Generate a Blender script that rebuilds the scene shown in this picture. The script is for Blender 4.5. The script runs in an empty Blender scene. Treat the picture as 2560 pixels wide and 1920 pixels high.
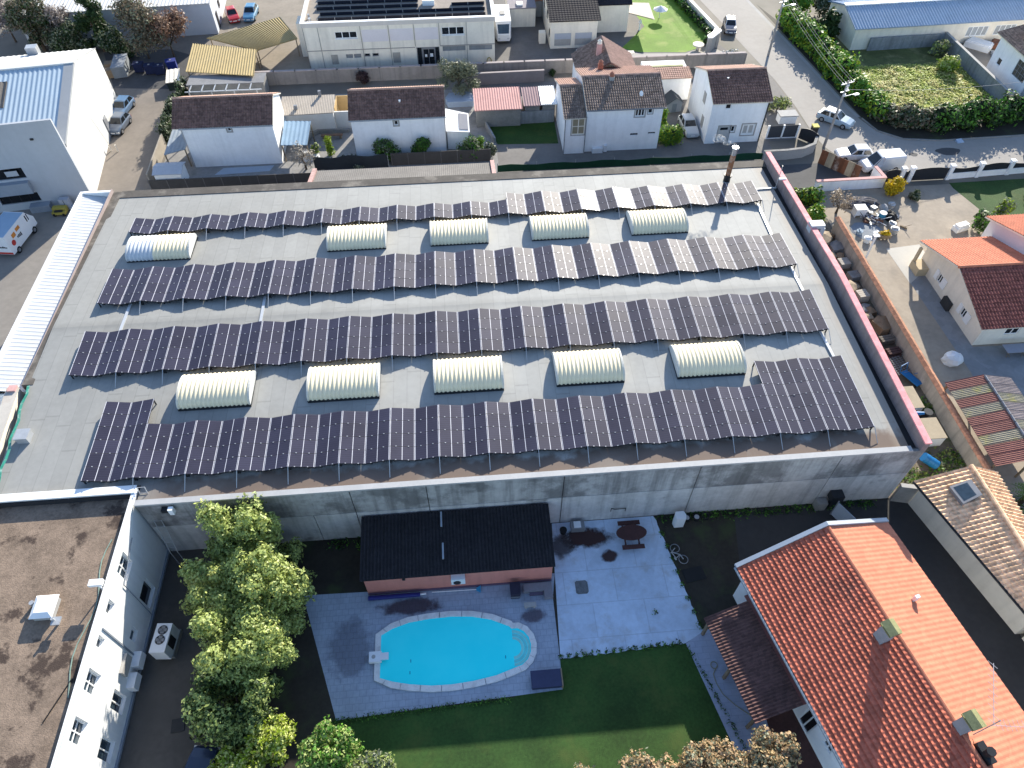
import bpy, math, random
import numpy as np
from mathutils import Vector, Matrix
random.seed(7)
RNG = np.random.default_rng(11)
SC = bpy.context.scene
COL = SC.collection
rad = math.radians

# ------------------------------------------------------------------ materials
MATS = {}
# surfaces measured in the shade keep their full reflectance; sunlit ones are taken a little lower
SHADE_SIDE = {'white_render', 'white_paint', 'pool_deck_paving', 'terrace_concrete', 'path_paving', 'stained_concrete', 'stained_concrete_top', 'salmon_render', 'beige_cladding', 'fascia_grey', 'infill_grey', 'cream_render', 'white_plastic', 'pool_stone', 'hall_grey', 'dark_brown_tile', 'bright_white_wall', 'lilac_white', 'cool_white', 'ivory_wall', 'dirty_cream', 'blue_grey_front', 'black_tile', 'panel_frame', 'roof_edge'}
def _nodes(name):
    m = bpy.data.materials.new(name); m.use_nodes = True
    nt = m.node_tree
    return m, nt, nt.nodes['Principled BSDF']

def _math(nt, op, a, b=None, clamp=False):
    n = nt.nodes.new('ShaderNodeMath'); n.operation = op; n.use_clamp = clamp
    for i, x in enumerate((a, b)):
        if x is None: continue
        if isinstance(x, (int, float)): n.inputs[i].default_value = x
        else: nt.links.new(x, n.inputs[i])
    return n.outputs[0]

def _pos(nt, coord, scale=(1, 1, 1), rot=(0, 0, 0)):
    if coord == 'world':
        src = nt.nodes.new('ShaderNodeNewGeometry').outputs['Position']
    else:
        src = nt.nodes.new('ShaderNodeTexCoord').outputs['Object']
    mp = nt.nodes.new('ShaderNodeMapping'); mp.inputs['Scale'].default_value = scale
    mp.inputs['Rotation'].default_value = rot
    nt.links.new(src, mp.inputs['Vector'])
    return mp.outputs['Vector']

def _noise(nt, vec, scale, detail=3.0, rough=.6):
    n = nt.nodes.new('ShaderNodeTexNoise'); n.inputs['Scale'].default_value = scale
    n.inputs['Detail'].default_value = detail; n.inputs['Roughness'].default_value = rough
    nt.links.new(vec, n.inputs['Vector'])
    return n.outputs['Fac']

def _ramp(nt, fac, lo, hi, a=0.0, b=1.0):
    n = nt.nodes.new('ShaderNodeMapRange'); n.interpolation_type = 'SMOOTHSTEP'
    nt.links.new(fac, n.inputs['Value'])
    n.inputs['From Min'].default_value = lo; n.inputs['From Max'].default_value = hi
    n.inputs['To Min'].default_value = a; n.inputs['To Max'].default_value = b
    return n.outputs['Result']

def _mix(nt, fac, a, b, mode='MIX'):
    n = nt.nodes.new('ShaderNodeMix'); n.data_type = 'RGBA'; n.blend_type = mode
    for k, x in ((0, fac), (6, a), (7, b)):
        if isinstance(x, (int, float)): n.inputs[k].default_value = x
        elif isinstance(x, tuple): n.inputs[k].default_value = x if len(x) == 4 else (*x, 1)
        else: nt.links.new(x, n.inputs[k])
    return n.outputs[2]

def _grey(nt, val):
    n = nt.nodes.new('ShaderNodeCombineColor')
    for i in range(3): nt.links.new(val, n.inputs[i])
    return n.outputs[0]

def mat(name, c, var=.16, sc=.7, rough=.85, metal=0., spec=.3, streak=0., dirt=None, dirt_amt=.5, dirt_sc=.5, dirt_lo=.5, dirt_hi=.68,
        bump=0., bsc=12., coord='world', cell=0., cell_sc=3., fine=6., coat=0., brick=None):
    """Matte surface whose colour wanders at two sizes, with optional vertical streaks, stains and cell-to-cell change."""
    if name in MATS: return MATS[name]
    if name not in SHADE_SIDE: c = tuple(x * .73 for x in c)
    m, nt, bs = _nodes(name)
    v = _pos(nt, coord)
    n1 = _noise(nt, v, sc, 4); n2 = _noise(nt, v, sc * fine, 3)
    f = _math(nt, 'ADD', _math(nt, 'MULTIPLY', n1, .6), _math(nt, 'MULTIPLY', n2, .4))
    g = _ramp(nt, f, .3, .7, 1 - var, 1 + var)
    if cell:
        vo = nt.nodes.new('ShaderNodeTexVoronoi'); vo.inputs['Scale'].default_value = cell_sc
        nt.links.new(v, vo.inputs['Vector'])
        sp = nt.nodes.new('ShaderNodeSeparateColor'); nt.links.new(vo.outputs['Color'], sp.inputs[0])
        g = _math(nt, 'MULTIPLY', g, _ramp(nt, sp.outputs[0], 0, 1, 1 - cell, 1 + cell))
    if brick:
        br = nt.nodes.new('ShaderNodeTexBrick'); nt.links.new(v, br.inputs['Vector']); br.inputs['Scale'].default_value = 1.0
        br.inputs['Brick Width'].default_value = brick[0]; br.inputs['Row Height'].default_value = brick[1]; br.inputs['Mortar Size'].default_value = brick[2]
        br.inputs['Color1'].default_value = (1, 1, 1, 1); br.inputs['Color2'].default_value = (.93, .93, .93, 1); br.inputs['Mortar'].default_value = (.8, .8, .8, 1)
        g = _math(nt, 'MULTIPLY', g, br.outputs['Color'])
    if streak:
        vs = _pos(nt, coord, (1.6, 1.6, .09))
        s = _noise(nt, vs, 1.0, 4)
        g = _math(nt, 'MULTIPLY', g, _ramp(nt, s, .42, .72, 1, 1 - streak))
    col = _mix(nt, 1.0, (*c, 1), _grey(nt, g), 'MULTIPLY')
    if dirt is not None:
        d = _ramp(nt, _noise(nt, v, dirt_sc, 6, .65), dirt_lo, dirt_hi, 0, dirt_amt)
        col = _mix(nt, d, col, (*dirt, 1))
    nt.links.new(col, bs.inputs['Base Color'])
    bs.inputs['Roughness'].default_value = rough; bs.inputs['Metallic'].default_value = metal
    bs.inputs['Specular IOR Level'].default_value = spec
    if coat: bs.inputs['Coat Weight'].default_value = coat; bs.inputs['Coat Roughness'].default_value = .08
    if bump:
        b = nt.nodes.new('ShaderNodeBump'); b.inputs['Strength'].default_value = bump; b.inputs['Distance'].default_value = .05
        nt.links.new(_noise(nt, v, bsc, 4), b.inputs['Height']); nt.links.new(b.outputs[0], bs.inputs['Normal'])
    MATS[name] = m
    return m

def leafmat(name, c, c2, var=.35, sc=.9, trans=.25, spec=.2):
    """Foliage: two greens in patches, a little light through the leaf."""
    if name in MATS: return MATS[name]
    m, nt, bs = _nodes(name)
    v = _pos(nt, 'world')
    f = _ramp(nt, _noise(nt, v, sc, 3), .35, .65)
    col = _mix(nt, f, (*c, 1), (*c2, 1))
    f2 = _ramp(nt, _noise(nt, v, sc * 9, 2), .3, .7, 1 - var, 1 + var)
    col = _mix(nt, 1.0, col, _grey(nt, f2), 'MULTIPLY')
    nt.links.new(col, bs.inputs['Base Color']); bs.inputs['Roughness'].default_value = .5
    bs.inputs['Specular IOR Level'].default_value = spec
    if trans:
        tr = nt.nodes.new('ShaderNodeBsdfTranslucent'); nt.links.new(col, tr.inputs['Color'])
        mx = nt.nodes.new('ShaderNodeMixShader'); mx.inputs[0].default_value = trans
        nt.links.new(bs.outputs[0], mx.inputs[1]); nt.links.new(tr.outputs[0], mx.inputs[2])
        nt.links.new(mx.outputs[0], nt.nodes['Material Output'].inputs['Surface'])
    MATS[name] = m
    return m

def glass(name, c=(.02, .025, .03), rough=.08):
    return mat(name, c, var=.3, sc=.6, rough=rough, spec=.6)

# ------------------------------------------------------------------ mesh builder
class B:
    def __init__(s): s.v = []; s.f = []; s.m = []
    def add(s, vs, fs, m=0):
        k = len(s.v); s.v.extend([tuple(map(float, p)) for p in vs])
        for f in fs: s.f.append([i + k for i in f]); s.m.append(m)
        return s
    def q(s, *p, m=0): return s.add(p, [list(range(len(p)))], m)
    def box(s, x0, x1, y0, y1, z0, z1, m=0, rot=0, o=None, top=None):
        P = [(x0, y0), (x1, y0), (x1, y1), (x0, y1)]
        if rot:
            c, d = math.cos(rot), math.sin(rot); o = o or ((x0 + x1) / 2, (y0 + y1) / 2)
            P = [(o[0] + (x - o[0]) * c - (y - o[1]) * d, o[1] + (x - o[0]) * d + (y - o[1]) * c) for x, y in P]
        return s.prism(P, z0, z1, m, top)
    def prism(s, poly, z0, z1, m=0, top=None):
        n = len(poly)
        zt = z1 if isinstance(z1, (list, tuple)) else [z1] * n
        zb = z0 if isinstance(z0, (list, tuple)) else [z0] * n
        vs = [(p[0], p[1], zb[i]) for i, p in enumerate(poly)] + [(p[0], p[1], zt[i]) for i, p in enumerate(poly)]
        s.add(vs, [[i, (i + 1) % n, n + (i + 1) % n, n + i] for i in range(n)] + [list(range(n - 1, -1, -1))], m)
        k = len(s.v) - n; s.f.append([k + i for i in range(n)]); s.m.append(m if top is None else top)
        return s
    def cyl(s, a, b, r0, r1=None, n=8, m=0, cap=True):
        a = Vector(a); b = Vector(b); r1 = r0 if r1 is None else r1
        d = (b - a).normalized(); u = d.orthogonal().normalized(); w = d.cross(u)
        vs = []
        for c, r in ((a, r0), (b, r1)):
            for i in range(n):
                t = 2 * math.pi * i / n; vs.append(c + u * (r * math.cos(t)) + w * (r * math.sin(t)))
        fs = [[i, (i + 1) % n, n + (i + 1) % n, n + i] for i in range(n)]
        if cap: fs += [list(range(n - 1, -1, -1)), list(range(n, 2 * n))]
        return s.add(vs, fs, m)
    def tube(s, pts, r, n=6, m=0):
        for a, b in zip(pts[:-1], pts[1:]): s.cyl(a, b, r, r, n, m)
        return s
    def strip(s, pts, w, z, m=0):
        """flat ribbon along xy points"""
        L = []; R = []
        for i, p in enumerate(pts):
            a = Vector(pts[max(i - 1, 0)]); b = Vector(pts[min(i + 1, len(pts) - 1)]); d = (b - a).normalized(); nrm = Vector((-d.y, d.x))
            L.append((p[0] + nrm.x * w / 2, p[1] + nrm.y * w / 2, z)); R.append((p[0] - nrm.x * w / 2, p[1] - nrm.y * w / 2, z))
        for i in range(len(pts) - 1): s.q(L[i], R[i], R[i + 1], L[i + 1], m=m)
        return s
    def grid(s, X, Y, Z, m=0, flip=False):
        k = len(s.v); r, c = X.shape
        s.v.extend(list(map(tuple, np.stack([X.ravel(), Y.ravel(), Z.ravel()], 1).astype(float))))
        for i in range(r - 1):
            for j in range(c - 1):
                f = [k + i * c + j, k + i * c + j + 1, k + (i + 1) * c + j + 1, k + (i + 1) * c + j]
                s.f.append(f[::-1] if flip else f); s.m.append(m)
        return s
    def sheet(s, A, Bp, Cp, D, period=.2, amp=.03, courses=0, step=.035, m=0, nper=6, thick=.06, mu=None, square=False):
        """Corrugated or tiled sheet on quad A (low left) B (low right) C (high right) D (high left); ridges run from AB up to DC."""
        A, Bp, Cp, D = map(lambda p: np.array(p, float), (A, Bp, Cp, D))
        w = max(np.linalg.norm(Bp - A), np.linalg.norm(Cp - D)); nw = max(2, int(round(w / period))) * nper + 1
        u = np.linspace(0, 1, nw); ph = u * max(2, int(round(w / period))) * 2 * np.pi
        nrm = np.cross(Bp - A, D - A); nrm /= np.linalg.norm(nrm)
        if nrm[2] < 0: nrm = -nrm
        wave = np.cos(ph) * amp
        if square: wave = np.where((np.arange(nw) % nper) < max(1, nper // 3), amp, -amp)
        if courses:
            t = []; h = []
            for k in range(courses):
                t += [k / courses, (k + 1) / courses - 1e-4]; h += [step, 0.0]
        else: t = [0, 1]; h = [0, 0]
        t = np.array(t); h = np.array(h)
        lo = A[None] + (Bp - A)[None] * u[:, None]; hi = D[None] + (Cp - D)[None] * u[:, None]
        Pn = lo[None] * (1 - t)[:, None, None] + hi[None] * t[:, None, None] + nrm * (wave[None, :, None] + h[:, None, None])
        s.grid(Pn[..., 0], Pn[..., 1], Pn[..., 2], m)
        if thick:
            o = nrm * (-thick - amp)
            b = [A + o, Bp + o, Cp + o, D + o]; t4 = [A, Bp, Cp, D]
            mu = m if mu is None else mu
            s.q(*b[::-1], m=mu)
            for i in range(4): s.q(b[i], b[(i + 1) % 4], t4[(i + 1) % 4], t4[i], m=mu)
        return s
    def wall(s, O, U, W, H, holes=(), depth=.18, m=0, mr=None):
        """Vertical wall from O along unit U; rectangular openings (u0,u1,z0,z1) cut through with reveals."""
        O = Vector(O); U = Vector((*U, 0)).normalized(); N = U.cross(Vector((0, 0, 1))); mr = m if mr is None else mr
        us = sorted({0., W, *[h[0] for h in holes], *[h[1] for h in holes]}); zs = sorted({0., H, *[h[2] for h in holes], *[h[3] for h in holes]})
        P = lambda u, z, d=0: O + U * u + Vector((0, 0, z)) - N * d
        for i in range(len(us) - 1):
            for j in range(len(zs) - 1):
                cu, cz = (us[i] + us[i + 1]) / 2, (zs[j] + zs[j + 1]) / 2
                if any(h[0] < cu < h[1] and h[2] < cz < h[3] for h in holes): continue
                s.q(P(us[i], zs[j]), P(us[i + 1], zs[j]), P(us[i + 1], zs[j + 1]), P(us[i], zs[j + 1]), m=m)
        for a, b, c, d in holes:
            s.q(P(a, c), P(b, c), P(b, c, depth), P(a, c, depth), m=mr); s.q(P(a, d, depth), P(b, d, depth), P(b, d), P(a, d), m=mr)
            s.q(P(a, c), P(a, c, depth), P(a, d, depth), P(a, d), m=mr); s.q(P(b, c, depth), P(b, c), P(b, d), P(b, d, depth), m=mr)
        return s
    def obj(s, name, mats, parent=None, smooth=False, loc=None, rotz=0):
        me = bpy.data.meshes.new(name); me.from_pydata(s.v, [], s.f)
        if not isinstance(mats, (list, tuple)): mats = [mats]
        for mm in mats: me.materials.append(mm)
        if any(s.m): me.polygons.foreach_set('material_index', s.m)
        if smooth: me.polygons.foreach_set('use_smooth', [True] * len(s.f))
        me.update()
        o = bpy.data.objects.new(name, me); COL.objects.link(o)
        if parent: o.parent = parent
        if loc: o.location = loc
        if rotz: o.rotation_euler.z = rotz
        return o

def tag(o, label=None, cat=None, group=None, kind=None):
    for k, v in (('label', label), ('category', cat), ('group', group), ('kind', kind)):
        if v: o[k] = v
    return o
def thing(name, label, cat, loc=(0, 0, 0), rotz=0, group=None):
    o = bpy.data.objects.new(name, None); COL.objects.link(o); o.empty_display_size = .3
    o.location = loc; o.rotation_euler.z = rotz
    return tag(o, label, cat, group)
def solo(b, name, label, cat, mats, loc=(0, 0, 0), rotz=0, group=None, smooth=False):
    return tag(b.obj(name, mats, None, smooth, loc, rotz), label, cat, group)
def struct(b, name, mats): return tag(b.obj(name, mats), kind='structure')
def copy_tree(o, parent=None):
    c = o.copy(); COL.objects.link(c); c.parent = parent
    for ch in o.children: copy_tree(ch, c)
    return c
def flat(name, pts, z, m):
    b = B(); b.q(*[(x, y, z) for x, y in pts]); return struct(b, name, m)

def stain(name, x, y, rx, ry, c, z, amt=.85, seed=0.):
    """thin soot or damp mark on paving, fading out through a noisy rim"""
    m, nt, bs = _nodes(name); bs.inputs['Base Color'].default_value = (*c, 1); bs.inputs['Roughness'].default_value = .9
    v = _pos(nt, 'obj', (1 / rx, 1 / ry, 1)); ln = nt.nodes.new('ShaderNodeVectorMath'); ln.operation = 'LENGTH'; nt.links.new(v, ln.inputs[0])
    d = _math(nt, 'ADD', ln.outputs['Value'], _math(nt, 'MULTIPLY', _math(nt, 'SUBTRACT', _noise(nt, _pos(nt, 'world'), 1.6, 5, .65), .5), 1.1))
    tr = nt.nodes.new('ShaderNodeBsdfTransparent'); mx = nt.nodes.new('ShaderNodeMixShader'); nt.links.new(_ramp(nt, d, .95, .5, 0, amt), mx.inputs[0])
    nt.links.new(tr.outputs[0], mx.inputs[1]); nt.links.new(bs.outputs[0], mx.inputs[2]); nt.links.new(mx.outputs[0], nt.nodes['Material Output'].inputs['Surface'])
    b = B(); b.q(*[(rx * 1.3 * math.cos(t), ry * 1.3 * math.sin(t), 0) for t in np.linspace(0, 2 * math.pi, 25)[:-1]])
    o = struct(b, name, m); o.location = (x, y, z); return o
def window(parent, O, U, u0, u1, z0, z1, frame, pane, depth=.14, mull=(), bar=.06, trans=(), name='window', sill=None):
    """window frame with its pane (sub-part) set back in an opening of a wall"""
    O = Vector(O); U = Vector((*U, 0)).normalized(); N = U.cross(Vector((0, 0, 1)))
    P = lambda u, z, d: O + U * u + Vector((0, 0, z)) - N * d
    b = B()
    def bar3(a0, a1, c0, c1, d0=depth - .05, d1=depth + .03):
        vs = [P(u, z, d) for d in (d0, d1) for u, z in ((a0, c0), (a1, c0), (a1, c1), (a0, c1))]
        b.add(vs, [[0, 1, 2, 3], [4, 7, 6, 5], [0, 4, 5, 1], [1, 5, 6, 2], [2, 6, 7, 3], [3, 7, 4, 0]])
    e = .004
    bar3(u0 + e, u0 + bar, z0 + e, z1 - e); bar3(u1 - bar, u1 - e, z0 + e, z1 - e)
    bar3(u0 + bar, u1 - bar, z0 + e, z0 + bar); bar3(u0 + bar, u1 - bar, z1 - bar, z1 - e)
    for t in mull: u = u0 + (u1 - u0) * t; bar3(u - bar * .5, u + bar * .5, z0 + bar, z1 - bar)
    for t in trans: z = z0 + (z1 - z0) * t; bar3(u0 + bar, u1 - bar, z - bar * .4, z + bar * .4, depth - .045, depth + .025)
    if sill: bar3(u0 - .06, u1 + .06, z0 - .07, z0 - .004, -.07, -.003)
    f = b.obj(name, frame, parent)
    p = B(); p.q(P(u0 + .02, z0 + .02, depth), P(u1 - .02, z0 + .02, depth), P(u1 - .02, z1 - .02, depth), P(u0 + .02, z1 - .02, depth))
    p.obj('pane', pane, f)
    return f

# ------------------------------------------------------------------ foliage
def leaves(centers, radii, n, size, squash=1.0, up=.35, hollow=.55, flatbottom=None):
    """n leaf quads in clumps: arrays of verts, faces"""
    centers = np.array(centers, float); radii = np.array(radii, float)
    if radii.ndim == 1: radii = np.stack([radii, radii, radii * squash], 1)
    vol = radii.prod(1) ** .67; cnt = RNG.multinomial(n, vol / vol.sum())
    idx = np.repeat(np.arange(len(centers)), cnt)
    d = RNG.normal(size=(n, 3)); d /= np.linalg.norm(d, axis=1)[:, None]
    r = (hollow + (1 - hollow) * RNG.random(n)) ** .8
    lump = 1 + .18 * np.sin(d[:, 0] * 5 + idx) + .16 * np.sin(d[:, 1] * 6 + 2 * idx) + .14 * np.sin(d[:, 2] * 7 + 3 * idx)
    p = centers[idx] + d * radii[idx] * (r * lump)[:, None]
    nr = d + RNG.normal(scale=.6, size=(n, 3)); nr[:, 2] += up; nr /= np.linalg.norm(nr, axis=1)[:, None]
    t = np.cross(nr, RNG.normal(size=(n, 3))); t /= np.linalg.norm(t, axis=1)[:, None] + 1e-9
    w = np.cross(nr, t)
    s = size * (.55 + .9 * RNG.random(n))[:, None]
    V = np.stack([p - t * s, p + w * s * .55, p + t * s, p - w * s * .55], 1).reshape(-1, 3)
    return V
def leafobj(V, name, mats, parent=None, loc=None):
    n = len(V) // 4
    me = bpy.data.meshes.new(name)
    me.vertices.add(len(V)); me.vertices.foreach_set('co', V.ravel())
    me.loops.add(4 * n); me.loops.foreach_set('vertex_index', np.arange(4 * n))
    me.polygons.add(n); me.polygons.foreach_set('loop_start', np.arange(n) * 4)
    if not isinstance(mats, (list, tuple)): mats = [mats]
    for mm in mats: me.materials.append(mm)
    if len(mats) > 1: me.polygons.foreach_set('material_index', RNG.integers(0, len(mats), n))
    me.update(calc_edges=True); me.validate()
    o = bpy.data.objects.new(name, me); COL.objects.link(o)
    if parent: o.parent = parent
    if loc: o.location = loc
    return o
def limb(b, p, d, L, r, depth, n=6):
    """recursive branch"""
    q = Vector(p) + Vector(d) * L
    b.cyl(p, q, r, r * .62, n, cap=False)
    if depth <= 0: return
    for k in range(random.choice((2, 3, 3))):
        e = Vector((random.gauss(0, .55), random.gauss(0, .55), random.gauss(.12, .35)))
        limb(b, q, (Vector(d) + e).normalized(), L * random.uniform(.6, .85), r * .6, depth - 1, max(3, n - 1))
def blobs(n, rx, ry, z0, z1, r, seed=0, taper=0.):
    g = np.random.default_rng(seed); C = []; R = []
    for i in range(n):
        a = g.random() * 2 * math.pi; q = math.sqrt(g.random()); z = g.random(); k = 1 - taper * z
        C.append((rx * q * math.cos(a) * k, ry * q * math.sin(a) * k, z0 + (z1 - z0) * z)); R.append(r * g.uniform(.7, 1.25))
    return C, R
def tree(name, label, cat, x, y, lm, rx, ry, z0, z1, r, n, size, nb=8, seed=0, taper=0., trunk=True, group=None, squash=.9, bark=None, hollow=.55):
    t = thing(name, label, cat, (x, y, 0), 0, group)
    C, R = blobs(nb, max(rx - r, .05), max(ry - r, .05), z0 + r * .7, max(z1 - r * .8, z0 + r * .7 + .01), r, seed, taper)
    leafobj(leaves(C, R, n, size, squash, hollow=hollow), 'crown', lm, t)
    if trunk:
        b = B(); h = max(z0 + (z1 - z0) * .45, .3); b.cyl((0, 0, -.05), (.05, .03, h * .6), .035 * z1 + .04, .025 * z1 + .02, 8); b.cyl((.05, .03, h * .6), (0, .08, h), .025 * z1 + .02, .012 * z1 + .01, 7)
        for k in range(5):
            a = k * 1.3 + seed; b.cyl((.03, .03, h * (.5 + .08 * k)), (rx * .6 * math.cos(a), ry * .6 * math.sin(a), z0 + (z1 - z0) * (.45 + .08 * k)), .012 * z1 + .015, .008, 5)
        b.obj('trunk', bark or M_BARK, t)
    return t
def hedge(name, label, path, w, h, lm, n, size, group=None, seed=1, cat='hedge', woody=True, dz=.12):
    """clipped or wild hedge along xy points"""
    x0, y0 = path[0]
    t = thing(name, label, cat, (x0, y0, 0), 0, group)
    g = np.random.default_rng(seed); seg = [(Vector(a), Vector(b)) for a, b in zip(path[:-1], path[1:])]
    Ls = [(b - a).length for a, b in seg]; C = []; R = []
    for (a, b), L in zip(seg, Ls):
        k = max(2, int(L / (w * .38)))
        for i in range(k + 1):
            p = a.lerp(b, i / k); nrm = Vector((-(b - a).y, (b - a).x)).normalized()
            for zz in (h * .3, h * .68):
                off = g.normal() * w * .12; hh = g.normal() * dz * h * .5
                C.append((p.x - x0 + nrm.x * off, p.y - y0 + nrm.y * off, zz + hh)); R.append((w * .52 * g.uniform(.85, 1.15), w * .52 * g.uniform(.85, 1.15), h * .36 * g.uniform(.85, 1.15)))
    leafobj(leaves(C, np.array(R), int(n * 1.5), size, hollow=.5), 'foliage', lm, t)
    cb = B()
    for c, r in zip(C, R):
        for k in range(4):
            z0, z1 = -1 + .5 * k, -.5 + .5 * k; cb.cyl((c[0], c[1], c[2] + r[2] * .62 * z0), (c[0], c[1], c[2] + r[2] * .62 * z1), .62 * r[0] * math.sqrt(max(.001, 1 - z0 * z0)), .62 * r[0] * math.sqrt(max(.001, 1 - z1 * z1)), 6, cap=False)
    cb.obj('light_block_core', mat('inner_dark', (.014, .024, .01), .3, 2), t)  # added solid dark core, blocks light passing through the sparse leaves
    if woody:
        b = B()
        for (a, c_), L in zip(seg, Ls):
            for i in range(max(1, int(L / 1.5))):
                p = a.lerp(c_, (i + .5) / max(1, int(L / 1.5))); b.cyl((p.x - x0, p.y - y0, 0), (p.x - x0 + .1, p.y - y0, h * .7), .05, .02, 5)
        o = b.obj('stems', M_BARK, t); 
    return t
# ------------------------------------------------------------------ palette
M_BARK = mat('bark', (.12, .09, .065), .3, 3)
M_CONC = mat('concrete', (.34, .33, .31), .15, .8, dirt=(.16, .15, .14), dirt_amt=.35)
M_CONC_L = mat('pale_concrete', (.5, .49, .47), .1, .8)
M_WHITE = mat('white_render', (.93, .93, .925), .05, .5, streak=.08)
M_WHITE2 = mat('white_paint', (.85, .85, .84), .04, .6, rough=.6)
M_CREAM = mat('cream_render', (.84, .77, .65), .06, .5, streak=.1)
M_BEIGE = mat('beige_cladding', (.78, .73, .62), .06, .5, streak=.16)
M_GREYM = mat('grey_metal', (.33, .34, .36), .1, 1, rough=.5, metal=.3)
M_GALV = mat('galvanised', (.62, .64, .66), .1, 2, rough=.45, metal=.4)
M_DARK = mat('dark_metal', (.03, .032, .036), .2, 2, rough=.5)
M_BLACK = mat('black_rubber', (.02, .02, .021), .2, 3, rough=.7)
M_WOOD = mat('weathered_wood', (.32, .25, .17), .25, 3)
M_DKWOOD = mat('dark_wood', (.11, .06, .055), .2, 3)
M_TERRA = mat('terracotta', (.5, .2, .13), .15, 1.5, cell=.18, cell_sc=3.2)
M_PINK = mat('pink_coping', (.78, .46, .42), .12, 1)
M_GLASS = glass('window_glass')
M_GLASSB = glass('blue_glass', (.05, .08, .11))
M_BLUEP = mat('blue_plastic', (.02, .22, .55), .12, 2, rough=.45)
M_ASPH = mat('asphalt', (.24, .225, .21), .12, .35, dirt=(.12, .115, .11), dirt_amt=.5, dirt_sc=.25, bump=.2, bsc=30)
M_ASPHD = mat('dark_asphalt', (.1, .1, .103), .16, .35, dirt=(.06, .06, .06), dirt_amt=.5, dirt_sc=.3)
M_LGT = mat('light_paving', (.5, .47, .42), .1, .5, dirt=(.3, .27, .24), dirt_amt=.45, dirt_sc=.35)
M_LAWN = mat('lawn', (.042, .1, .019), .38, .3, fine=18, dirt=(.07, .1, .022), dirt_amt=.6, dirt_sc=.32, bump=.5, bsc=40)
M_LAWNB = mat('bright_lawn', (.19, .35, .03), .22, .3, fine=14, dirt=(.3, .34, .1), dirt_amt=.6, dirt_sc=.35, bump=.5, bsc=40)
M_SOIL = mat('soil', (.05, .043, .033), .25, .6, dirt=(.05, .07, .025), dirt_amt=.6, dirt_sc=.4)
M_NUM = mat('dark_print', (.05, .05, .06), .1, 2)
L_DARK = leafmat('dark_leaves', (.02, .045, .016), (.05, .085, .025))
L_MAG = leafmat('glossy_leaves', (.2, .27, .07), (.36, .42, .13), sc=.8, spec=.4)
L_MAG2 = leafmat('yellow_green_leaves', (.46, .49, .15), (.33, .4, .11), sc=.8, spec=.4)
L_HEDGE = leafmat('hedge_leaves', (.06, .165, .026), (.12, .27, .036), sc=.7)
L_OLIVE = leafmat('olive_leaves', (.13, .15, .095), (.2, .22, .15), sc=1.2)
L_BRIGHT = leafmat('lime_leaves', (.17, .27, .02), (.28, .36, .03))
L_DRY = leafmat('dry_leaves', (.5, .34, .2), (.38, .28, .14), sc=1.0)
L_BROWN = leafmat('brown_twigs', (.2, .15, .1), (.13, .11, .07), sc=1.2)
L_YEL = leafmat('yellow_flowers', (.62, .42, .012), (.4, .33, .02))
L_GRASSY = leafmat('tall_grass', (.4, .46, .09), (.52, .46, .18), sc=.45, trans=.1, spec=.02)

# ------------------------------------------------------------------ ground and roads
b = B(); b.q((-700, -400, 0), (700, -400, 0), (700, 900, 0), (-700, 900, 0))
struct(b, 'ground', mat('ground_soil', (.25, .225, .19), .22, .05, dirt=(.12, .12, .08), dirt_amt=.6, dirt_sc=.04))
Z1, Z2, Z3, Z4 = .004, .008, .012, .016
flat('yard_paving', [(-62, 30), (-33, 30), (-33, 66), (-35, 68), (-40, 69), (-62, 67)], Z1, mat('yard_asphalt', (.33, .3, .265), .12, .3, dirt=(.2, .18, .16), dirt_amt=.5, dirt_sc=.2))
flat('alley', [(-41.5, 66), (-34.4, 66), (-35.2, 92), (-32, 101), (-33, 112), (-49, 104), (-44, 92)], Z2, mat('alley_asphalt', (.29, .25, .21), .12, .3, dirt=(.17, .15, .13), dirt_amt=.5, dirt_sc=.25))
flat('house_yard', [(-34.4, 61.3), (4.4, 61.3), (4.4, 90), (-34.6, 90)], Z1, mat('yard_concrete', (.36, .35, .34), .18, .4, dirt=(.12, .12, .11), dirt_amt=.6, dirt_sc=.4))
flat('lane', [(4.4, 61.3), (37.2, 61.3), (37.2, 74.6), (43.2, 74.8), (42.5, 91), (4.4, 91)], Z1, M_ASPH)
flat('courtyard', [(-19.5, 93.6), (40, 93.6), (37.4, 101), (30, 130), (-19.5, 130)], Z1, mat('court_asphalt', (.19, .18, .172), .14, .35, dirt=(.1, .1, .1), dirt_amt=.5, dirt_sc=.3))
flat('rear_yard', [(-33, 93.6), (-19.5, 93.6), (-19.5, 140), (-90, 140), (-80, 118), (-33, 112)], Z1, mat('rear_gravel', (.36, .31, .25), .15, .3, dirt=(.2, .18, .14), dirt_amt=.5, dirt_sc=.2))
flat('bin_yard_shade', [(-49, 104), (-45, 94), (-36, 93), (-34, 101), (-40, 104.5)], Z3, M_ASPHD)  # dark sheet painting the tree shade onto the ground by the bins
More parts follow.
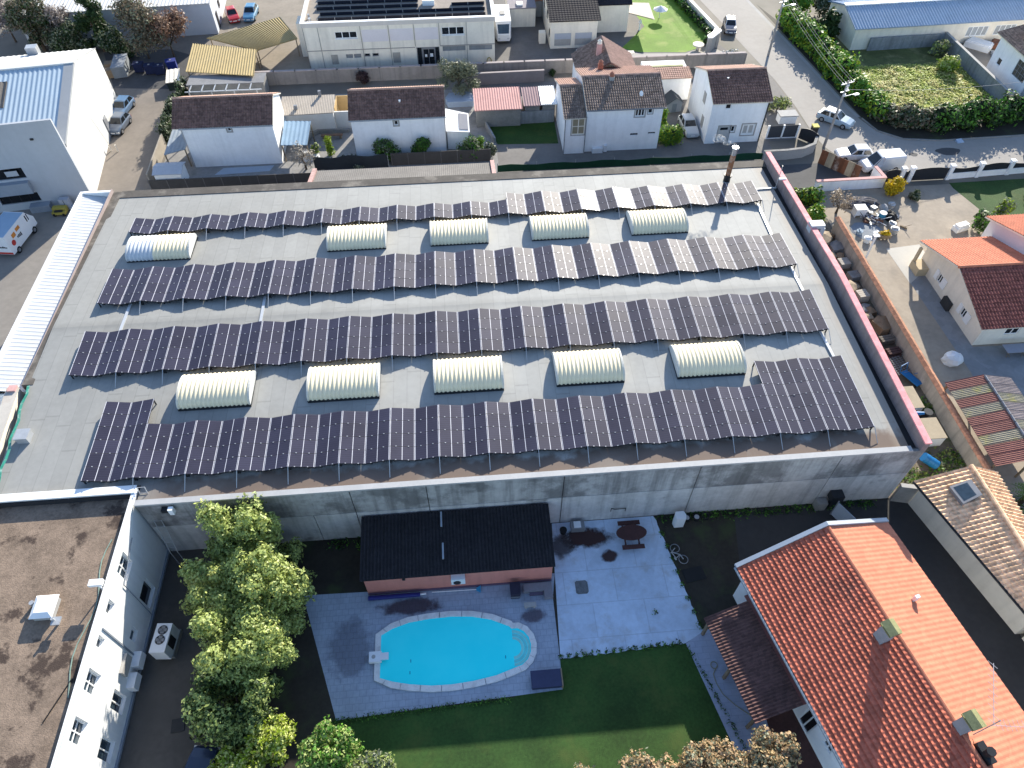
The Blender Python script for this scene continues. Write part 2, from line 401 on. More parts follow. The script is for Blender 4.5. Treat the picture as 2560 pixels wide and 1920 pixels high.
# road
M_ROAD = mat('road_asphalt', (.42, .39, .355), .08, .25, dirt=(.3, .285, .265), dirt_amt=.4, dirt_sc=.22, bump=.15, bsc=40)
flat('road', [(43.2, 75.4), (43.6, 72.8), (45.0, 69.5), (46.6, 67.2), (50.6, 66.2), (58, 66.6), (66, 67.4), (140, 72), (140, 79), (69, 73.2), (58, 72.9), (53.6, 73.6), (51.2, 75.6), (50.2, 78.6), (49.7, 82), (48.6, 93), (47.6, 102), (46.4, 112), (42, 150), (34, 150), (38.6, 116), (39.9, 108), (41.5, 97), (42.7, 89), (43.2, 82)], Z2, M_ROAD)
b = B(); b.strip([(50.2, 79), (49.7, 82), (48.6, 93), (47.6, 102), (46.4, 112), (42, 150)], .5, Z3)
struct(b, 'gutter', mat('gutter_concrete', (.46, .45, .43), .12, .8))
b = B(); pts = [(69, 73.2), (58, 72.9), (53.6, 73.6), (51.2, 75.6), (50.4, 78.6)]
for p, q in zip(pts[:-1], pts[1:]):
    d = (Vector(q) - Vector(p)); n = Vector((-d.y, d.x)).normalized() * -.16
    b.prism([p, q, (q[0] + n.x, q[1] + n.y), (p[0] + n.x, p[1] + n.y)], 0, .12)
struct(b, 'kerb', M_CONC)
b = B()
for cx, cy, rx, ry in ((57.9, 70.7, 1.5, .8), (53.5, 70.4, .5, .4)):
    b.q(*[(cx + rx * math.cos(t) * (1 + .15 * math.sin(3 * t)), cy + ry * math.sin(t), Z3) for t in np.linspace(0, 2 * math.pi, 14)[:-1]])
struct(b, 'road_patch', M_ASPHD)
flat('verge', [(50.6, 78.6), (51.4, 75.8), (53.7, 73.9), (58, 73.2), (69, 73.5), (140, 79), (140, 82), (70, 79.5), (58, 77), (53, 79), (50.6, 92), (49.2, 104), (47.2, 112)], Z1, M_SOIL)
flat('plot_grass', [(52, 79), (58, 76), (70, 79.5), (69.2, 96.5), (58, 96.4), (55, 104), (49, 106)], Z2, mat('wild_ground', (.13, .15, .05), .3, .4, dirt=(.3, .27, .13), dirt_amt=.8, dirt_sc=.22))
flat('front_lawn', [(23.8, 99.5), (26, 98.2), (32.5, 97.6), (35.2, 98.9), (37.0, 101.5), (35.6, 112), (33, 128), (27.8, 128), (27.9, 110), (28.4, 106)], Z2, M_LAWNB)
flat('lawn_path', [(19.5, 94.6), (39.6, 94.9), (36.4, 99.2), (35, 98.7), (32.5, 97.3), (26, 97.8), (23, 99.6), (20.5, 99.3)], Z3, M_LGT)
flat('side_lawn', [(4.6, 76.6), (11.9, 76.2), (12.0, 81.3), (3.6, 81.1)], Z2, M_LAWN)
# garden behind the warehouse
M_PAVE = mat('pool_deck_paving', (.34, .39, .47), .12, .6, brick=(.42, .42, .02), dirt=(.12, .085, .09), dirt_amt=.5, dirt_sc=.28, dirt_lo=.56, dirt_hi=.75)
flat('garden_soil', [(-22.9, 2), (34, 2), (34, 25.6), (-22.9, 25.6)], Z1, M_SOIL)
flat('driveway', [(-22.9, 2), (-16.6, 2), (-16.9, 25.6), (-22.9, 25.6)], Z2, mat('drive_asphalt', (.115, .105, .095), .2, .4, dirt=(.07, .065, .06), dirt_amt=.6, dirt_sc=.3))
flat('garden_lawn', [(-12.2, 3), (-10.6, 12.9), (-9.9, 13), (1.2, 13.4), (4.45, 15.55), (13.0, 15.9), (15.2, 9), (16.4, 3)], Z2, M_LAWN)
flat('pool_deck', [(-12.9, 21.4), (-10.0, 12.98), (4.4, 13.66), (4.47, 15.6), (4.5, 19.8), (4.85, 21.6), (-8.4, 21.3)], Z3, M_PAVE)
e = [(4.5, 15.6)]
for t in np.linspace(0, 1, 26)[1:-1]: e.append((4.5 + 8.5 * t, 15.62 + .3 * t + random.uniform(-.09, .09)))
e += [(13.0, 15.93), (14.4, 16.6)]
for t in np.linspace(0, 1, 26)[1:-1]: e.append((14.35 - 1.5 * t + random.uniform(-.08, .08), 16.7 + 8.8 * t))
flat('terrace', e + [(12.8, 25.55), (5.1, 25.55), (4.85, 21.6)], Z3, mat('terrace_concrete', (.53, .62, .74), .12, .5, brick=(3.6, 2.4, .035), dirt=(.36, .35, .34), dirt_amt=.55, dirt_sc=.45, cell=.05, cell_sc=.35))
stain('burnt_patch', 7.5, 24.15, 2.3, 1.0, (.05, .022, .02), Z4 + .001, .95)
stain('burnt_spot', 8.95, 22.6, .75, .6, (.06, .03, .028), Z4 + .002, .9)
stain('soot_patch', 5.6, 23.7, 1.1, 1.3, (.06, .045, .045), Z4 + .003, .7)
stain('damp_patch', -5.4, 20.0, 2.6, .75, (.075, .05, .065), Z4 + .001, .75)
stain('deck_patch', -9.4, 17.4, 1.8, 2.6, (.1, .1, .14), Z4 + .002, .35)
stain('rust_patch', 3.0, 18.6, 1.1, .6, (.09, .06, .08), Z4 + .003, .6)
flat('garden_path', [(13.0, 15.9), (14.5, 16.7), (16.9, 17), (17.6, 10), (17.9, 3), (15.7, 3), (14.3, 10.0)], Z4, mat('path_paving', (.36, .4, .5), .08, .6, brick=(.8, .4, .015)))
flat('house_drive', [(19, 25.5), (33.5, 25.5), (35.5, 15.8), (37, 2), (18, 2), (18, 20)], Z2, mat('house_drive_asphalt', (.06, .058, .058), .15, .4))
b = B(); b.q(*[(6.62 + .45 * x, 20.4 + .5 * y, Z4) for x, y in ((-1, -.8), (-.7, -1), (.7, -1), (1, -.7), (1, .7), (.7, 1), (-.7, 1), (-1, .8))])
struct(b, 'drain_cover', mat('old_cover', (.2, .21, .22), .3, 3))
# right hand side yards
flat('side_strip', [(31.1, 25.6), (38.9, 25.6), (38.9, 58), (38.5, 65), (31.1, 65)], Z2, mat('strip_earth', (.2, .17, .13), .3, .5, dirt=(.06, .08, .02), dirt_amt=.6, dirt_sc=.35))
flat('house_gravel', [(38.9, 25), (80, 25), (80, 64.4), (38.9, 64.4)], Z1, mat('house_gravel', (.44, .37, .29), .14, .35, dirt=(.22, .19, .16), dirt_amt=.55, dirt_sc=.3))
flat('side_walk', [(43.35, 51.5), (45.35, 51.5), (45.35, 40.2), (62, 39.8), (62, 34), (43.2, 34), (43.7, 37.2)], Z2, mat('walk_slabs', (.33, .34, .35), .09, .5, cell=.08, cell_sc=1.4))
flat('porch_slab', [(43.15, 54.1), (46.9, 54.5), (46.9, 51.5), (43.35, 48.8)], Z3, mat('porch_concrete', (.62, .59, .53), .05, .6))
flat('east_lawn', [(55, 63.6), (56.2, 59), (57.5, 56.5), (58, 54), (90, 52), (90, 65), (55, 64.6)], Z2, M_LAWN)
flat('back_lane', [(31.1, 65.2), (47, 64.2), (45, 66.8), (41.5, 69.6), (36.8, 69.6), (31.1, 70)], Z2, M_ASPHD)

# ------------------------------------------------------------------ warehouse
def zr(y): return 7.0 - .03644 * abs(y - 42.3)
def membrane():
    m, nt, bs = _nodes('roof_membrane')
    v = _pos(nt, 'world'); sp = nt.nodes.new('ShaderNodeSeparateXYZ'); nt.links.new(v, sp.inputs[0])
    x, y = sp.outputs[0], sp.outputs[1]
    n1 = _noise(nt, v, .25, 4); n2 = _noise(nt, v, 2.5, 3)
    g = _ramp(nt, _math(nt, 'ADD', _math(nt, 'MULTIPLY', n1, .6), _math(nt, 'MULTIPLY', n2, .4)), .3, .7, .9, 1.08)
    fr = _math(nt, 'FRACT', _math(nt, 'ADD', x, _math(nt, 'MULTIPLY', n1, .06)))
    g = _math(nt, 'MULTIPLY', g, _ramp(nt, _math(nt, 'ABSOLUTE', _math(nt, 'SUBTRACT', fr, .5)), .455, .49, 1, .87))
    wn = nt.nodes.new('ShaderNodeTexWhiteNoise'); wn.noise_dimensions = '1D'; nt.links.new(_math(nt, 'FLOOR', x), wn.inputs['W'])
    g = _math(nt, 'MULTIPLY', g, _ramp(nt, wn.outputs['Value'], 0, 1, .96, 1.03))
    off = _math(nt, 'MULTIPLY', wn.outputs['Value'], 8.0)
    fy = _math(nt, 'FRACT', _math(nt, 'DIVIDE', _math(nt, 'ADD', y, off), 8.0))
    g = _math(nt, 'MULTIPLY', g, _ramp(nt, _math(nt, 'ABSOLUTE', _math(nt, 'SUBTRACT', fy, .5)), .488, .497, 1, .84))
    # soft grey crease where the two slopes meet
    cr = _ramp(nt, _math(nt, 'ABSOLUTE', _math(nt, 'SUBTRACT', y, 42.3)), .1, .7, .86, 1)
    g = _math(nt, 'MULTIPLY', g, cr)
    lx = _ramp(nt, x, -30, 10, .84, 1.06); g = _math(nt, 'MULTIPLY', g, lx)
    col = _mix(nt, 1.0, (.34, .337, .315, 1), _grey(nt, g), 'MULTIPLY')
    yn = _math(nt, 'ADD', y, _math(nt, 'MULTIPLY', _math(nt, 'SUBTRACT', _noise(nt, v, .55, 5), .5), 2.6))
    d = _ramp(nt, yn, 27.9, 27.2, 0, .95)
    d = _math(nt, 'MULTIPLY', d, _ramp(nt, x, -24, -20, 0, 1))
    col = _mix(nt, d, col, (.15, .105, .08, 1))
    d2 = _ramp(nt, _math(nt, 'ADD', x, _math(nt, 'MULTIPLY', n1, 1.2)), 29.4, 30.3, 0, .5)
    col = _mix(nt, d2, col, (.3, .25, .2, 1))
    st = _ramp(nt, _noise(nt, v, .16, 6, .62), .53, .68, 0, .3); col = _mix(nt, st, col, (.3, .29, .26, 1))
    st2 = _ramp(nt, _noise(nt, _pos(nt, 'world', (.9, .22, 1)), .8, 5, .65), .62, .74, 0, .28); col = _mix(nt, st2, col, (.26, .25, .22, 1))
    nt.links.new(col, bs.inputs['Base Color']); bs.inputs['Roughness'].default_value = .8
    return m
M_MEMB = membrane()
wh = thing('warehouse', 'huge flat grey warehouse carrying the rows of solar panels, with a stained concrete front wall', 'warehouse')
xl = lambda y: -33.15 + max(0, (36.5 - y)) * .05
b = B()
ys = [27.25, 36.5, 42.3, 60.2]
for a, c in zip(ys[:-1], ys[1:]): b.q((xl(a), a, zr(a)), (30.15, a, zr(a)), (30.15, c, zr(c)), (xl(c), c, zr(c)))
b.q((-22.85, 25.95, zr(25.95)), (30.15, 25.95, zr(25.95)), (30.15, 27.25, zr(27.25)), (-22.85, 27.25, zr(27.25)))
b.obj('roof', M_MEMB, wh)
M_GUT = mat('algae_strip', (.13, .115, .1), .2, .8, dirt=(.28, .25, .21), dirt_amt=.6, dirt_sc=.5)
b = B(); b.prism([(-33.65, 36.6), (-32.85, 36.6), (-32.85, 61.2), (-33.65, 61.2)], 0, [zr(36.6) + .05, zr(36.6) + .03, zr(60) + .03, zr(60) + .05])
b.box(-32.848, 30.7, 60.205, 61.3, 5.2, zr(60.2) + .06)
b.obj('roof_edge', M_GUT, wh)
# front wall of cast panels with open joints
M_PANEL = mat('stained_concrete', (.5, .485, .47), .16, .35, streak=.3, dirt=(.1, .095, .095), dirt_amt=.75, dirt_sc=.33, dirt_lo=.55, dirt_hi=.72, fine=9)
M_PANELU = mat('stained_concrete_top', (.4, .39, .38), .2, .35, streak=.45, dirt=(.08, .078, .078), dirt_amt=.65, dirt_sc=.3, dirt_lo=.44, dirt_hi=.6, fine=9)
b = B(); xs = [-22.85, -18.4, -8.85, -3.72, 5.7, 15.2, 25.2, 31.1]
for i, (a, c) in enumerate(zip(xs[:-1], xs[1:])):
    b.box(a + .03, c - .03 if c < 31 else c, 25.6, 25.8, 3.66, 6.5, 1)
    if a < -10: 
        mid = (a + c) / 2 if i else None
        if a > -10.1 or i == 1: b.box(a + .03, -11.83, 25.6, 25.8, 0, 3.6); b.box(-11.77, c - .03, 25.6, 25.8, 0, 3.6); continue
    b.box(a + .03, c - .03 if c < 31 else c, 25.6, 25.8, 0, 3.6)
b.obj('front_wall', [M_PANEL, M_PANELU], wh)
b = B(); b.box(-22.85, 31.0, 25.803, 25.95, 0, 6.4); b.box(-32.7, -22.85, 27.1, 27.25, 0, 6.4)
b.q((-33.15, 36.6, 0), (-32.69, 27.25, 0), (-32.69, 27.25, 6.43), (-33.15, 36.6, 6.78)); b.box(-33.64, -33.16, 36.61, 61.19, 0, 6.3); b.box(-33.148, 31.0, 60.9, 61.28, 0, 5.19)
b.obj('wall', mat('joint_dark', (.1, .1, .1), .2, 1), wh)
b = B(); b.box(-22.85, 30.14, 25.56, 25.98, 6.503, 6.66)
b.obj('coping', mat('metal_coping', (.55, .55, .55), .08, .8, rough=.6), wh)
# high side parapet
b = B(); zz = [zr(25.6) + .92, zr(42.3) + .95, zr(61.3) + .92]
for (a, za), (c, zc) in (((25.6, zz[0]), (42.3, zz[1])), ((42.3, zz[1]), (61.25, zz[2]))):
    b.prism([(30.72, a + .002), (31.12, a + .002), (31.12, c), (30.72, c)], 0, [za, za, zc, zc])
b.obj('parapet', mat('pink_wall', (.42, .33, .32), .15, .8, streak=.25), wh)
b = B()
for (a, za), (c, zc) in (((25.58, zz[0]), (42.3, zz[1])), ((42.3, zz[1]), (61.3, zz[2]))):
    b.prism([(30.68, a), (31.17, a), (31.17, c), (30.68, c)], [za + .002, za + .002, zc + .002, zc + .002], [za + .12, za + .12, zc + .12, zc + .12])
b.obj('parapet_coping', mat('pink_tile', (1.1, .46, .46), .14, .5, cell=.1, cell_sc=2.5), wh)
b = B(); b.box(30.16, 30.71, 26, 60.2, 6.1, 6.3); b.obj('parapet_gutter', M_DARK, wh)

# barrel skylights
M_VAULT = mat('ribbed_fibreglass', (1.1, .97, .68), .05, .8, rough=.55)
M_VAULTB = mat('new_fibreglass', (.74, .78, .82), .05, .8, rough=.5)
M_CAP = mat('white_cap', (.78, .78, .74), .05, 1)
def skylight(x0, x1, y0, y1, h, split=None):
    yc = (y0 + y1) / 2; z = zr(yc)
    b = B(); b.box(x0 - .06, x1 + .06, y0 - .05, y1 + .05, z - .2, z + .16); s = b.obj('skylight', M_DARK, wh)
    n = 129; u = np.linspace(0, 1, n); rib = np.cos(u * 2 * np.pi * 16) * .045; th = np.linspace(0, np.pi, 17)
    for part, (ua, ub), mm in ((0, (0, split or 1), M_VAULTB if split else M_VAULT), (1, (split or 1, 1), M_VAULT)):
        if ub - ua <= 0: continue
        uu = np.linspace(ua, ub, max(9, int(n * (ub - ua)))); rb = np.cos(uu * 2 * np.pi * 16) * .045
        X = np.tile(x0 + (x1 - x0) * uu, (17, 1)); Y = yc - ((y1 - y0) / 2 + rb[None]) * np.cos(th)[:, None]; Z = z + .165 + (h - .16 + rb[None]) * (np.sin(th) ** .8)[:, None]
        b = B(); b.grid(X, Y, Z, flip=True); b.obj('vault', mm, s, True)
    for xe, sg in ((x0, -1), (x1, 1)):
        b = B(); pts = [(yc - ((y1 - y0) / 2 + .02) * math.cos(t), z + .165 + (h - .13) * math.sin(t) ** .8) for t in np.linspace(0, math.pi, 17)]
        b.q(*[(xe + sg * .06, p, q) for p, q in pts]); b.q(*[(xe - sg * .08, p, q) for p, q in pts])
        for (p, q), (r, s2) in zip(pts[:-1], pts[1:]): b.q((xe + sg * .06, p, q), (xe + sg * .06, r, s2), (xe - sg * .08, r, s2 + .01), (xe - sg * .08, p, q + .01))
        b.obj('end_cap', M_CAP, s)
for i, (a, c) in enumerate(((-29.4, -24.1), (-12.15, -7.1), (-3.05, 2.0), (6.0, 11.05), (15.05, 20.1))): skylight(a, c, 50.2, 53.2, 1.0, .42 if i == 0 else None)
for a, c in ((-21.5, -16.4), (-12.2, -7.1), (-2.95, 2.1), (6.15, 11.15), (15.3, 20.4)): skylight(a, c, 33.3, 36.3, 1.02)

# small vent and steel flue
b = B(); b.box(-32.2, -31.4, 31.3, 32.1, 6.5, 7.15); b.box(-32.26, -31.34, 31.24, 32.16, 7.152, 7.22)
b.obj('roof_vent', M_GALV, wh)
b = B(); b.cyl((26.0, 58.15, 6.3), (26.0, 58.15, 6.95), .34, .3, 14); b.cyl((26, 58.15, 6.95), (26, 58.15, 7.1), .4, .4, 14); fl = b.obj('flue', M_DARK, wh)
b = B(); b.cyl((26.0, 58.15, 7.102), (26.0, 58.15, 9.3), .25, .25, 14); b.obj('rusty_pipe', mat('rusty_pipe', (.36, .15, .07), .3, 2, dirt=(.5, .4, .33), dirt_amt=.5, dirt_sc=1.2), fl)
b = B(); b.cyl((26.0, 58.15, 9.302), (26.0, 58.15, 10.05), .26, .26, 14); b.cyl((26, 58.15, 10.05), (26, 58.15, 10.12), .33, .3, 14)
b.obj('steel_tip', mat('bright_steel', (.75, .77, .8), .1, 3, rough=.25, metal=.8), fl)

# ------------------------------------------------------------------ solar arrays
def pvmat():
    m, nt, bs = _nodes('solar_cells')
    v = _pos(nt, 'obj'); sp = nt.nodes.new('ShaderNodeSeparateXYZ'); nt.links.new(v, sp.inputs[0])
    fy = _math(nt, 'FRACT', _math(nt, 'MULTIPLY', _math(nt, 'ADD', sp.outputs[1], 5.0), 5.6))
    g = _ramp(nt, _math(nt, 'ABSOLUTE', _math(nt, 'SUBTRACT', fy, .5)), .40, .48, 1, .55)
    oi = nt.nodes.new('ShaderNodeObjectInfo'); g = _math(nt, 'MULTIPLY', g, _ramp(nt, oi.outputs['Random'], 0, 1, .9, 1.12))
    w = _noise(nt, _pos(nt, 'world'), .35, 3); g = _math(nt, 'MULTIPLY', g, _ramp(nt, w, .3, .7, .88, 1.12))
    col = _mix(nt, 1.0, (.04, .039, .064, 1), _grey(nt, g), 'MULTIPLY'); nt.links.new(col, bs.inputs['Base Color'])
    bs.inputs['Roughness'].default_value = .5; bs.inputs['Specular IOR Level'].default_value = .13
    bs.inputs['Coat Weight'].default_value = .06; bs.inputs['Coat Roughness'].default_value = .1
    return m
M_PV = pvmat(); M_FRAME = mat('panel_frame', (.62, .61, .65), .06, 2, rough=.45); M_FRD = mat('panel_edge', (.12, .11, .13), .1, 2, rough=.5)
M_CLAMP = mat('clamp_steel', (.6, .6, .62), .03, 2, rough=.3, metal=.3)
T, MD, W = 3.42, 1.0969, 1.70
b = B(); hx, hy = .847, .534
b.box(-hx, hx, -hy, hy, -.035, 0, 2)
b.q((-hx + .037, -hy + .014, .003), (-.021, -hy + .014, .003), (-.021, hy - .014, .003), (-hx + .037, hy - .014, .003), m=0)
b.q((.021, -hy + .014, .003), (hx - .037, -hy + .014, .003), (hx - .037, hy - .014, .003), (.021, hy - .014, .003), m=0)
for a, c in ((-hx, -hx + .036), (-.02, .02), (hx - .036, hx)): b.q((a, -hy, .0035), (c, -hy, .0035), (c, hy, .0035), (a, hy, .0035), m=1)
for x in (-.43, .43): b.box(x - .04, x + .04, -hy - .03, -hy + .03, .005, .03, 3)
PANEL = b.obj('solar_panel', [M_PV, M_FRAME, M_FRD, M_CLAMP]); pm = PANEL.data; bpy.data.objects.remove(PANEL)
th = math.asin(.29 / W)
def frame_mesh(n, last):
    b = B(); D = n * MD
    for x, z in ((.06, .55), (T / 2, .25), (T - .06, .55)):
        for y in (.12, D - .12, D / 2): b.box(x - .04, x + .04, y - .04, y + .04, -.05, z)
        b.box(x - .03, x + .03, .05, D - .05, z - .08, z - .03)
    for y in [i * MD for i in range(n + 1)]:
        b.add([(.03, y - .02, .5), (T / 2, y - .02, .2), (T / 2, y + .02, .2), (.03, y + .02, .5), (.03, y - .02, .54), (T / 2, y - .02, .24), (T / 2, y + .02, .24), (.03, y + .02, .54)], [[0, 1, 5, 4], [4, 5, 6, 7], [2, 3, 7, 6], [0, 3, 2, 1]])
        b.add([(T - .03, y - .02, .5), (T / 2, y - .02, .2), (T / 2, y + .02, .2), (T - .03, y + .02, .5), (T - .03, y - .02, .54), (T / 2, y - .02, .24), (T / 2, y + .02, .24), (T - .03, y + .02, .54)], [[1, 0, 4, 5], [5, 4, 7, 6], [3, 2, 6, 7], [0, 1, 2, 3]])
    for i in range(2 * 2):   # dark feet along the low front edge
        x = .43 + .855 * i; z = .5 - .3 * (1 - abs(x - T / 2) / (T / 2)); b.box(x - .09, x + .09, .02, .2, z - .14, z - .02)
    return b
def brace(x): 
    b = B(); b.cyl((x, .05, .56), (x, -1.05, .02), .025, .025, 5); return b
def array(name, label, x0, yf, depths):
    t = thing('solar_array', label, 'solar array', (x0, yf, zr(yf)), 0, 'rows of solar panels on the warehouse roof')
    tilt = -.03644 if yf > 42.3 else .03644
    for k, n in enumerate(depths):
        b = frame_mesh(n, False); s = b.obj('panel_section', M_DARK, t, loc=(k * T, 0, 0)); s.rotation_euler.x = math.atan(tilt)
        c = brace(T - .0); c.obj('brace', M_GALV, s)
        for j in range(n):
            for sgn in (-1, 1):
                p = bpy.data.objects.new('solar_panel', pm); COL.objects.link(p); p.parent = s
                p.location = (T / 2 + sgn * (T / 4), (j + .5) * MD, .25 + .145 + .04); p.rotation_euler.y = -sgn * th + random.gauss(0, .006); p.rotation_euler.x = random.gauss(0, .005)
    return t
X0 = -30.08
array('r1', 'rearmost row of solar panels, becoming wider at the end near the flue', X0, 53.82, [2] * 10 + [3] * 7)
array('r2', 'second row of solar panels, just in front of the rear skylights', X0, 44.36, [4] * 17)
array('r3', 'third row of solar panels, just behind the front skylights', X0, 36.84, [4] * 17)
array('r4', 'front row of solar panels above the concrete wall, with deeper blocks at both ends', X0 + T, 27.56, [6] + [4] * 13 + [6, 6])
def tray(pts, label, w=.22):
    b = B(); x0, y0 = pts[0]
    for p, q in zip(pts[:-1], pts[1:]):
        d = Vector(q) - Vector(p); n = Vector((-d.y, d.x)).normalized() * w / 2
        b.prism([(p[0] - x0 + n.x, p[1] - y0 + n.y), (p[0] - x0 - n.x, p[1] - y0 - n.y), (q[0] - x0 - n.x, q[1] - y0 - n.y), (q[0] - x0 + n.x, q[1] - y0 + n.y)], [zr(p[1]) + .03, zr(p[1]) + .03, zr(q[1]) + .03, zr(q[1]) + .03], [zr(p[1]) + .13, zr(p[1]) + .13, zr(q[1]) + .13, zr(q[1]) + .13])
    solo(b, 'cable_tray', label, 'cable tray', mat('tray_steel', (.7, .72, .74), .06, 2, rough=.4, metal=.2), (x0, y0, 0), group='cable trays on the warehouse roof')
tray([(-27.66, 44.6), (-27.68, 41.2)], 'pale cable tray between the two middle panel rows, near the lean-to roof')
tray([(-16.8, 44.8), (-16.75, 41.2)], 'pale cable tray between the two middle panel rows, fourth section along')
tray([(27.75, 53.9), (27.5, 48.7)], 'long cable tray behind the second panel row, next to the pink parapet')
tray([(27.7, 44.8), (27.72, 41.2)], 'cable tray linking the ends of the two middle panel rows by the pink parapet')
tray([(27.6, 37.1), (27.75, 34.1)], 'cable tray from the third panel row to the front row by the pink parapet')
tray([(28.2, 56.3), (30.4, 56.4)], 'short cable tray from the rearmost panel row across to the parapet', .1)
t = thing('lamp_post', 'thin grey roof lamp post standing at the pink parapet', 'lamp', (30.32, 56.4, 6.4))
b = B(); b.cyl((0, 0, 0), (0, 0, 2.6), .04, .035, 6); b.obj('pole', M_GALV, t)
b = B(); b.box(.05, .75, -.12, .12, 1.1, 1.22); b.obj('lamp_head', M_WHITE2, t)
t = thing('vent_cowl', 'white bent ventilation duct rising over the pink parapet', 'duct', (31.2, 48.9, 6.9))
b = B(); b.box(-.5, .75, -.3, .5, .75, 1.1); b.box(.45, .85, -.3, .5, -3.5, .749); b.box(-.5, -.3, -.3, .5, .3, .749); b.obj('duct', mat('white_duct', (.68, .72, .78), .08, 2, rough=.4), t)
b = B(); b.box(-.28, .44, -.26, .46, .25, .74); b.obj('grille', M_GREYM, t)
t = thing('floodlight', 'small white floodlight with dark bracket on the concrete wall top', 'lamp', (-20.7, 25.5, 6.0))
b = B(); b.box(-.5, -.1, -.25, .1, -.05, .25); b.obj('bracket', M_DARK, t)
b = B(); b.box(.05, .35, -.4, -.1, -.1, .5); b.obj('lamp_head', M_WHITE2, t)
# smoke drifting from the flue
m, nt, bs = _nodes('pale_smoke'); bs.inputs['Base Color'].default_value = (.8, .78, .75, 1); bs.inputs['Roughness'].default_value = 1
tr = nt.nodes.new('ShaderNodeBsdfTransparent'); mx = nt.nodes.new('ShaderNodeMixShader')
nt.links.new(_ramp(nt, _noise(nt, _pos(nt, 'world'), 2.2, 4), .42, .7, 0, .55), mx.inputs[0])
nt.links.new(tr.outputs[0], mx.inputs[1]); nt.links.new(bs.outputs[0], mx.inputs[2]); nt.links.new(mx.outputs[0], nt.nodes['Material Output'].inputs['Surface'])
b = B()
for i in range(7):
    cx, cy, cz, r = 25.9 - .3 * i, 58.15 + .07 * i, 10.35 + .1 * i + .12 * math.sin(i * 1.7), .17 + .035 * i
    for k in range(5):
        z0, z1 = -1 + .4 * k, -1 + .4 * (k + 1); b.cyl((cx, cy, cz + r * z0), (cx, cy, cz + r * z1), r * math.sqrt(max(.0004, 1 - z0 * z0)), r * math.sqrt(max(.0004, 1 - z1 * z1)), 8, cap=False)
tag(b.obj('smoke', m, None, True), 'thin wisp of pale smoke drifting from the flue', 'smoke', kind='stuff')
# ------------------------------------------------------------------ houses
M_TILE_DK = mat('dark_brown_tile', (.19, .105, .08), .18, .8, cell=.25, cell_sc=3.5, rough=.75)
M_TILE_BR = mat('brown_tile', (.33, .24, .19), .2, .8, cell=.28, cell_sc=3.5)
M_TILE_PK = mat('sunny_pink_tile', (.62, .39, .3), .12, .8, cell=.1, cell_sc=3.5)  # lit copy for sun-facing slopes of dark and brown roofs, sunlight in the colour
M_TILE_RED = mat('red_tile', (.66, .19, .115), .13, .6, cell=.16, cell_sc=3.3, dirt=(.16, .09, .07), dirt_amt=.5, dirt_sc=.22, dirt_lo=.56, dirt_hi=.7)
M_TILE_OR = mat('orange_tile', (.78, .28, .165), .08, .6, cell=.08, cell_sc=3.3)  # on red roofs the lit copy for the sun-facing slope, sunlight in the colour
M_TILE_TAN = mat('old_tan_tile', (1.15, .78, .48), .15, 1.2, cell=.22, cell_sc=3.0, dirt=(.6, .32, .17), dirt_amt=.4, dirt_sc=1.5)
M_PLASTIC_W = mat('white_plastic', (.75, .76, .77), .04, 1, rough=.4)
M_STONE = mat('window_surround', (.52, .5, .47), .08, 2)

def gable_roof(t, x0, x1, y0, y1, ze, yr, zr_, over=.35, mf=M_TILE_DK, mb=None, period=.28, ecour=.38, amp=.035, step=.045, name='roof', ridge=None, gx=(0., 0.), matu=None):
    """two-slope tiled roof with its ridge along x"""
    mb = mb or mf
    sf = (zr_ - ze) / (yr - y0); sb = (zr_ - ze) / (y1 - yr)
    A = (x0 - gx[0], y0 - over, ze - sf * over + .06); Bq = (x1 + gx[1], y0 - over, ze - sf * over + .06); Cq = (x1 + gx[1], yr, zr_ + .06); D = (x0 - gx[0], yr, zr_ + .06)
    E = (x0 - gx[0], y1 + over, ze - sb * over + .06); Fq = (x1 + gx[1], y1 + over, ze - sb * over + .06)
    b = B()
    n1 = max(3, int(math.hypot(yr - y0 + over, zr_ - ze) / ecour)); n2 = max(3, int(math.hypot(y1 - yr + over, zr_ - ze) / ecour))
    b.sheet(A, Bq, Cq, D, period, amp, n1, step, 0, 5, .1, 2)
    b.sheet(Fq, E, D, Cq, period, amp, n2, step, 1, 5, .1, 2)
    b.cyl((x0 - gx[0] - .02, yr, zr_ + .05), (x1 + gx[1] + .02, yr, zr_ + .05), .13, .13, 8, 1)
    return b.obj(name, [mf, mb, matu or M_CREAM], t)

def gable_walls(t, x0, x1, y0, y1, ze, yr, zr_, m, holes=(), mr=None, name='wall'):
    b = B()
    b.wall((x0, y0, 0), (1, 0), x1 - x0, ze - .001, holes, .16, 0, 0)
    b.q((x1, y0, 0), (x1, y1, 0), (x1, y1, ze), (x1, yr, zr_ - .03), (x1, y0, ze)); b.q((x1, y1, 0), (x0, y1, 0), (x0, y1, ze), (x1, y1, ze)); b.q((x0, y1, 0), (x0, y0, 0), (x0, y0, ze), (x0, yr, zr_ - .03), (x0, y1, ze))
    return b.obj(name, m, t)
def vent_tile(t, x, y, z, m=None):
    b = B(); b.cyl((x, y, z - .1), (x, y, z + .18), .1, .13, 7); b.obj('roof_vent', m or M_WHITE2, t)
def surround(t, u0, u1, z0, z1, y, w=.14, m=None):
    b = B(); d = .03
    b.box(u0 - w, u0 - .002, y - d, y - .003, z0 - w, z1 + w); b.box(u1 + .002, u1 + w, y - d, y - .003, z0 - w, z1 + w); b.box(u0 - .001, u1 + .001, y - d, y - .003, z1 + .002, z1 + w); b.box(u0 - .001, u1 + .001, y - d, y - .003, z0 - w, z0 - .002)
    b.obj('window_surround', m or M_STONE, t)

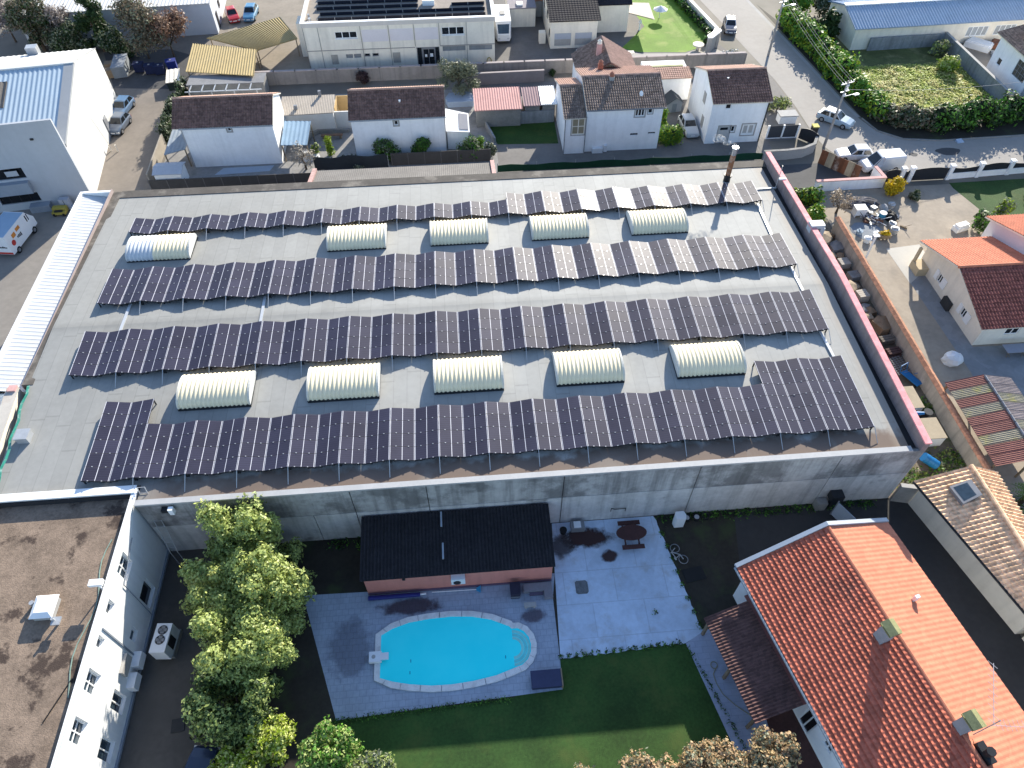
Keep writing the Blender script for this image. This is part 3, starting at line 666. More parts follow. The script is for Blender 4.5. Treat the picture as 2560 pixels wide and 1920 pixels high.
# the two plain white houses
def plain_house(label, x, yw, W, hole):
    t = thing('white_house', label, 'house', (x, yw, 0), 0, 'white houses in a row behind the warehouse')
    gable_walls(t, 0, W, 0, 6.4, 5.15, 3.1, 6.75, M_WHITE, [hole])
    window(t, (0, 0, 0), (1, 0), *hole, M_WHITE2, M_GLASS, .12, bar=.07); surround(t, *hole, 0, .16)
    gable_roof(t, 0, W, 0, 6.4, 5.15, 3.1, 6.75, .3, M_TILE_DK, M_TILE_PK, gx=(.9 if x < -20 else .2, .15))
    b = B(); b.tube([(-.05 if x < -20 else W + .02, -.08, 5.0), (-.05 if x < -20 else W + .02, -.08, .1)], .05, 6); b.obj('downpipe', M_GALV, t)
    b = B(); b.cyl((-.2, -.36, 4.98), (W + .2, -.36, 4.98), .06, .06, 6); b.obj('gutter', M_GALV, t)
    return t
h1 = plain_house('white house with plain dark roof and one tiny window, nearest the big white hall', -30.6, 74.75, 9.95, (4.95, 5.35, 4.35, 4.85))
h2 = plain_house('white house with dark roof behind two round dark shrubs', -12.0, 74.9, 10.5, (4.8, 5.25, 4.1, 4.65))
vent_tile(h2, 5.6, 1.6, 6.05)

# house with the brown roofs and the chimneys
t = thing('brown_roofed_house', 'large white house with stepped brown tiled roofs and terracotta chimneys', 'house', (12.25, 74.2, 0))
H = [(5.6, 6.7, 4.25, 5.25), (7.05, 7.6, 4.55, 5.2), (5.35, 6.25, 1.9, 2.15), (7.45, 8.3, 2.0, 2.2)]
b = B(); b.wall((2.4, 0, 0), (1, 0), 8.8, 5.5, H, .16); x1 = 11.2
b.q((x1, 0, 0), (x1, 9, 0), (x1, 9, 5.5), (x1, 4.4, 6.9), (x1, 0, 5.5)); b.q((2.4, 9, 0), (2.4, 0, 0), (2.4, 0, 5.5), (2.4, 4.4, 6.9), (2.4, 9, 5.5)); b.q((x1, 9, 0), (2.4, 9, 0), (2.4, 9, 5.5), (x1, 9, 5.5))
b.q((3, 9.02, 0), (3, 15, 0), (3, 15, 4.4), (3, 9.02, 4.4)); b.q((10, 15, 0), (10, 9.02, 0), (10, 9.02, 4.4), (10, 15, 4.4)); b.q((10, 15, 0), (3, 15, 0), (3, 15, 4.4), (6.5, 15, 5.5), (10, 15, 4.4))
b.obj('wall', M_WHITE, t)
hp = [(.75, 2.25, 2.45, 4.55)]
b = B(); b.wall((0, -.25, 0), (1, 0), 2.39, 4.7, hp, .16); b.q((0, 8.3, 0), (0, -.25, 0), (0, -.25, 4.7), (0, 4.2, 6.1), (0, 8.3, 4.7)); b.q((2.39, -.25, 0), (2.39, 0, 0), (2.39, 0, 4.7), (2.39, -.25, 4.7)); b.q((2.39, 8.3, 0), (0, 8.3, 0), (0, 8.3, 4.7), (2.39, 8.3, 4.7))
b.obj('porch_wall', M_WHITE, t)
window(t, (0, -.25, 0), (1, 0), *hp[0], M_CREAM, mat('tan_panel', (.42, .36, .24), .1, 1), .1, (.5,), .1, (.48,)); surround(t, *hp[0], -.25, .12)
window(t, (2.4, 0, 0), (1, 0), *H[0], M_WHITE2, M_GLASS, .12, (.33, .66), .09); surround(t, 2.4 + H[0][0], 2.4 + H[0][1], H[0][2], H[0][3], 0, .14)
window(t, (2.4, 0, 0), (1, 0), *H[1], M_WHITE2, M_GLASS, .12, (), .08); surround(t, 2.4 + H[1][0], 2.4 + H[1][1], H[1][2], H[1][3], 0, .1)
for h in H[2:]: window(t, (2.4, 0, 0), (1, 0), *h, M_GREYM, M_GLASS, .1, (.33, .66), .05, name='vent_window')
gable_roof(t, 2.3, 11.2, 0, 9, 5.5, 4.4, 6.95, .35, M_TILE_BR, M_TILE_PK, .26, .36, .05, .05, gx=(.0, .25))
gable_roof(t, 0, 2.28, -.25, 8.3, 4.7, 4.2, 6.1, .3, M_TILE_BR, M_TILE_PK, .26, .36, .05, .05, name='porch_roof', gx=(.25, 0))
b = B()  # rear wing, ridge running back
b.sheet((2.7, 15.2, 4.35), (2.7, 8.2, 4.35), (6.4, 8.2, 6.6), (6.4, 15.2, 6.6), .3, .05, 9, .05, 0, 5, .1); b.sheet((10.4, 8.2, 4.2), (10.4, 15.2, 4.2), (6.4, 15.2, 6.6), (6.4, 8.2, 6.6), .3, .03, 9, .04, 1, 5, .1)
b.obj('rear_roof', [M_TILE_BR, M_TILE_PK], t)
for cx, cy, cz, hh, mm, nm in ((5.7, 3.9, 6.5, 1.0, M_TERRA, 0), (5.1, 7.8, 5.6, 1.4, M_TERRA, 1), (5.5, 11.5, 5.8, 1.9, M_PINK, 2)):
    b = B(); b.box(cx - .28, cx + .28, cy - .28, cy + .28, cz - .6, cz + hh - .35); c = b.obj('chimney', mm if nm else mat('grey_stack', (.5, .48, .46), .1, 2), t)
    b = B(); b.cyl((cx, cy, cz + hh - .34), (cx, cy, cz + hh - .02), .3, .22, 8); b.cyl((cx, cy, cz + hh - .019), (cx, cy, cz + hh + .22), .3, .02, 8); b.obj('chimney_cap', M_TERRA if nm < 2 else M_CREAM, c)
b = B(); b.cyl((8.6, 1.2, 5.8), (8.6, 1.2, 6.35), .03, .03, 5); ant = b.obj('satellite_dish', M_GALV, t)
b = B(); b.cyl((8.6, 1.2, 6.36), (8.68, 1.08, 6.44), .05, .3, 10); b.obj('dish', M_WHITE2, ant)
for x_, z_ in ((2.36, 4.7), (-.06, 4.6)): b = B(); b.tube([(x_, -.34, z_), (x_, -.34, .1)], .05, 6); b.obj('downpipe', M_GREYM, t)
b = B(); b.cyl((2.35, -.42, 5.4), (11.45, -.42, 5.4), .07, .07, 6); b.obj('gutter', M_GREYM, t)
b = B(); b.box(3.35, 4.6, -.45, -.02, 0, .6); b.box(4.7, 5.1, -.4, -.02, .1, .9); b.obj('heat_pump', M_PLASTIC_W, t)

# fourth white house
t = thing('white_house', 'white house with dark roof, door and shuttered window, beside the parked white car', 'house', (29.35, 74.7, 0), 0, 'white houses in a row behind the warehouse')
H = [(1.5, 2.3, 4.3, 5.15), (1.35, 2.75, .02, 2.25), (2.85, 3.35, 1.4, 2.2), (4.2, 5.75, .95, 2.35)]
gable_walls(t, 0, 6.55, 0, 8.2, 5.3, 4.0, 6.95, M_WHITE, H)
window(t, (0, 0, 0), (1, 0), *H[0], M_WHITE2, M_GLASS, .12, (), .14); window(t, (0, 0, 0), (1, 0), *H[2], M_WHITE2, M_GLASS, .12, (), .1); surround(t, *H[2], 0, .1)
window(t, (0, 0, 0), (1, 0), *H[3], M_WHITE2, mat('shutter_white', (.6, .6, .58), .05, 3), .1, (.5,), .2); surround(t, *H[3], 0, .14)
b = B(); b.box(1.36, 2.74, .08, .15, .03, 2.24); d = b.obj('door', mat('door_white', (.7, .7, .68), .05, 2), t); b = B(); b.box(1.6, 2.5, .05, .079, 1.7, 2.0); b.obj('door_window', M_GLASS, d); surround(t, 1.35, 2.75, .1, 2.25, 0, .1)
gable_roof(t, 0, 6.55, 0, 8.2, 5.3, 4.0, 7.0, .3, M_TILE_DK, M_TILE_PK, gx=(.1, .4)); vent_tile(t, 2.2, 2.9, 6.5)
for u0, u1, z0, z1 in ((2.6, 3.5, 3.6, 4.9), (1.8, 2.6, 1.0, 2.4)):
    b = B(); b.box(-.05, -.003, u0, u1, z0, z1); b.obj('side_shutter', M_STONE, t)
b = B(); b.box(6.56, 6.66, -.1, .6, 0, 5.1); b.obj('corner_pier', M_DARK, t)
b = B(); b.box(.3, 7.6, 8.75, 9.05, 3.4, 5.0); b.obj('rear_parapet', mat('yellowed_white', (.75, .72, .55), .05, 1), t)

# ------------------------------------------------------------------ big white hall (rotated)
t = thing('white_hall', 'large white industrial hall with pale blue ribbed roof and grey front wall', 'hall', (-40.54, 69.39, 0), rad(7.5))
LX = -34
M_HALLW = mat('hall_white', (.8, .8, .78), .03, .4); M_HALLG = mat('hall_grey', (.42, .44, .47), .05, .3, streak=.05)
fw = [(LX, 0, 0), (0, 0, 0)]
Hf = [(-9.5 - LX, -5.1 - LX, 3.75, 4.98), (-9.0 - LX, -5.0 - LX, .85, 1.95), (-20 - LX, -15 - LX, 3.75, 4.98)]
b = B(); b.wall((LX, -.3, 0), (1, 0), -LX, 9.75, Hf, .25); b.q((0, -.3, 0), (0, 0, 0), (0, 0, 9.75), (0, -.3, 9.75)); b.q((LX, -.3, 9.75), (0, -.3, 9.75), (0, 0, 9.75), (LX, 0, 9.75)); b.q((0, 0, 6), (LX, 0, 6), (LX, 0, 9.75), (0, 0, 9.75))
b.obj('front_wall', M_HALLG, t)
M_STRIPW = glass('strip_window_glass', (.012, .013, .016))
window(t, (LX, -.3, 0), (1, 0), *Hf[0], M_DARK, M_STRIPW, .2, (.35, .7), .08); window(t, (LX, -.3, 0), (1, 0), *Hf[1], M_DARK, M_STRIPW, .2, (.25, .5, .75), .08)
b = B(); b.box(-6.9, -5.7, -.33, -.304, 4.1, 4.7); b.obj('sign_panel', mat('pale_panel', (.55, .57, .6), .05, 2), t)
b = B(); b.box(-9.6, -5.1, -.9, -.304, 2.2, 3.5, 0); b.obj('window_hood', mat('blue_grey_panel', (.38, .42, .48), .06, 1), t)
b = B(); b.box(-2.75, -2.45, -.42, -.304, 7.85, 8.05); b.obj('wall_lamp', M_DARK, t)
b = B(); g = [(.02, 6.5), (12.5, 9.33), (20.95, 7.0)]
b.q((0, .01, 0), (0, 20.95, 0), (0, 20.95, 7.0), (0, 12.5, 9.35), (0, .01, 6.45)); b.q((0, 20.95, 0), (LX, 20.95, 0), (LX, 20.95, 7), (0, 20.95, 7))
b.prism([(.002, 9.4), (.05, 9.4), (.05, 11.1), (.002, 11.1)], 0, [4.6, 4.6, 3.0, 3.0]) if False else None
b.obj('gable_wall', M_HALLW, t)
b = B(); b.q((.02, 9.6, 4.3), (.02, 11.1, .02), (.02, 20.9, .02), (.02, 20.9, 3.2)); b.obj('lower_cladding', mat('off_white_cladding', (.74, .74, .72), .04, .8), t)
M_BLUEROOF = mat('pale_blue_roof', (.5, .62, .72), .05, .6, rough=.45)
b = B(); b.sheet((LX, .05, 6.75), (-1.0, .05, 6.75), (-1.0, 12.3, 9.38), (LX, 12.3, 9.38), .5, .03, 0, 0, 0, 6, .05); f = b.obj('roof', M_BLUEROOF, t)
b = B(); b.sheet((0, 21.2, 6.95), (LX, 21.2, 6.95), (LX, 12.7, 9.38), (0, 12.7, 9.38), .62, .03, 0, 0, 0, 4, .05); b.obj('back_roof', M_HALLW, t)
b = B(); b.prism([(-.98, .05), (.06, .05), (.06, 12.5), (-.98, 12.5)], [6.6, 6.6, 9.2, 9.2], [6.9, 6.9, 9.5, 9.5]); b.obj('verge', mat('verge_grey', (.42, .44, .46), .05, 1), t)
b = B(); b.box(LX, .06, 12.2, 12.8, 9.35, 9.52); b.obj('ridge_cap', M_HALLW, t)
b = B(); b.sheet((-10.5, 6.4, 8.2), (-6.65, 6.4, 8.2), (-6.65, 10.3, 9.04), (-10.5, 10.3, 9.04), .62, .055, 0, 0, 0, 6, .04); b.obj('rooflight', mat('old_rooflight', (.2, .18, .16), .2, 1), t)
b = B(); b.box(-7.4, -6.2, 20.4, 21.4, 7.0, 8.0); b.obj('roof_unit', M_GALV, t)
b = B(); b.box(.005, .12, 12.8, 13.9, .05, 2.3); b.obj('door', M_GREYM, t)
b = B(); b.cyl((.5, 9.6, 0), (.5, 9.6, .9), .08, .08, 7); b.cyl((1.3, 9.3, 0), (1.3, 9.3, .9), .08, .08, 7); b.obj('bollard', M_CREAM, t)
b = B(); b.box(-6.2, -4.2, -1.2, -.31, 0, .75); b.obj('entrance_step', mat('pale_blue_box', (.36, .4, .46), .1, 1), t)

# lean-to with white ribbed roof along the warehouse
t = thing('lean_to', 'long narrow lean-to with white ribbed sheet roof along the warehouse side', 'lean-to', (-33.66, 36.6, 0))
b = B(); b.sheet((0, 24.2, 6.0), (0, 0, 6.0), (-2.75, 0, 6.5), (-2.75, 24.2, 6.5), .42, .009, 0, 0, 0, 6, .05, None, True); b.obj('roof', mat('white_sheet', (.72, .74, .75), .05, .6, rough=.5), t)
b = B(); b.box(-3.05, -2.755, 0, 24.6, 0, 6.62); b.q((-2.75, 24.6, 0), (-2.75, 24.3, 0), (0, 24.3, 0), (0, 24.6, 0)); b.box(-2.752, 0, 24.3, 24.6, 0, 6.64); b.box(-2.752, 0, 0, .1, 0, 5.9); b.obj('wall', M_WHITE2, t)
b = B(); b.box(-.06, .01, 0, 24.6, 6.3, 6.78); b.obj('coping', mat('dusty_pink', (.5, .4, .37), .1, 1), t)
# green net lying on the edge, wall beyond
t = thing('boundary_wall', 'pale capped wall running from the lean-to towards the corner of the picture', 'wall', (-33.9, 36.5, 0))
b = B(); b.prism([(0, 0), (-.75, 0), (.4, -13), (1.1, -13)], 0, 6.72); b.obj('wall', M_CREAM, t)
b = B(); b.prism([(0.06, -.02), (-.81, -.02), (.34, -13), (1.16, -13)], 6.722, 6.8); b.obj('coping', mat('pale_coping', (.66, .61, .54), .08, .8, dirt=(.4, .34, .28), dirt_amt=.5), t)
b = B(); b.box(-.6, -.02, -.5, .05, 6.802, 6.95); b.obj('pier_cap', M_PINK, t)
b = B(); P = [(-33.05 + .085 * i + .1 * math.sin(i * 1.9), 36.4 - .82 * i) for i in range(12)]
b.strip([(x, y) for x, y in P], .2, 6.95); 
solo(b, 'safety_net', 'strip of green safety net lying along the roof edge', 'net', mat('green_net', (.05, .35, .25), .3, 3, dirt=(.4, .5, .45), dirt_amt=.7, dirt_sc=2))
t = thing('low_building', 'low dark flat-roofed building between the boundary wall and the yard', 'building', (-46, 27.5, 0))
b = B(); b.prism([(0, 0), (12.6, 0), (11.5, 9), (0, 9)], 0, 3.0); b.obj('wall', M_CONC_L, t); b = B(); b.prism([(.3, .3), (12.3, .3), (11.2, 8.7), (.3, 8.7)], 3.002, 3.12); b.obj('roof', mat('bitumen', (.07, .08, .1), .2, .5), t)
b = B(); b.box(7, 10.5, 5, 8, 3.122, 3.5); b.obj('rooflight', mat('pale_sheet', (.5, .52, .55), .1, 1), t)

# grey lower roof at the back of the warehouse, with pink brick ends
t = thing('rear_extension', 'low grey sheet roofed extension with pink brick ends behind the warehouse', 'extension', (-15.0, 61.35, 0))
M_FIB = mat('fibre_cement', (.22, .205, .19), .14, .6, streak=.0, dirt=(.12, .11, .1), dirt_amt=.4)
b = B(); b.sheet((18.3, 3.9, 5.0), (.2, 3.9, 5.0), (.2, 0, 5.95), (18.3, 0, 5.95), .2, .008, 4, .025, 0, 4, .05); b.obj('roof', M_FIB, t)
b = B(); b.box(.1, 18.4, .05, 3.75, 0, 4.85); b.obj('wall', M_CONC, t)
for x in (0, 18.35):
    b = B(); b.prism([(x - .25, -.02), (x + .15, -.02), (x + .15, 4.1), (x - .25, 4.1)], 0, [6.15, 6.15, 5.2, 5.2]); b.obj('brick_end', mat('pink_brick', (.56, .36, .33), .15, 2, cell=.15, cell_sc=6), t)

# ------------------------------------------------------------------ office block with its own solar rows
t = thing('office_block', 'two storey beige panel office block with flat solar roof behind the boundary wall', 'office', (-19.35, 96.1, 0))
W = 24.95; Hh = [(4.0, 6.9, 4.35, 5.25), (17.95, 20.95, 4.3, 5.35), (5.0, 5.9, 1.75, 2.3), (6.05, 7.0, 1.75, 2.3), (7.45, 8.2, 1.85, 2.3), (8.5, 9.35, 1.85, 2.3), (14.45, 17.5, .02, 2.85), (17.95, 21.0, 2.2, 2.85), (21.5, 24.6, 2.2, 2.85)]
b = B(); b.wall((0, 0, 0), (1, 0), W, 5.95, Hh, .2); b.q((W, 0, 0), (W, 14, 0), (W, 14, 5.95), (W, 0, 5.95)); b.q((0, 14, 0), (0, 0, 0), (0, 0, 5.95), (0, 14, 5.95)); b.q((W, 14, 0), (0, 14, 0), (0, 14, 5.95), (W, 14, 5.95)); b.obj('wall', M_BEIGE, t)
b = B(); b.box(-.1, W + .1, -.12, .25, 5.952, 6.5); b.box(-.1, .25, .252, 14.1, 5.952, 6.5); b.box(W - .25, W + .1, .252, 14.1, 5.952, 6.5); b.box(.252, W - .252, 13.8, 14.1, 5.952, 6.5); b.obj('fascia', mat('fascia_grey', (.56, .52, .48), .05, .6), t)
b = B(); b.box(-.16, W + .16, -.18, .3, 6.502, 6.56); b.box(-.16, .3, .302, 14.16, 6.502, 6.56); b.box(W - .3, W + .16, .302, 14.16, 6.502, 6.56); b.obj('coping', M_WHITE2, t)
b = B(); b.box(.26, W - .26, .26, 13.79, 5.8, 6.05); b.obj('roof', mat('office_gravel', (.38, .33, .28), .12, 1), t)
b = B(); b.box(0, 14.3, -.05, -.003, 2.84, 2.93); b.box(17.6, W, -.05, -.003, 2.9, 3.0)
for x in (0.0, 1.9, 7.35, 11.0, 14.3, 17.6, 21.2): b.box(x, x + .07, -.055, -.003, 3.02 if x in (14.3, 17.6) else .02, 5.93)
b.obj('joint_trim', mat('trim_grey', (.4, .38, .35), .05, 1), t)
b = B(); b.box(7.5, 10.9, -.03, -.003, 3.85, 5.4); b.box(11.15, 14.2, -.03, -.003, 3.85, 5.4); b.box(14.45, 17.5, -.03, -.003, 3.85, 5.4); b.obj('infill_panel', mat('infill_grey', (.66, .62, .62), .04, .8), t)
for i, h in enumerate(Hh):
    if i == 6: continue
    mull = (.33, .66) if h[1] - h[0] > 2 else (); pane = M_GLASS if i in (0, 1, 4, 5) else mat('frosted', (.34, .37, .38), .15, 1, rough=.3)
    window(t, (0, 0, 0), (1, 0), *h, M_WHITE2 if i < 2 else M_GREYM, pane, .15, mull, .09, sill=i < 2)
b = B(); b.box(14.46, 17.49, .1, .17, .03, 2.84); e_ = b.obj('entrance', M_GREYM, t)
b = B(); b.box(14.55, 15.1, .06, .098, .2, 2.75); b.box(15.35, 16.0, .06, .098, .3, 2.5); b.box(16.1, 16.75, .06, .098, .3, 2.5); b.box(16.95, 17.42, .06, .098, .2, 2.75); b.obj('door_glass', M_GLASS, e_)
b = B(); b.box(15.5, 15.8, .04, .058, 1.5, 1.85); b.box(16.2, 16.6, .04, .058, 1.5, 1.95); b.obj('door_notice', M_WHITE2, e_)
b = B(); pts = [(24.15 + .3 * math.cos(a), -.12, .65 + .5 * math.sin(a)) for a in np.linspace(0, 2 * math.pi, 15)]; b.tube(pts, .06, 5); b.obj('hose_reel', mat('yellow_hose', (.5, .4, .12), .1, 2), t)
b = B(); b.box(3, 3.9, -.02, -.003, 1.0, 2.3); b.box(11.2, 12.2, -.02, -.003, .9, 2.3); b.obj('stain_panel', mat('patched_beige', (.48, .46, .41), .1, 1), t)
for k, (y, xa, xb) in enumerate(((1.4, 2.0, 23.9), (3.0, 2.1, 23.9), (4.7, 1.5, 15.0), (4.7, 19.5, 23.9), (6.4, 1.5, 15), (8.2, 1.5, 23))):
    n = int((xb - xa) / 2.0); s = thing('solar_array', None, None) if False else None
    b = B(); b.add([(xa, y, 6.1), (xb, y, 6.1), (xb, y, 6.5), (xa, y, 6.5), (xa, y + .62, 6.16), (xb, y + .62, 6.16), (xb, y + .62, 6.1), (xa, y + .62, 6.1)], [[0, 1, 2, 3], [3, 2, 5, 4], [4, 5, 6, 7], [0, 3, 4, 7], [1, 6, 5, 2]])
    pr = b.obj('solar_row', mat('office_pv', (.012, .018, .035), .1, 1, rough=.25, spec=.5), t)
    b = B()
    for i in range(n + 1): x = xa + (xb - xa) * i / n; b.add([(x - .03, y - .01, 6.1), (x + .03, y - .01, 6.1), (x + .03, y - .01, 6.51), (x - .03, y - .01, 6.51), (x + .03, y + .62, 6.17), (x - .03, y + .62, 6.17)], [[0, 1, 2, 3], [3, 2, 4, 5]])
    b.obj('panel_joint', M_GALV, pr)
b = B(); b.box(15.6, 17.2, 5.0, 5.9, 6.05, 6.7); b.obj('rooflight', M_WHITE2, t)
b = B(); b.cyl((1.0, 1.0, 6.05), (1.0, 1.0, 6.7), .2, .2, 8); b.cyl((.7, 2.4, 6.05), (.7, 2.4, 6.6), .15, .15, 8); b.obj('roof_vent', M_GALV, t)
b = B(); b.box(-1.6, -.02, 4.6, 7, 0, 4.5); b.obj('side_block', M_CREAM, t)

# beige house with the dark roof
t = thing('beige_house', 'beige house with dark slate roof and two garage doors by the bright lawn', 'house', (13.7, 100.2, 0))
Hg = [(.55, 2.9, .35, 2.1), (3.45, 5.85, .35, 2.1)]
b = B(); b.wall((0, 0, 0), (1, 0), 6.5, 3.9, Hg, .2); b.q((6.5, 0, 0), (6.5, 4.4, 0), (6.5, 4.4, 3.9), (6.5, 0, 3.9)); b.wall((6.5, 4.4, 0), (1, 0), 5.3, 3.9, (), .2); b.q((11.8, 4.4, 0), (11.8, 18, 0), (11.8, 18, 3.9), (11.8, 4.4, 3.9)); b.q((0, 18, 0), (0, 0, 0), (0, 0, 3.9), (0, 18, 3.9)); b.q((11.8, 18, 0), (0, 18, 0), (0, 18, 3.9), (11.8, 18, 3.9))
b.obj('wall', M_CREAM, t)
for h in Hg:
    b = B(); b.box(h[0] + .01, h[1] - .01, .08, .19, h[2] + .9, h[3] - .01); d = b.obj('garage_door', mat('blue_white_door', (.6, .63, .7), .05, 1), t)
    b = B(); b.box(h[0] + .01, h[1] - .01, .08, .19, h[2] + .01, h[2] + .898); b.obj('lower_panel', M_STONE, d)
M_SLATE = mat('dark_slate', (.03, .027, .034), .12, .6, cell=.12, cell_sc=4)
b = B(); b.sheet((-.3, -.35, 3.9), (6.9, -.35, 3.9), (6.9, 9, 6.3), (-.3, 9, 6.3), .4, .015, 22, .03, 0, 3, .12); b.sheet((6.9, 4.1, 3.95), (12.1, 4.1, 3.95), (12.1, 9, 6.3), (6.9, 9, 6.3), .4, .015, 12, .03, 0, 3, .12); b.sheet((12.1, 18.3, 3.9), (-.3, 18.3, 3.9), (-.3, 9.02, 6.3), (12.1, 9.02, 6.3), .4, .015, 22, .03, 0, 3, .12)
b.obj('roof', M_SLATE, t)
b = B(); b.box(9.1, 9.8, 5.2, 5.8, 4.2, 5.9); b.obj('chimney', M_CONC_L, t)
for y, z in ((1.0, 1.2), (4.0, 2.4), (7.5, 2.4)): b = B(); b.box(-.05, -.003, y, y + .7, z, z + 1); b.obj('side_window', M_GLASS, t)
b = B(); b.q((11.81, 4.5, 2.6), (15.2, 2.6, 2.4), (15.5, 8, 2.4), (11.81, 8, 2.6)); b.q((11.81, 4.5, 2.5), (11.81, 8, 2.5), (15.5, 8, 2.3), (15.2, 2.6, 2.3)); b.obj('awning', mat('cream_awning', (.74, .66, .55), .04, 1), t)
b = B(); b.box(-1.4, -.5, 1.6, 2.6, 0, 1.5); b.obj('outbuilding', M_CREAM, t)
t = thing('outbuilding', 'low beige outbuilding with a flat grey roof behind the white motorhome', 'outbuilding', (8.4, 107.3, 0))
b = B(); b.box(0, 3.9, 0, 6, 0, 2.6); b.obj('wall', M_CREAM, t); b = B(); b.box(-.1, 4.0, -.1, 6.1, 2.602, 2.75); b.obj('roof', mat('mauve_roof', (.36, .33, .36), .1, 1), t); b = B(); b.box(1.2, 2.1, .5, 1.6, 2.752, 3.0); b.obj('rooflight', M_WHITE2, t)
t = thing('roof_terrace', 'small brick red roof edge between the outbuilding and the beige house', 'outbuilding', (11.7, 110.5, 0))
b = B(); b.box(0, 1.9, 0, 5, 0, 2.4); b.obj('wall', M_STONE, t); b = B(); b.sheet((-.1, -.2, 2.4), (2.0, -.2, 2.4), (2.0, 5, 3.3), (-.1, 5, 3.3), .3, .03, 8, .04); b.obj('roof', M_TERRA, t)

# low pale industrial building beyond the trees
t = thing('pale_industrial_building', 'long low industrial building with blue grey front and white roof behind bare trees', 'building', (-34.0, 108.8, 0), rad(4))
b = B(); b.box(-26, 0, 0, 16, 0, 4.3); b.obj('wall', mat('blue_grey_front', (.5, .53, .58), .05, .4), t)
b = B(); b.sheet((-26.1, -.15, 4.32), (.1, -.15, 4.32), (.1, 16, 4.75), (-26.1, 16, 4.75), .5, .03, 0, 0, 0, 4, .08); b.obj('roof', M_HALLW, t)
b = B(); b.box(.003, .08, 1.6, 2.6, .02, 2.2); b.box(.003, .08, 5, 6, 1.5, 2.5); b.obj('door', M_DARK, t)
t = thing('annex_block', 'small grey annex with a little window behind the bare trees', 'building', (-55.5, 108.5, 0), rad(4))
b = B(); b.box(0, 5, 0, 5, 0, 3); b.obj('wall', M_CONC_L, t); b = B(); b.box(3.2, 3.7, -.04, -.003, 1.2, 2.1); b.obj('window', M_DARK, t)
# ------------------------------------------------------------------ right hand houses
def slope_quad(b, A, Bq, Cq, D, m, period=.28, amp=.04, cour=.36, step=.045, mu=2):
    n = max(3, int((Vector(D) - Vector(A)).length / cour)); b.sheet(A, Bq, Cq, D, period, amp, n, step, m, 5, .1, mu)
t = thing('cream_house', 'cream house with red tiled roof, orange on its far slope, beside the gravel yard', 'house', (45.35, 40.4, 0))
Hs = [(2.55, 3.25, .85, 1.75), (7.2, 7.9, .85, 1.75)]
b = B(); b.wall((0, 11.1, 0), (0, -1), 11.1, 2.75, [(11.1 - h[1], 11.1 - h[0], h[2], h[3]) for h in Hs], .15)
b.q((0, 0, 2.75), (0, 5.5, 4.5), (0, 11.1, 2.75)); Hq = [(2.3, 3.6, 1.2, 2.2), (5, 7, .05, 2.2)]
b.wall((0, 0, 0), (1, 0), 22, 2.75, Hq, .15); b.q((22, 0, 0), (22, 11.1, 0), (22, 11.1, 2.75), (22, 5.5, 4.5), (22, 0, 2.75)); b.q((22, 11.1, 0), (0, 11.1, 0), (0, 11.1, 2.75), (22, 11.1, 2.75))
b.obj('wall', M_CREAM, t)
for h in Hs:
    window(t, (0, 11.1, 0), (0, -1), 11.1 - h[1], 11.1 - h[0], h[2], h[3], M_WHITE2, M_GLASS, .1, (.5,), .08)
    for y0_, y1_ in ((h[0] - .75, h[0] - .02), (h[1] + .02, h[1] + .5)): b = B(); b.box(-.06, -.004, y0_, y1_, h[2] - .05, h[3] + .05); b.obj('shutter', M_WHITE2, t)
for h in Hq: window(t, (0, 0, 0), (1, 0), *h, M_WHITE2, M_GLASS, .1, (.5,), .08)
b = B(); slope_quad(b, (-.75, -.55, 2.66), (22.3, -.55, 2.66), (22.3, 5.5, 4.6), (-.75, 5.5, 4.6), 0, .3, .055, .4, .06); slope_quad(b, (22.3, 11.65, 2.66), (-.75, 11.65, 2.66), (-.75, 5.5, 4.6), (22.3, 5.5, 4.6), 1, .3, .035); b.cyl((-.8, 5.5, 4.62), (22.3, 5.5, 4.62), .14, .14, 8, 1)
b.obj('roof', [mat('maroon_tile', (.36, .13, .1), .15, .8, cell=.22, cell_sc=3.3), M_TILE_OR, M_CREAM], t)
b = B(); b.box(-1.05, -.005, 9.4, 10.9, 0, .9); b.box(-1.0, -.8, 10.6, 10.9, .9, 2.5); b.obj('porch_wall', mat('porch_cream', (.72, .58, .38), .06, 1), t)
b = B(); b.box(-.35, -.006, 4.4, 5.6, .0, .9); b.obj('meter_box', mat('dark_box', (.06, .06, .06), .2, 2), t)
t = thing('tall_cream_wing', 'taller lilac white wing with orange tiled roof rising beyond the cream house', 'house', (52.0, 42.0, 0))
b = B(); b.wall((0, 0, 0), (1, 0), 16, 3.9, (), .1); b.q((0, 11.3, 0), (0, 0, 0), (0, 0, 3.9), (0, 5.6, 5.8), (0, 11.3, 3.9)); b.q((16, 11.3, 0), (0, 11.3, 0), (0, 11.3, 3.9), (16, 11.3, 3.9)); b.q((16, 0, 0), (16, 11.3, 0), (16, 11.3, 3.9), (16, 5.6, 5.8), (16, 0, 3.9)); b.obj('wall', mat('lilac_white', (.66, .64, .66), .05, .6), t)
b = B(); slope_quad(b, (-.4, -.5, 3.8), (16.3, -.5, 3.8), (16.3, 5.6, 5.9), (-.4, 5.6, 5.9), 0); slope_quad(b, (16.3, 11.8, 3.8), (-.4, 11.8, 3.8), (-.4, 5.6, 5.9), (16.3, 5.6, 5.9), 0); b.obj('roof', [M_TILE_OR, M_TILE_OR, M_CREAM], t)

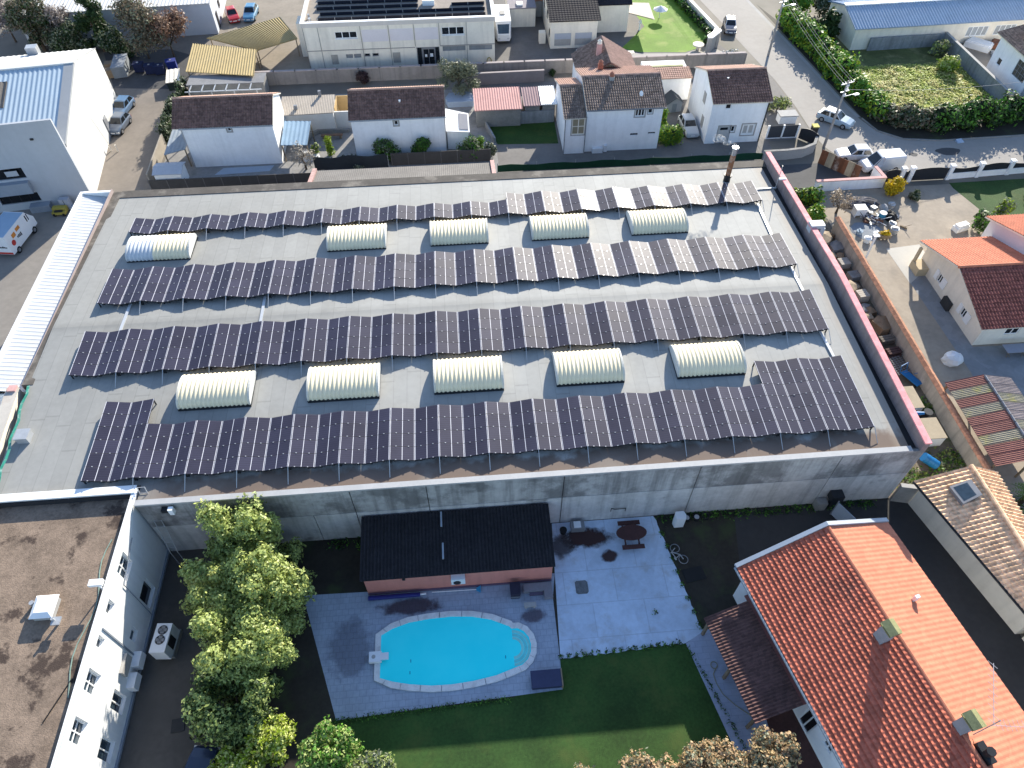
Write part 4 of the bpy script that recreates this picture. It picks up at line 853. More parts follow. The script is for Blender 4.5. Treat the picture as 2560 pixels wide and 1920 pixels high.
# big red roofed house at the bottom of the picture
t = thing('red_roofed_house', 'house with big red and orange tiled roof and two mossy chimneys beside the garden path', 'house', (16.45, 19.15, 0), rad(12.3))
L = 24
b = B()
A, Bq, Cq, D = (0, 0, 4.0), (0, -L, 4.0), (5.85, -L, 6.5), (5.85, 0, 6.5)
b.sheet(A, Bq, Cq, D, .28, .018, 19, .115, 0, 6, .12, 2)
b.sheet((11.55, -L, 4.0), (11.55, 0, 4.0), (5.85, 0, 6.5), (5.85, -L, 6.5), .32, .009, 16, .024, 1, 5, .12, 2)
b.cyl((5.87, .02, 6.5), (5.87, -L, 6.5), .11, .11, 8, 1)
b.obj('roof', [M_TILE_RED, M_TILE_OR, M_CREAM], t)
b = B(); 
for (x0, z0), (x1, z1) in (((-.05, 4.05), (5.85, 6.62)), ((5.85, 6.62), (11.6, 4.05))): b.add([(x0, .02, z0 - .12), (x1, .02, z1 - .12), (x1, .3, z1 - .12), (x0, .3, z0 - .12), (x0, .02, z0 + .08), (x1, .02, z1 + .08), (x1, .3, z1 + .08), (x0, .3, z0 + .08)], [[0, 3, 2, 1], [4, 5, 6, 7], [0, 1, 5, 4], [2, 3, 7, 6], [0, 4, 7, 3], [1, 2, 6, 5]])
b.obj('verge', mat('zinc_verge', (.55, .6, .66), .06, 1, rough=.5), t)
b = B(); b.cyl((-.12, .1, 3.98), (-.12, -L, 3.98), .085, .085, 8); b.obj('gutter', mat('zinc_gutter', (.4, .45, .5), .08, 1, rough=.45, metal=.4), t)
Hw = [(2.6, 3.5, 2.1, 3.3), (5.2, 6.2, 2.0, 3.3), (8.4, 9.4, .1, 2.3), (10.2, 10.9, 1.8, 3.2), (12, 12.7, 1.8, 3.2)]
b = B(); b.wall((.55, -.35, 0), (0, -1), L - .5, 4.05, Hw, .15); b.q((11.0, -L, 0), (11.0, -.35, 0), (11, -.35, 4.05), (11, -L, 4.05)); b.q((11.0, -.35, 0), (.55, -.35, 0), (.55, -.35, 4.15), (5.85, -.35, 6.3), (11, -.35, 4.15)); b.obj('wall', M_WHITE, t)
for h in Hw: window(t, (.55, -.35, 0), (0, -1), *h, M_WHITE2, M_GLASS, .1, (.5,), .08)
for x, y, z, h in ((5.0, -7.1, 6.0, 1.5), (5.95, -12.6, 6.2, 1.6)):
    b = B(); b.box(x - .3, x + .3, y - .34, y + .34, z - .5, z + h); c = b.obj('chimney', mat('blue_grey_stack', (.4, .43, .46), .12, 2), t)
    b = B(); b.box(x - .4, x + .4, y - .44, y + .44, z + h + .002, z + h + .08); b.add([(x - .42, y - .46, z + h + .2), (x - .42, y + .46, z + h + .2), (x, y + .46, z + h + .42), (x, y - .46, z + h + .42), (x + .42, y - .46, z + h + .2), (x + .42, y + .46, z + h + .2)], [[0, 3, 2, 1], [3, 4, 5, 2], [0, 4, 3], [1, 2, 5], [0, 1, 5, 4]]); b.obj('chimney_cap', mat('mossy_slab', (.33, .33, .16), .25, 3), c)
b = B(); b.box(6.05, 6.5, -14.6, -13.5, 5.9, 6.75); b.cyl((6.2, -14.1, 6.7), (6.2, -14.1, 7.3), .2, .25, 8); b.obj('blackened_chimney', M_DARK, t)
b = B(); b.tube([(6.4, -13.1, 6.4), (6.4, -13.1, 9.2)], .03, 5); 
for k in range(9): b.tube([(6.0 + .25 * k, -12.8 + .3 * k, 9.0), (6.2 + .25 * k, -13.3 + .3 * k, 9.0)], .012, 4)
b.tube([(6.1, -13.1, 9.0), (8.2, -10.6, 9.0)], .018, 4); b.tube([(6.4, -13.1, 8.3), (8.6, -13.9, 8.3)], .018, 4)
for k in range(8): b.tube([(6.8 + .22 * k, -13.5 - .08 * k, 8.3), (6.95 + .22 * k, -12.95 - .08 * k, 8.3)], .012, 4)
b.obj('aerial', M_GALV, t)
b = B(); b.box(8.8, 9.1, -5.6, -5.4, 5.2, 5.75); b.obj('roof_vent', M_WHITE2, t)
# veranda roof against it
b = B(); b.sheet((-3.0, -1.9, 2.35), (-3.0, -8.6, 2.35), (.0, -8.6, 3.05), (.0, -1.9, 3.05), .2, .035, 8, .04, 0, 5, .08)
b.obj('veranda_roof', mat('dark_maroon_tile', (.16, .085, .075), .2, .8, cell=.2, cell_sc=4), t)
b = B(); b.box(0, .53, -8.6, -1.5, 2.9, 3.0); b.obj('veranda_flashing', mat('red_flashing', (.3, .12, .11), .1, 1), t)
for y in (-2.2, -5.2, -8.3): b = B(); b.box(-2.8, -2.62, y - .09, y + .09, 0, 2.3); b.obj('veranda_post', M_WOOD, t)
# tan roofed house
t = thing('tan_roofed_house', 'cream house with old tan tiled roof and a square rooflight behind the dark driveway', 'house', (0, 0, 0))
b = B(); EL0, EL1 = (31.65, 25.2, 3.05), (35.9, 8.0, 3.05); R0, R1 = (35.45, 25.35, 4.35), (36.6, 6.0, 4.35); Q0, Q1 = (38.1, 25.4, 3.05), (38.2, 8.0, 3.05)
EL2 = (34.7, 14.3, 3.05)
b.sheet(EL0, EL2, (36.1, 14.3, 4.35), R0, .33, .05, 9, .05, 0, 6, .1, 2); b.sheet((38.15, 8, 3.05), Q0, R0, (36.4, 8, 4.35), .33, .065, 6, .05, 0, 6, .1, 2)
b.cyl((35.4, 25.4, 4.4), (36.4, 8, 4.4), .15, .15, 8, 0); b.obj('roof', [M_TILE_TAN, M_TILE_TAN, M_CREAM], t)
M_CW = mat('ivory_wall', (.62, .58, .5), .05, .5, streak=.1)
b = B(); b.prism([(32.45, 25.0), (35.3, 14.7), (37.7, 14.7), (37.7, 25.0)], 0, 3.0); b.q((32.45, 25.003, 2.9), (37.7, 25.003, 2.9), (35.4, 25.003, 4.2)); b.obj('wall', M_CW, t)
b = B(); b.cyl((31.6, 25.2, 2.98), (34.65, 14.3, 2.98), .08, .08, 7); b.obj('gutter', M_DARK, t)
b = B(); P4 = [(33.35, 24.05), (34.85, 24.3), (35.05, 23.0), (33.65, 22.6)]; zz = [3.85, 4.25, 4.25, 3.85]
b.prism(P4, [z - .2 for z in zz], [z + .1 for z in zz]); s = b.obj('rooflight', M_GREYM, t)
b = B(); c = (34.22, 23.5); b.q(*[(c[0] + (p[0] - c[0]) * .78, c[1] + (p[1] - c[1]) * .78, z + .105) for p, z in zip(P4, [3.9, 4.2, 4.2, 3.9])]); b.obj('pane', M_GLASSB, s)
t = thing('low_annex', 'low cream annex with pale canopy at the end of the tan roofed house', 'annex', (35.6, 14.4, 0))
b = B(); b.prism([(0, 0), (1.2, -6), (4, -6), (4, 0)], 0, 2.2); b.obj('wall', M_CW, t); b = B(); b.prism([(-.1, .05), (1.1, -6.1), (4, -6.1), (4, .05)], 2.202, 2.3); b.obj('roof', M_CREAM, t)

# tiled wall, pallets of stone and clutter along the strip
t = thing('tile_capped_wall', 'long cream wall capped with terracotta tiles along the narrow strip of pallets', 'wall', (38.5, 26.2, 0))
b = B(); b.box(0, .35, 0, 31.1, 0, 1.72); b.obj('wall', mat('dirty_cream', (.52, .49, .43), .1, .5, streak=.3, dirt=(.2, .19, .15), dirt_amt=.45), t)
b = B(); n = 100
for i in range(n): y = 31.2 * i / n; b.add([(-.15, y, 1.73), (.5, y, 1.73), (.175, y, 1.9), (-.15, y + .3, 1.76), (.5, y + .3, 1.76), (.175, y + .3, 1.93)], [[0, 3, 5, 2], [2, 5, 4, 1], [0, 2, 1], [3, 4, 5]])
b.obj('coping_tiles', mat('coping_terracotta', (.6, .3, .18), .12, 1, cell=.2, cell_sc=4), t)
STONE = [mat('sandstone', (.46, .36, .25), .2, 2, bump=.6), mat('grey_stone', (.36, .35, .34), .2, 2, bump=.6), mat('brown_stone', (.35, .24, .15), .25, 2, bump=.6)]
def stone(x, y, sx, sy, sz, rot, m, label, z=0., seed=1):
    g = np.random.default_rng(seed); b = B(); P = [(-sx, -sy), (-sx * .2, -sy * 1.1), (sx, -sy * .8), (sx * 1.1, sy * .4), (sx * .5, sy), (-sx * .8, sy * .9)]
    P = [(p[0] * g.uniform(.8, 1.15), p[1] * g.uniform(.8, 1.15)) for p in P]; n = len(P)
    vs = [(p[0], p[1], 0) for p in P] + [(p[0] * g.uniform(.85, 1), p[1] * g.uniform(.85, 1), sz * g.uniform(.7, 1)) for p in P] + [(0, 0, sz * 1.08)]
    b.add(vs, [[i, (i + 1) % n, n + (i + 1) % n, n + i] for i in range(n)] + [[n + i, n + (i + 1) % n, 2 * n] for i in range(n)])
    solo(b, 'stone_block', label, 'stone', m, (x, y, z), rot, 'stones and pallets stacked between the two walls')
stone(37.0, 55.8, .65, .95, .9, .2, STONE[0], 'tall tan stone slab at the far end of the strip, by the bush', 0, 1)
stone(37.9, 56.3, .5, .4, .5, .5, STONE[2], 'small brown stone behind the tall tan slab, against the tiled wall', 0, 21)
stone(37.9, 54.5, .75, .8, .6, .1, STONE[1], 'grey stone block next to the tiled wall, second from the bush', 0, 2)
stone(36.9, 53.2, .55, .6, .5, .6, STONE[0], 'small tan stone just before the first pallet', 0, 3)
stone(37.8, 53.1, .45, .4, .45, 1.0, STONE[2], 'brown stone between the grey block and the first pallet', 0, 4)
stone(37.15, 48.4, .65, .7, .8, .3, STONE[0], 'tan boulder between the grey pallet and the pale pallet', 0, 5)
stone(37.2, 45.6, .6, .5, .5, .9, STONE[1], 'grey rubble stone in front of the pale pallet', 0, 6)
stone(37.7, 45.2, .5, .5, .55, .2, STONE[2], 'brown rough stone against the tiled wall, below the pale pallet', 0, 7)
stone(37.1, 44.4, .45, .45, .5, 1.4, STONE[0], 'small tan stone before the big tan block', 0, 8)
stone(37.9, 43.3, .75, .9, .75, .4, STONE[2], 'big tan block of stone above the stacked beams', 0, 9)
def pallet(x, y, rot, m, label, layers):
    t = thing('pallet_stack', label, 'pallet', (x, y, 0), rot, 'stones and pallets stacked between the two walls')
    b = B()
    for k in range(3): b.box(-.6, .6, -.5 + .42 * k, -.38 + .42 * k, 0, .1)
    for k in range(6): b.box(-.58 + .2 * k, -.43 + .2 * k, -.52, .5, .1, .14)
    b.obj('pallet', M_WOOD, t)
    b = B()
    for l in range(layers):
        for k in range(4): b.box(-.57 + .01 * l, .55 - .02 * l, -.5 + .25 * k, -.27 + .25 * k, .145 + .16 * l, .295 + .16 * l)
    b.obj('slabs', m, t)
pallet(37.6, 51.8, .1, mat('pale_slab', (.52, .47, .41), .15, 2), 'pallet of pale slabs, the farthest pallet of the strip', 4)
pallet(38.0, 50.0, .15, STONE[1], 'pallet of grey slabs against the tiled wall', 3)
pallet(37.5, 47.0, .15, mat('cream_slab', (.6, .54, .45), .12, 2), 'pallet of cream slabs, the nearest pallet of the strip', 5)
for i, (y, lab) in enumerate(((41.4, 'stack of weathered beams just below the big tan block'), (39.9, 'lower stack of dark beams above the mesh sheets'))):
    b = B()
    for k in range(4): b.box(-.7, .7, -.4 + .22 * k, -.22 + .22 * k, .0, .3 + .12 * (k % 2))
    for k in range(3): b.box(-.65, .65, -.35 + .25 * k, -.15 + .25 * k, .43, .6)
    solo(b, 'beam_stack', lab, 'timber', [mat('old_beam', (.2, .17, .14), .25, 3), M_DKWOOD][i], (37.6, y, 0), .15, 'stones and pallets stacked between the two walls')
b = B()
for k in range(9): b.tube([(-.6, -.9 + .22 * k, .35), (.7, -.9 + .22 * k, .5)], .02, 4)
for k in range(5): b.tube([(-.6 + .3 * k, -1, .36), (-.6 + .3 * k, 1, .42)], .02, 4)
solo(b, 'mesh_sheet', 'rusty grey reinforcing mesh leaning in the strip above the blue trolley', 'mesh', M_GREYM, (37.4, 38.3, 0), .2)
t = thing('blue_trolley', 'blue metal hand trolley with frame lying in the strip', 'trolley', (37.9, 36.8, 0), rad(25))
b = B(); b.box(-.35, .35, -.9, .9, .35, .42); b.obj('platform', M_BLUEP, t)
b = B(); b.tube([(-.4, .9, .4), (-.45, 1.1, 1.1), (.45, 1.1, 1.1), (.4, .9, .4)], .035, 5); b.tube([(.4, -.9, .4), (.9, -1.1, .9), (.95, -.2, .95), (.5, .2, .4)], .03, 5); b.obj('handle', M_BLUEP, t)
for x in (-.3, .3):
    b = B(); b.cyl((x - .05, -.7, .15), (x + .05, -.7, .15), .15, .15, 10); b.obj('wheel', M_BLACK, t)
M_BOX = mat('plywood_lid', (.5, .42, .3), .1, 1.5)
def crate(x0, x1, y0, y1, lab):
    t = thing('storage_box', lab, 'storage box', (x0, y0, 0), 0, 'storage boxes beside the pink wall')
    b = B(); b.box(.05, x1 - x0 - .05, .05, y1 - y0 - .05, 0, 1.15); b.obj('box', M_WHITE2, t); b = B(); b.box(0, x1 - x0, 0, y1 - y0, 1.152, 1.22); b.obj('lid', M_BOX, t)
crate(35.95, 37.4, 29.9, 31.95, 'tan topped storage box nearest the blue barrel'); crate(35.6, 36.95, 33.0, 35.3, 'tan topped storage box farther along the pink wall')
t = thing('folded_parasol', 'blue folded garden parasol with dark base between the storage boxes', 'parasol', (36.2, 32.5, 0))
b = B(); b.cyl((-.2, 0, 1.15), (.4, -.1, 1.25), .16, .12, 8); b.obj('cover', M_BLUEP, t); b = B(); b.cyl((.8, 0, 0), (.8, 0, 1.3), .4, .36, 12); b.obj('base', M_DARK, t)
t = thing('barrel', 'bright blue plastic barrel at the corner of the pink wall', 'barrel', (35.2, 28.3, 0))
b = B(); b.cyl((-.3, .2, .9), (.75, -.3, .35), .38, .38, 16); b.obj('drum', M_BLUEP, t); b = B(); b.cyl((-.06, .085, .774), (.0, .06, .745), .4, .4, 16); b.cyl((.42, -.143, .527), (.48, -.17, .497), .4, .4, 16); b.obj('rib', M_BLUEP, t)
# rusty corrugated shed
t = thing('rusty_shed', 'open shed with patchy rusty and translucent corrugated roof beside the tiled wall', 'shed', (0, 0, 0))
M_RUST1 = mat('maroon_sheet', (.36, .16, .13), .15, .8, dirt=(.2, .12, .1), dirt_amt=.5); M_RUST2 = mat('lichen_sheet', (.42, .38, .28), .2, 1.2, dirt=(.45, .4, .1), dirt_amt=.6, dirt_sc=.8)
y0, y1, k = 26.4, 34.6, 9
for i in range(k):
    a = y0 + (y1 - y0) * i / k; c = y0 + (y1 - y0) * (i + 1) / k + .05
    b = B(); b.sheet((38.95, c, 2.25 + .004 * (i % 2)), (38.95, a, 2.25 + .004 * (i % 2)), (41.9 + .1 * (i % 2), a, 3.0), (41.9, c, 3.0), .15, .025, 0, 0, 0, 5, .01); b.obj('roof_sheet', M_RUST2 if i in (2, 5, 7) else M_RUST1, t)
    b = B(); b.sheet((44.6, a, 2.35), (44.6, c, 2.35), (41.9, c, 3.0 + .004 * (i % 2)), (41.9, a, 3.0), .15, .025, 0, 0, 0, 5, .01); b.obj('roof_sheet', M_RUST2 if i in (0, 3, 6) else mat('grey_sheet', (.4, .33, .31), .2, 1), t)
for x, y in ((39.1, 26.6), (39.1, 34.4), (44.4, 26.6), (44.4, 34.4), (41.9, 26.6), (41.9, 34.4)): b = B(); b.box(x - .07, x + .07, y - .07, y + .07, 0, 2.2 if x != 41.9 else 2.9); b.obj('post', M_WOOD, t)
b = B()
for i in range(12): b.cyl((41.9, y0 + .68 * i, 3.03), (41.9, y0 + .68 * i + .6, 3.05), .1, .1, 6)
b.obj('ridge_tiles', M_GREYM, t)

# garden walls and gates towards the road
def wallrun(name, label, pts, h, w, m, cap=None, capm=None, cat='wall', group=None):
    t = thing(name, label, cat, (*pts[0], 0), 0, group); x0, y0 = pts[0]; b = B(); c = B()
    for i, (p, q) in enumerate(zip(pts[:-1], pts[1:])):
        d = (Vector(q) - Vector(p)); L = d.length; n = Vector((-d.y, d.x)).normalized(); e = d.normalized()
        f = lambda p, k, s: (p[0] - x0 + n.x * k + e.x * s, p[1] - y0 + n.y * k + e.y * s)
        s1 = w / 2 - .004 if i < len(pts) - 2 else 0; s0 = w / 2 + .004 if i else 0
        b.prism([f(p, -w / 2, -s0 * 0), f(q, -w / 2, s1), f(q, w / 2, s1), f(p, w / 2, 0)], 0, h + .002 * (i % 2))
        if cap: c.prism([f(p, -w / 2 - .05, 0), f(q, -w / 2 - .05, s1), f(q, w / 2 + .05, s1), f(p, w / 2 + .05, 0)], h + .004 + .003 * (i % 2), h + cap + .003 * (i % 2))
    b.obj('wall', m, t)
    if cap: c.obj('coping', capm, t)
    return t
wallrun('garden_wall', 'white garden wall with pink tile coping and rounded corner by the black gates', [(39.1, 64.4), (46.95, 64.5), (46.75, 66.6)], 1.25, .3, M_WHITE, .1, M_PINK)
wallrun('curved_wall', 'grey curved wall beside the rusty sheet fence and pole', [(35.2, 70.7), (38, 70.75), (40, 71.0), (41.6, 71.8), (42.4, 73.2)], 1.2, .25, M_CONC_L, .06, M_CONC)
t = thing('rusty_fence', 'tall patched fence of rusty brown and cream metal sheets by the parked vans', 'fence', (41.6, 69.7, 0), math.atan2(-3.75, 3.2))
for i, mm in enumerate((mat('rust_sheet', (.25, .1, .05), .3, 1.5, streak=.4), mat('cream_sheet', (.52, .43, .3), .15, 1, streak=.4), mat('rust_sheet2', (.2, .09, .05), .3, 1.5, streak=.4, dirt=(.45, .4, .35), dirt_amt=.6, dirt_sc=.9))):
    for j in (0, 1):
        x = (i + 3 * j) * .82
        if x > 4.6: continue
        b = B(); b.box(x, x + .815, -.03 + .01 * (i % 2), .03 + .01 * (i % 2), 0, 1.75 + .06 * (i % 2)); b.obj('sheet', mm, t)
M_GATE = mat('black_gate', (.03, .035, .045), .1, 2, rough=.5)
def pillar(b, x, y, h=1.75, w=.22, z=0): b.box(x - w, x + w, y - w, y + w, 0, h); b.box(x - w - .05, x + w + .05, y - w - .05, y + w + .05, h + .002, h + .1)
t = thing('street_fence', 'white pillared fence with black wavy panels and gates along the road', 'fence', (47.3, 65.35, 0))
px = [0, 2.1, 3.15, 7.75, 11.3, 15.0, 19]
for x in px[1:]: b = B(); pillar(b, x, 0.0 if x < 7 else .05 * (x - 7)); b.obj('pillar', M_WHITE, t)
for i, (a, c) in enumerate(zip(px[:-1], px[1:])):
    lo = .05 if i < 3 else .75; b = B(); n = 12; ya = 0 if a < 7 else .05 * (a - 7); yc = 0 if c < 7 else .05 * (c - 7)
    for k in range(n):
        f = lambda s: (a + .23 + (c - a - .46) * s, ya + (yc - ya) * s, 1.45 + .18 * math.sin(s * math.pi) * (1 if i % 2 == 0 else -1))
        p, q = f(k / n), f((k + 1) / n); b.prism([(p[0], p[1] - .02), (q[0], q[1] - .02), (q[0], q[1] + .02), (p[0], p[1] + .02)], lo, [p[2], q[2], q[2], p[2]])
    b.obj('gate' if i < 3 else 'panel', M_GATE, t)
for a, c in zip(px[3:-1], px[4:]): b = B(); b.prism([(a + .23, -.1 + .05 * (a - 7)), (c - .23, -.1 + .05 * (c - 7)), (c - .23, .1 + .05 * (c - 7)), (a + .23, .1 + .05 * (a - 7))], 0, .74); b.obj('low_wall', M_WHITE, t)
t = thing('dark_fence', 'dark panel fence with white posts behind the fourth white house', 'fence', (37.2, 75.2, 0))
b = B(); b.box(0, 3.5, -.03, .03, .1, 1.65); b.obj('panel', mat('anthracite', (.08, .085, .095), .1, 1), t)
for x in (-.1, 1.75, 3.6): b = B(); b.box(x - .1, x + .1, -.1, .1, 0, 1.72); b.obj('post', M_WHITE2, t)
b = B(); b.box(0, 3.5, -.1, .1, 0, .095); b.obj('base', M_WHITE2, t)
t = thing('arched_gate', 'black arched metal gate standing half open near the yellow lidded bin', 'gate', (41.0, 74.9, 0), rad(-48))
b = B(); n = 10
for k in range(n):
    z0, z1 = (1.35 + .3 * math.sin(math.pi * s / n) for s in (k, k + 1)); b.prism([(2.4 * k / n, -.02), (2.4 * (k + 1) / n, -.02), (2.4 * (k + 1) / n, .02), (2.4 * k / n, .02)], .08, [z0, z1, z1, z0])
b.obj('leaf', M_GATE, t)
t = thing('bin_shelter', 'small white shelter with pale grey lid beside the yellow green bush', 'shelter', (39.7, 78.2, 0)); b = B(); b.box(0, 2.1, 0, 1.2, 0, 1.0); b.obj('body', M_WHITE2, t); b = B(); b.box(-.12, 2.22, -.12, 1.32, 1.002, 1.12); b.obj('lid', M_CONC_L, t)
t = thing('wheelie_bin', 'grey wheeled bin with yellow lid at the kerb by the arched gate', 'bin', (43.2, 75.8, 0)); b = B(); b.prism([(-.33, -.36), (.33, -.36), (.33, .36), (-.33, .36)], 0, 1.0); b.obj('body', M_DARK, t); b = B(); b.box(-.37, .37, -.4, .4, 1.002, 1.12); b.obj('lid', mat('yellow_lid', (.75, .66, .2), .05, 2), t); b = B(); b.cyl((-.36, .3, .12), (-.3, .3, .12), .12, .12, 10); b.cyl((.3, .3, .12), (.36, .3, .12), .12, .12, 10); b.obj('wheel', M_BLACK, t)
b = B(); b.box(-.45, .45, -.3, .3, 0, .06); b.add([(-.45, -.3, .061), (.45, -.3, .061), (.4, .3, .2), (-.4, .3, .2)], [[0, 1, 2, 3]])
solo(b, 'cardboard_sheet', 'pale blue sheet of board lying on the road by the hedge', 'board', mat('pale_blue_sheet', (.55, .66, .8), .05, 2), (60.2, 72.6, Z3), .2)
wallrun('link_wall', 'short rough wall joining the pink wall corner and the tan roofed house', [(31.2, 25.45), (32.5, 25.15)], 2.1, .25, M_CONC, .05, M_CONC_L)
wallrun('alley_wall', 'low beige wall along the alley beside the first white house', [(-34.75, 71.2), (-35.0, 79.5)], 1.7, .15, mat('alley_beige', (.45, .4, .33), .12, 1))
flat('red_terrace', [(16.9, 17.2), (18.3, 17.4), (21.5, 3), (17.0, 3), (16.9, 9.5)], Z4 + .004, mat('red_paving', (.13, .06, .05), .2, .8))
flat('pale_slab', [(-28.2, 73.0), (-22.0, 73.3), (-21.6, 74.4), (-27.4, 74.3)], Z3, mat('pale_blue_slab', (.5, .58, .68), .06, 1))
# long blue roofed workshop and plot walls
t = thing('blue_roofed_workshop', 'long workshop with shiny blue ribbed roof beyond the overgrown plot', 'workshop', (55.4, 95.9, 0), rad(2.5))
Hw = [(17.2 + 4.2 * k, 20.4 + 4.2 * k, .9, 2.3) for k in range(4)]
b = B(); b.wall((0.4, .35, 0), (1, 0), 44, 3.0, [(h[0] - .4, h[1] - .4, h[2], h[3]) for h in Hw], .15); b.q((.4, 9, 0), (.4, .35, 0), (.4, .35, 3.0), (.4, 4.7, 4.3), (.4, 9, 3.0)); b.obj('wall', M_CREAM, t)
for h in Hw: window(t, (.4, .35, 0), (1, 0), h[0] - .4, h[1] - .4, h[2], h[3], M_WHITE2, mat('pale_pane', (.5, .52, .53), .1, 1, rough=.2), .1, (.25, .5, .75), .1)
b = B(); b.sheet((0, 0, 3.05), (45, 0, 3.05), (45, 4.6, 4.4), (0, 4.6, 4.4), .42, .06, 0, 0, 0, 6, .05); b.sheet((45, 9.3, 3.05), (0, 9.3, 3.05), (0, 4.7, 4.4), (45, 4.7, 4.4), .42, .06, 0, 0, 1, 6, .05); b.obj('roof', [mat('blue_ribbed_roof', (.5, .6, .72), .08, .8, rough=.4), mat('blue_back', (.3, .42, .6), .08, .8, rough=.35)], t)
b = B(); b.prism([(0, 4.3), (45, 4.3), (45, 5.0), (0, 5.0)], 4.36, 4.52); b.obj('ridge_cap', M_WHITE2, t)
M_OLDW = mat('old_blue_grey_wall', (.4, .41, .42), .18, .5, streak=.3, dirt=(.18, .2, .19), dirt_amt=.5)
wallrun('plot_wall', 'weathered concrete wall at the far end of the overgrown plot, before the blue workshop', [(58.2, 96.0), (69.3, 96.5)], 1.75, .25, M_OLDW)
wallrun('plot_wall', 'long weathered concrete wall between the overgrown plot and the white house', [(69.35, 96.7), (69.6, 80.4)], 1.85, .3, M_OLDW, .05, M_CONC_L)
wallrun('stub_wall', 'low wall end beside the white house at the edge of the picture', [(69.9, 80.3), (71.9, 78.6)], .9, .25, M_OLDW)
t = thing('edge_house', 'white house with brown tiled roof and thick terracotta chimney at the edge of the picture', 'house', (72.0, 81.0, 0))
He = [(.9, 1.9, 2.3, 3.3), (3.4, 5.8, 1.6, 3.9)]
b = B(); b.wall((0, 8.2, 0), (0, -1), 8.2, 5.0, [(8.2 - 6.9, 8.2 - 6.0, 1.6, 2.5), (8.2 - 3.3, 8.2 - .7, 2.0, 4.0)], .15); b.wall((0, 0, 0), (1, 0), 12, 5, (), .1); b.q((12, 8.2, 0), (0, 8.2, 0), (0, 8.2, 5), (6, 8.2, 6.6), (12, 8.2, 5)); b.q((12, 0, 0), (12, 8.2, 0), (12, 8.2, 5), (12, 0, 5)); b.q((0, -.01, 5), (12, -.01, 5), (6, -.01, 6.6)); b.obj('wall', M_WHITE, t)
window(t, (0, 8.2, 0), (0, -1), 1.3, 2.2, 1.6, 2.5, M_WHITE2, M_GLASS, .1, (), .08); window(t, (0, 8.2, 0), (0, -1), 4.9, 7.5, 2.0, 4.0, M_GREYM, mat('brownish_glass', (.1, .1, .085), .2, 1, rough=.15), .1, (.25, .5, .75), .07, (.33, .66))
b = B(); slope_quad(b, (-.6, 8.7, 4.9), (-.6, -.6, 4.9), (6, -.6, 6.65), (6, 8.7, 6.65), 0); slope_quad(b, (12.6, -.6, 4.9), (12.6, 8.7, 4.9), (6, 8.7, 6.65), (6, -.6, 6.65), 0); b.obj('roof', [M_TILE_BR, M_TILE_BR, M_CREAM], t)
b = B(); b.cyl((1.4, 5.4, 5.3), (1.4, 5.4, 7.0), .38, .36, 12); b.obj('chimney', mat('brown_chimney', (.3, .12, .08), .15, 2), t); 

# boundary wall between the office yard and the houses, fences
t = thing('boundary_wall', 'long boundary wall with pale capped bays running behind the row of houses', 'wall', (-26.4, 93.2, 0))
b = B(); b.box(0, 66, -.12, .12, 0, 1.75); b.obj('wall', mat('greyish_render', (.36, .33, .31), .12, .5, streak=.2), t)
for i in range(24): b = B(); b.box(2.75 * i + .1, 2.75 * i + 2.65, -.2, .2, 1.752, 1.86); b.obj('coping', mat('pink_grey_coping', (.52, .45, .43), .08, 1), t)
for i in range(25): b = B(); b.box(2.75 * i - .09, 2.75 * i + .09, -.17, .17, 0, 1.75); b.obj('pier', mat('pier_grey', (.3, .28, .27), .1, 1), t)
wallrun('inner_wall', 'second pale topped boundary wall in front of the long one, beside the olive tree', [(1.2, 91.0), (11.8, 91.2)], 1.5, .22, mat('plum_render', (.3, .27, .28), .1, .6), .08, mat('pink_grey_coping', (.5, .45, .43)))
def panel_fence(label, x0, y0, n, w, h, m, post, group=None, name='panel_fence'):
    t = thing(name, label, 'fence', (x0, y0, 0), 0, group)
    for i in range(n): b = B(); b.box(w * i + .05, w * (i + 1) - .05, -.03, .03, .02, h); b.obj('panel', m, t)
    for i in range(n + 1): b = B(); b.box(w * i - .045, w * i + .045, -.07, .07, 0, h + .04); b.obj('post', post, t)
    return t
M_FENCE = mat('taupe_fence', (.115, .105, .098), .12, .7); M_POST = mat('fence_post', (.2, .19, .18), .1, 2)
panel_fence('taupe concrete panel fence in front of the first white house', -34.6, 70.6, 9, 1.98, 1.3, M_FENCE, M_POST)
panel_fence('taupe concrete panel fence in front of the shrubs of the second white house', -7.9, 73.2, 6, 1.9, 1.6, M_FENCE, M_POST)
t = thing('mesh_fence', 'sagging dark screening mesh fence between the two panel fences', 'fence', (-16.7, 73.0, 0)); b = B(); n = 16
for i in range(n):
    z = lambda s: 1.75 - .25 * math.sin(s * math.pi * 2) ** 2; b.prism([(8.3 * i / n, -.02), (8.3 * (i + 1) / n, -.02), (8.3 * (i + 1) / n, .02), (8.3 * i / n, .02)], .02, [z(i / n), z((i + 1) / n), z((i + 1) / n), z(i / n)])
b.obj('screen', mat('dark_screen', (.05, .058, .065), .15, 1), t)
for x in (0, 4.1, 8.4): b = B(); b.cyl((x, .05, 0), (x, .05, 1.9), .05, .05, 6); b.obj('post', M_CONC_L, t)
t = thing('green_fence', 'long green screening fence along the lane behind the warehouse', 'fence', (4.2, 70.85, 0)); b = B(); n = 21
for i in range(n):
    h0 = .9 + .1 * math.sin(i * 1.7); h1 = .9 + .1 * math.sin((i + 1) * 1.7); b.prism([(1.5 * i, -.02 + .03 * math.sin(i)), (1.5 * (i + 1), -.02 + .03 * math.sin(i + 1)), (1.5 * (i + 1), .02 + .03 * math.sin(i + 1)), (1.5 * i, .02 + .03 * math.sin(i))], .05, [h0, h1, h1, h0])
b.obj('screen', mat('green_screen', (.012, .075, .04), .2, .8), t)
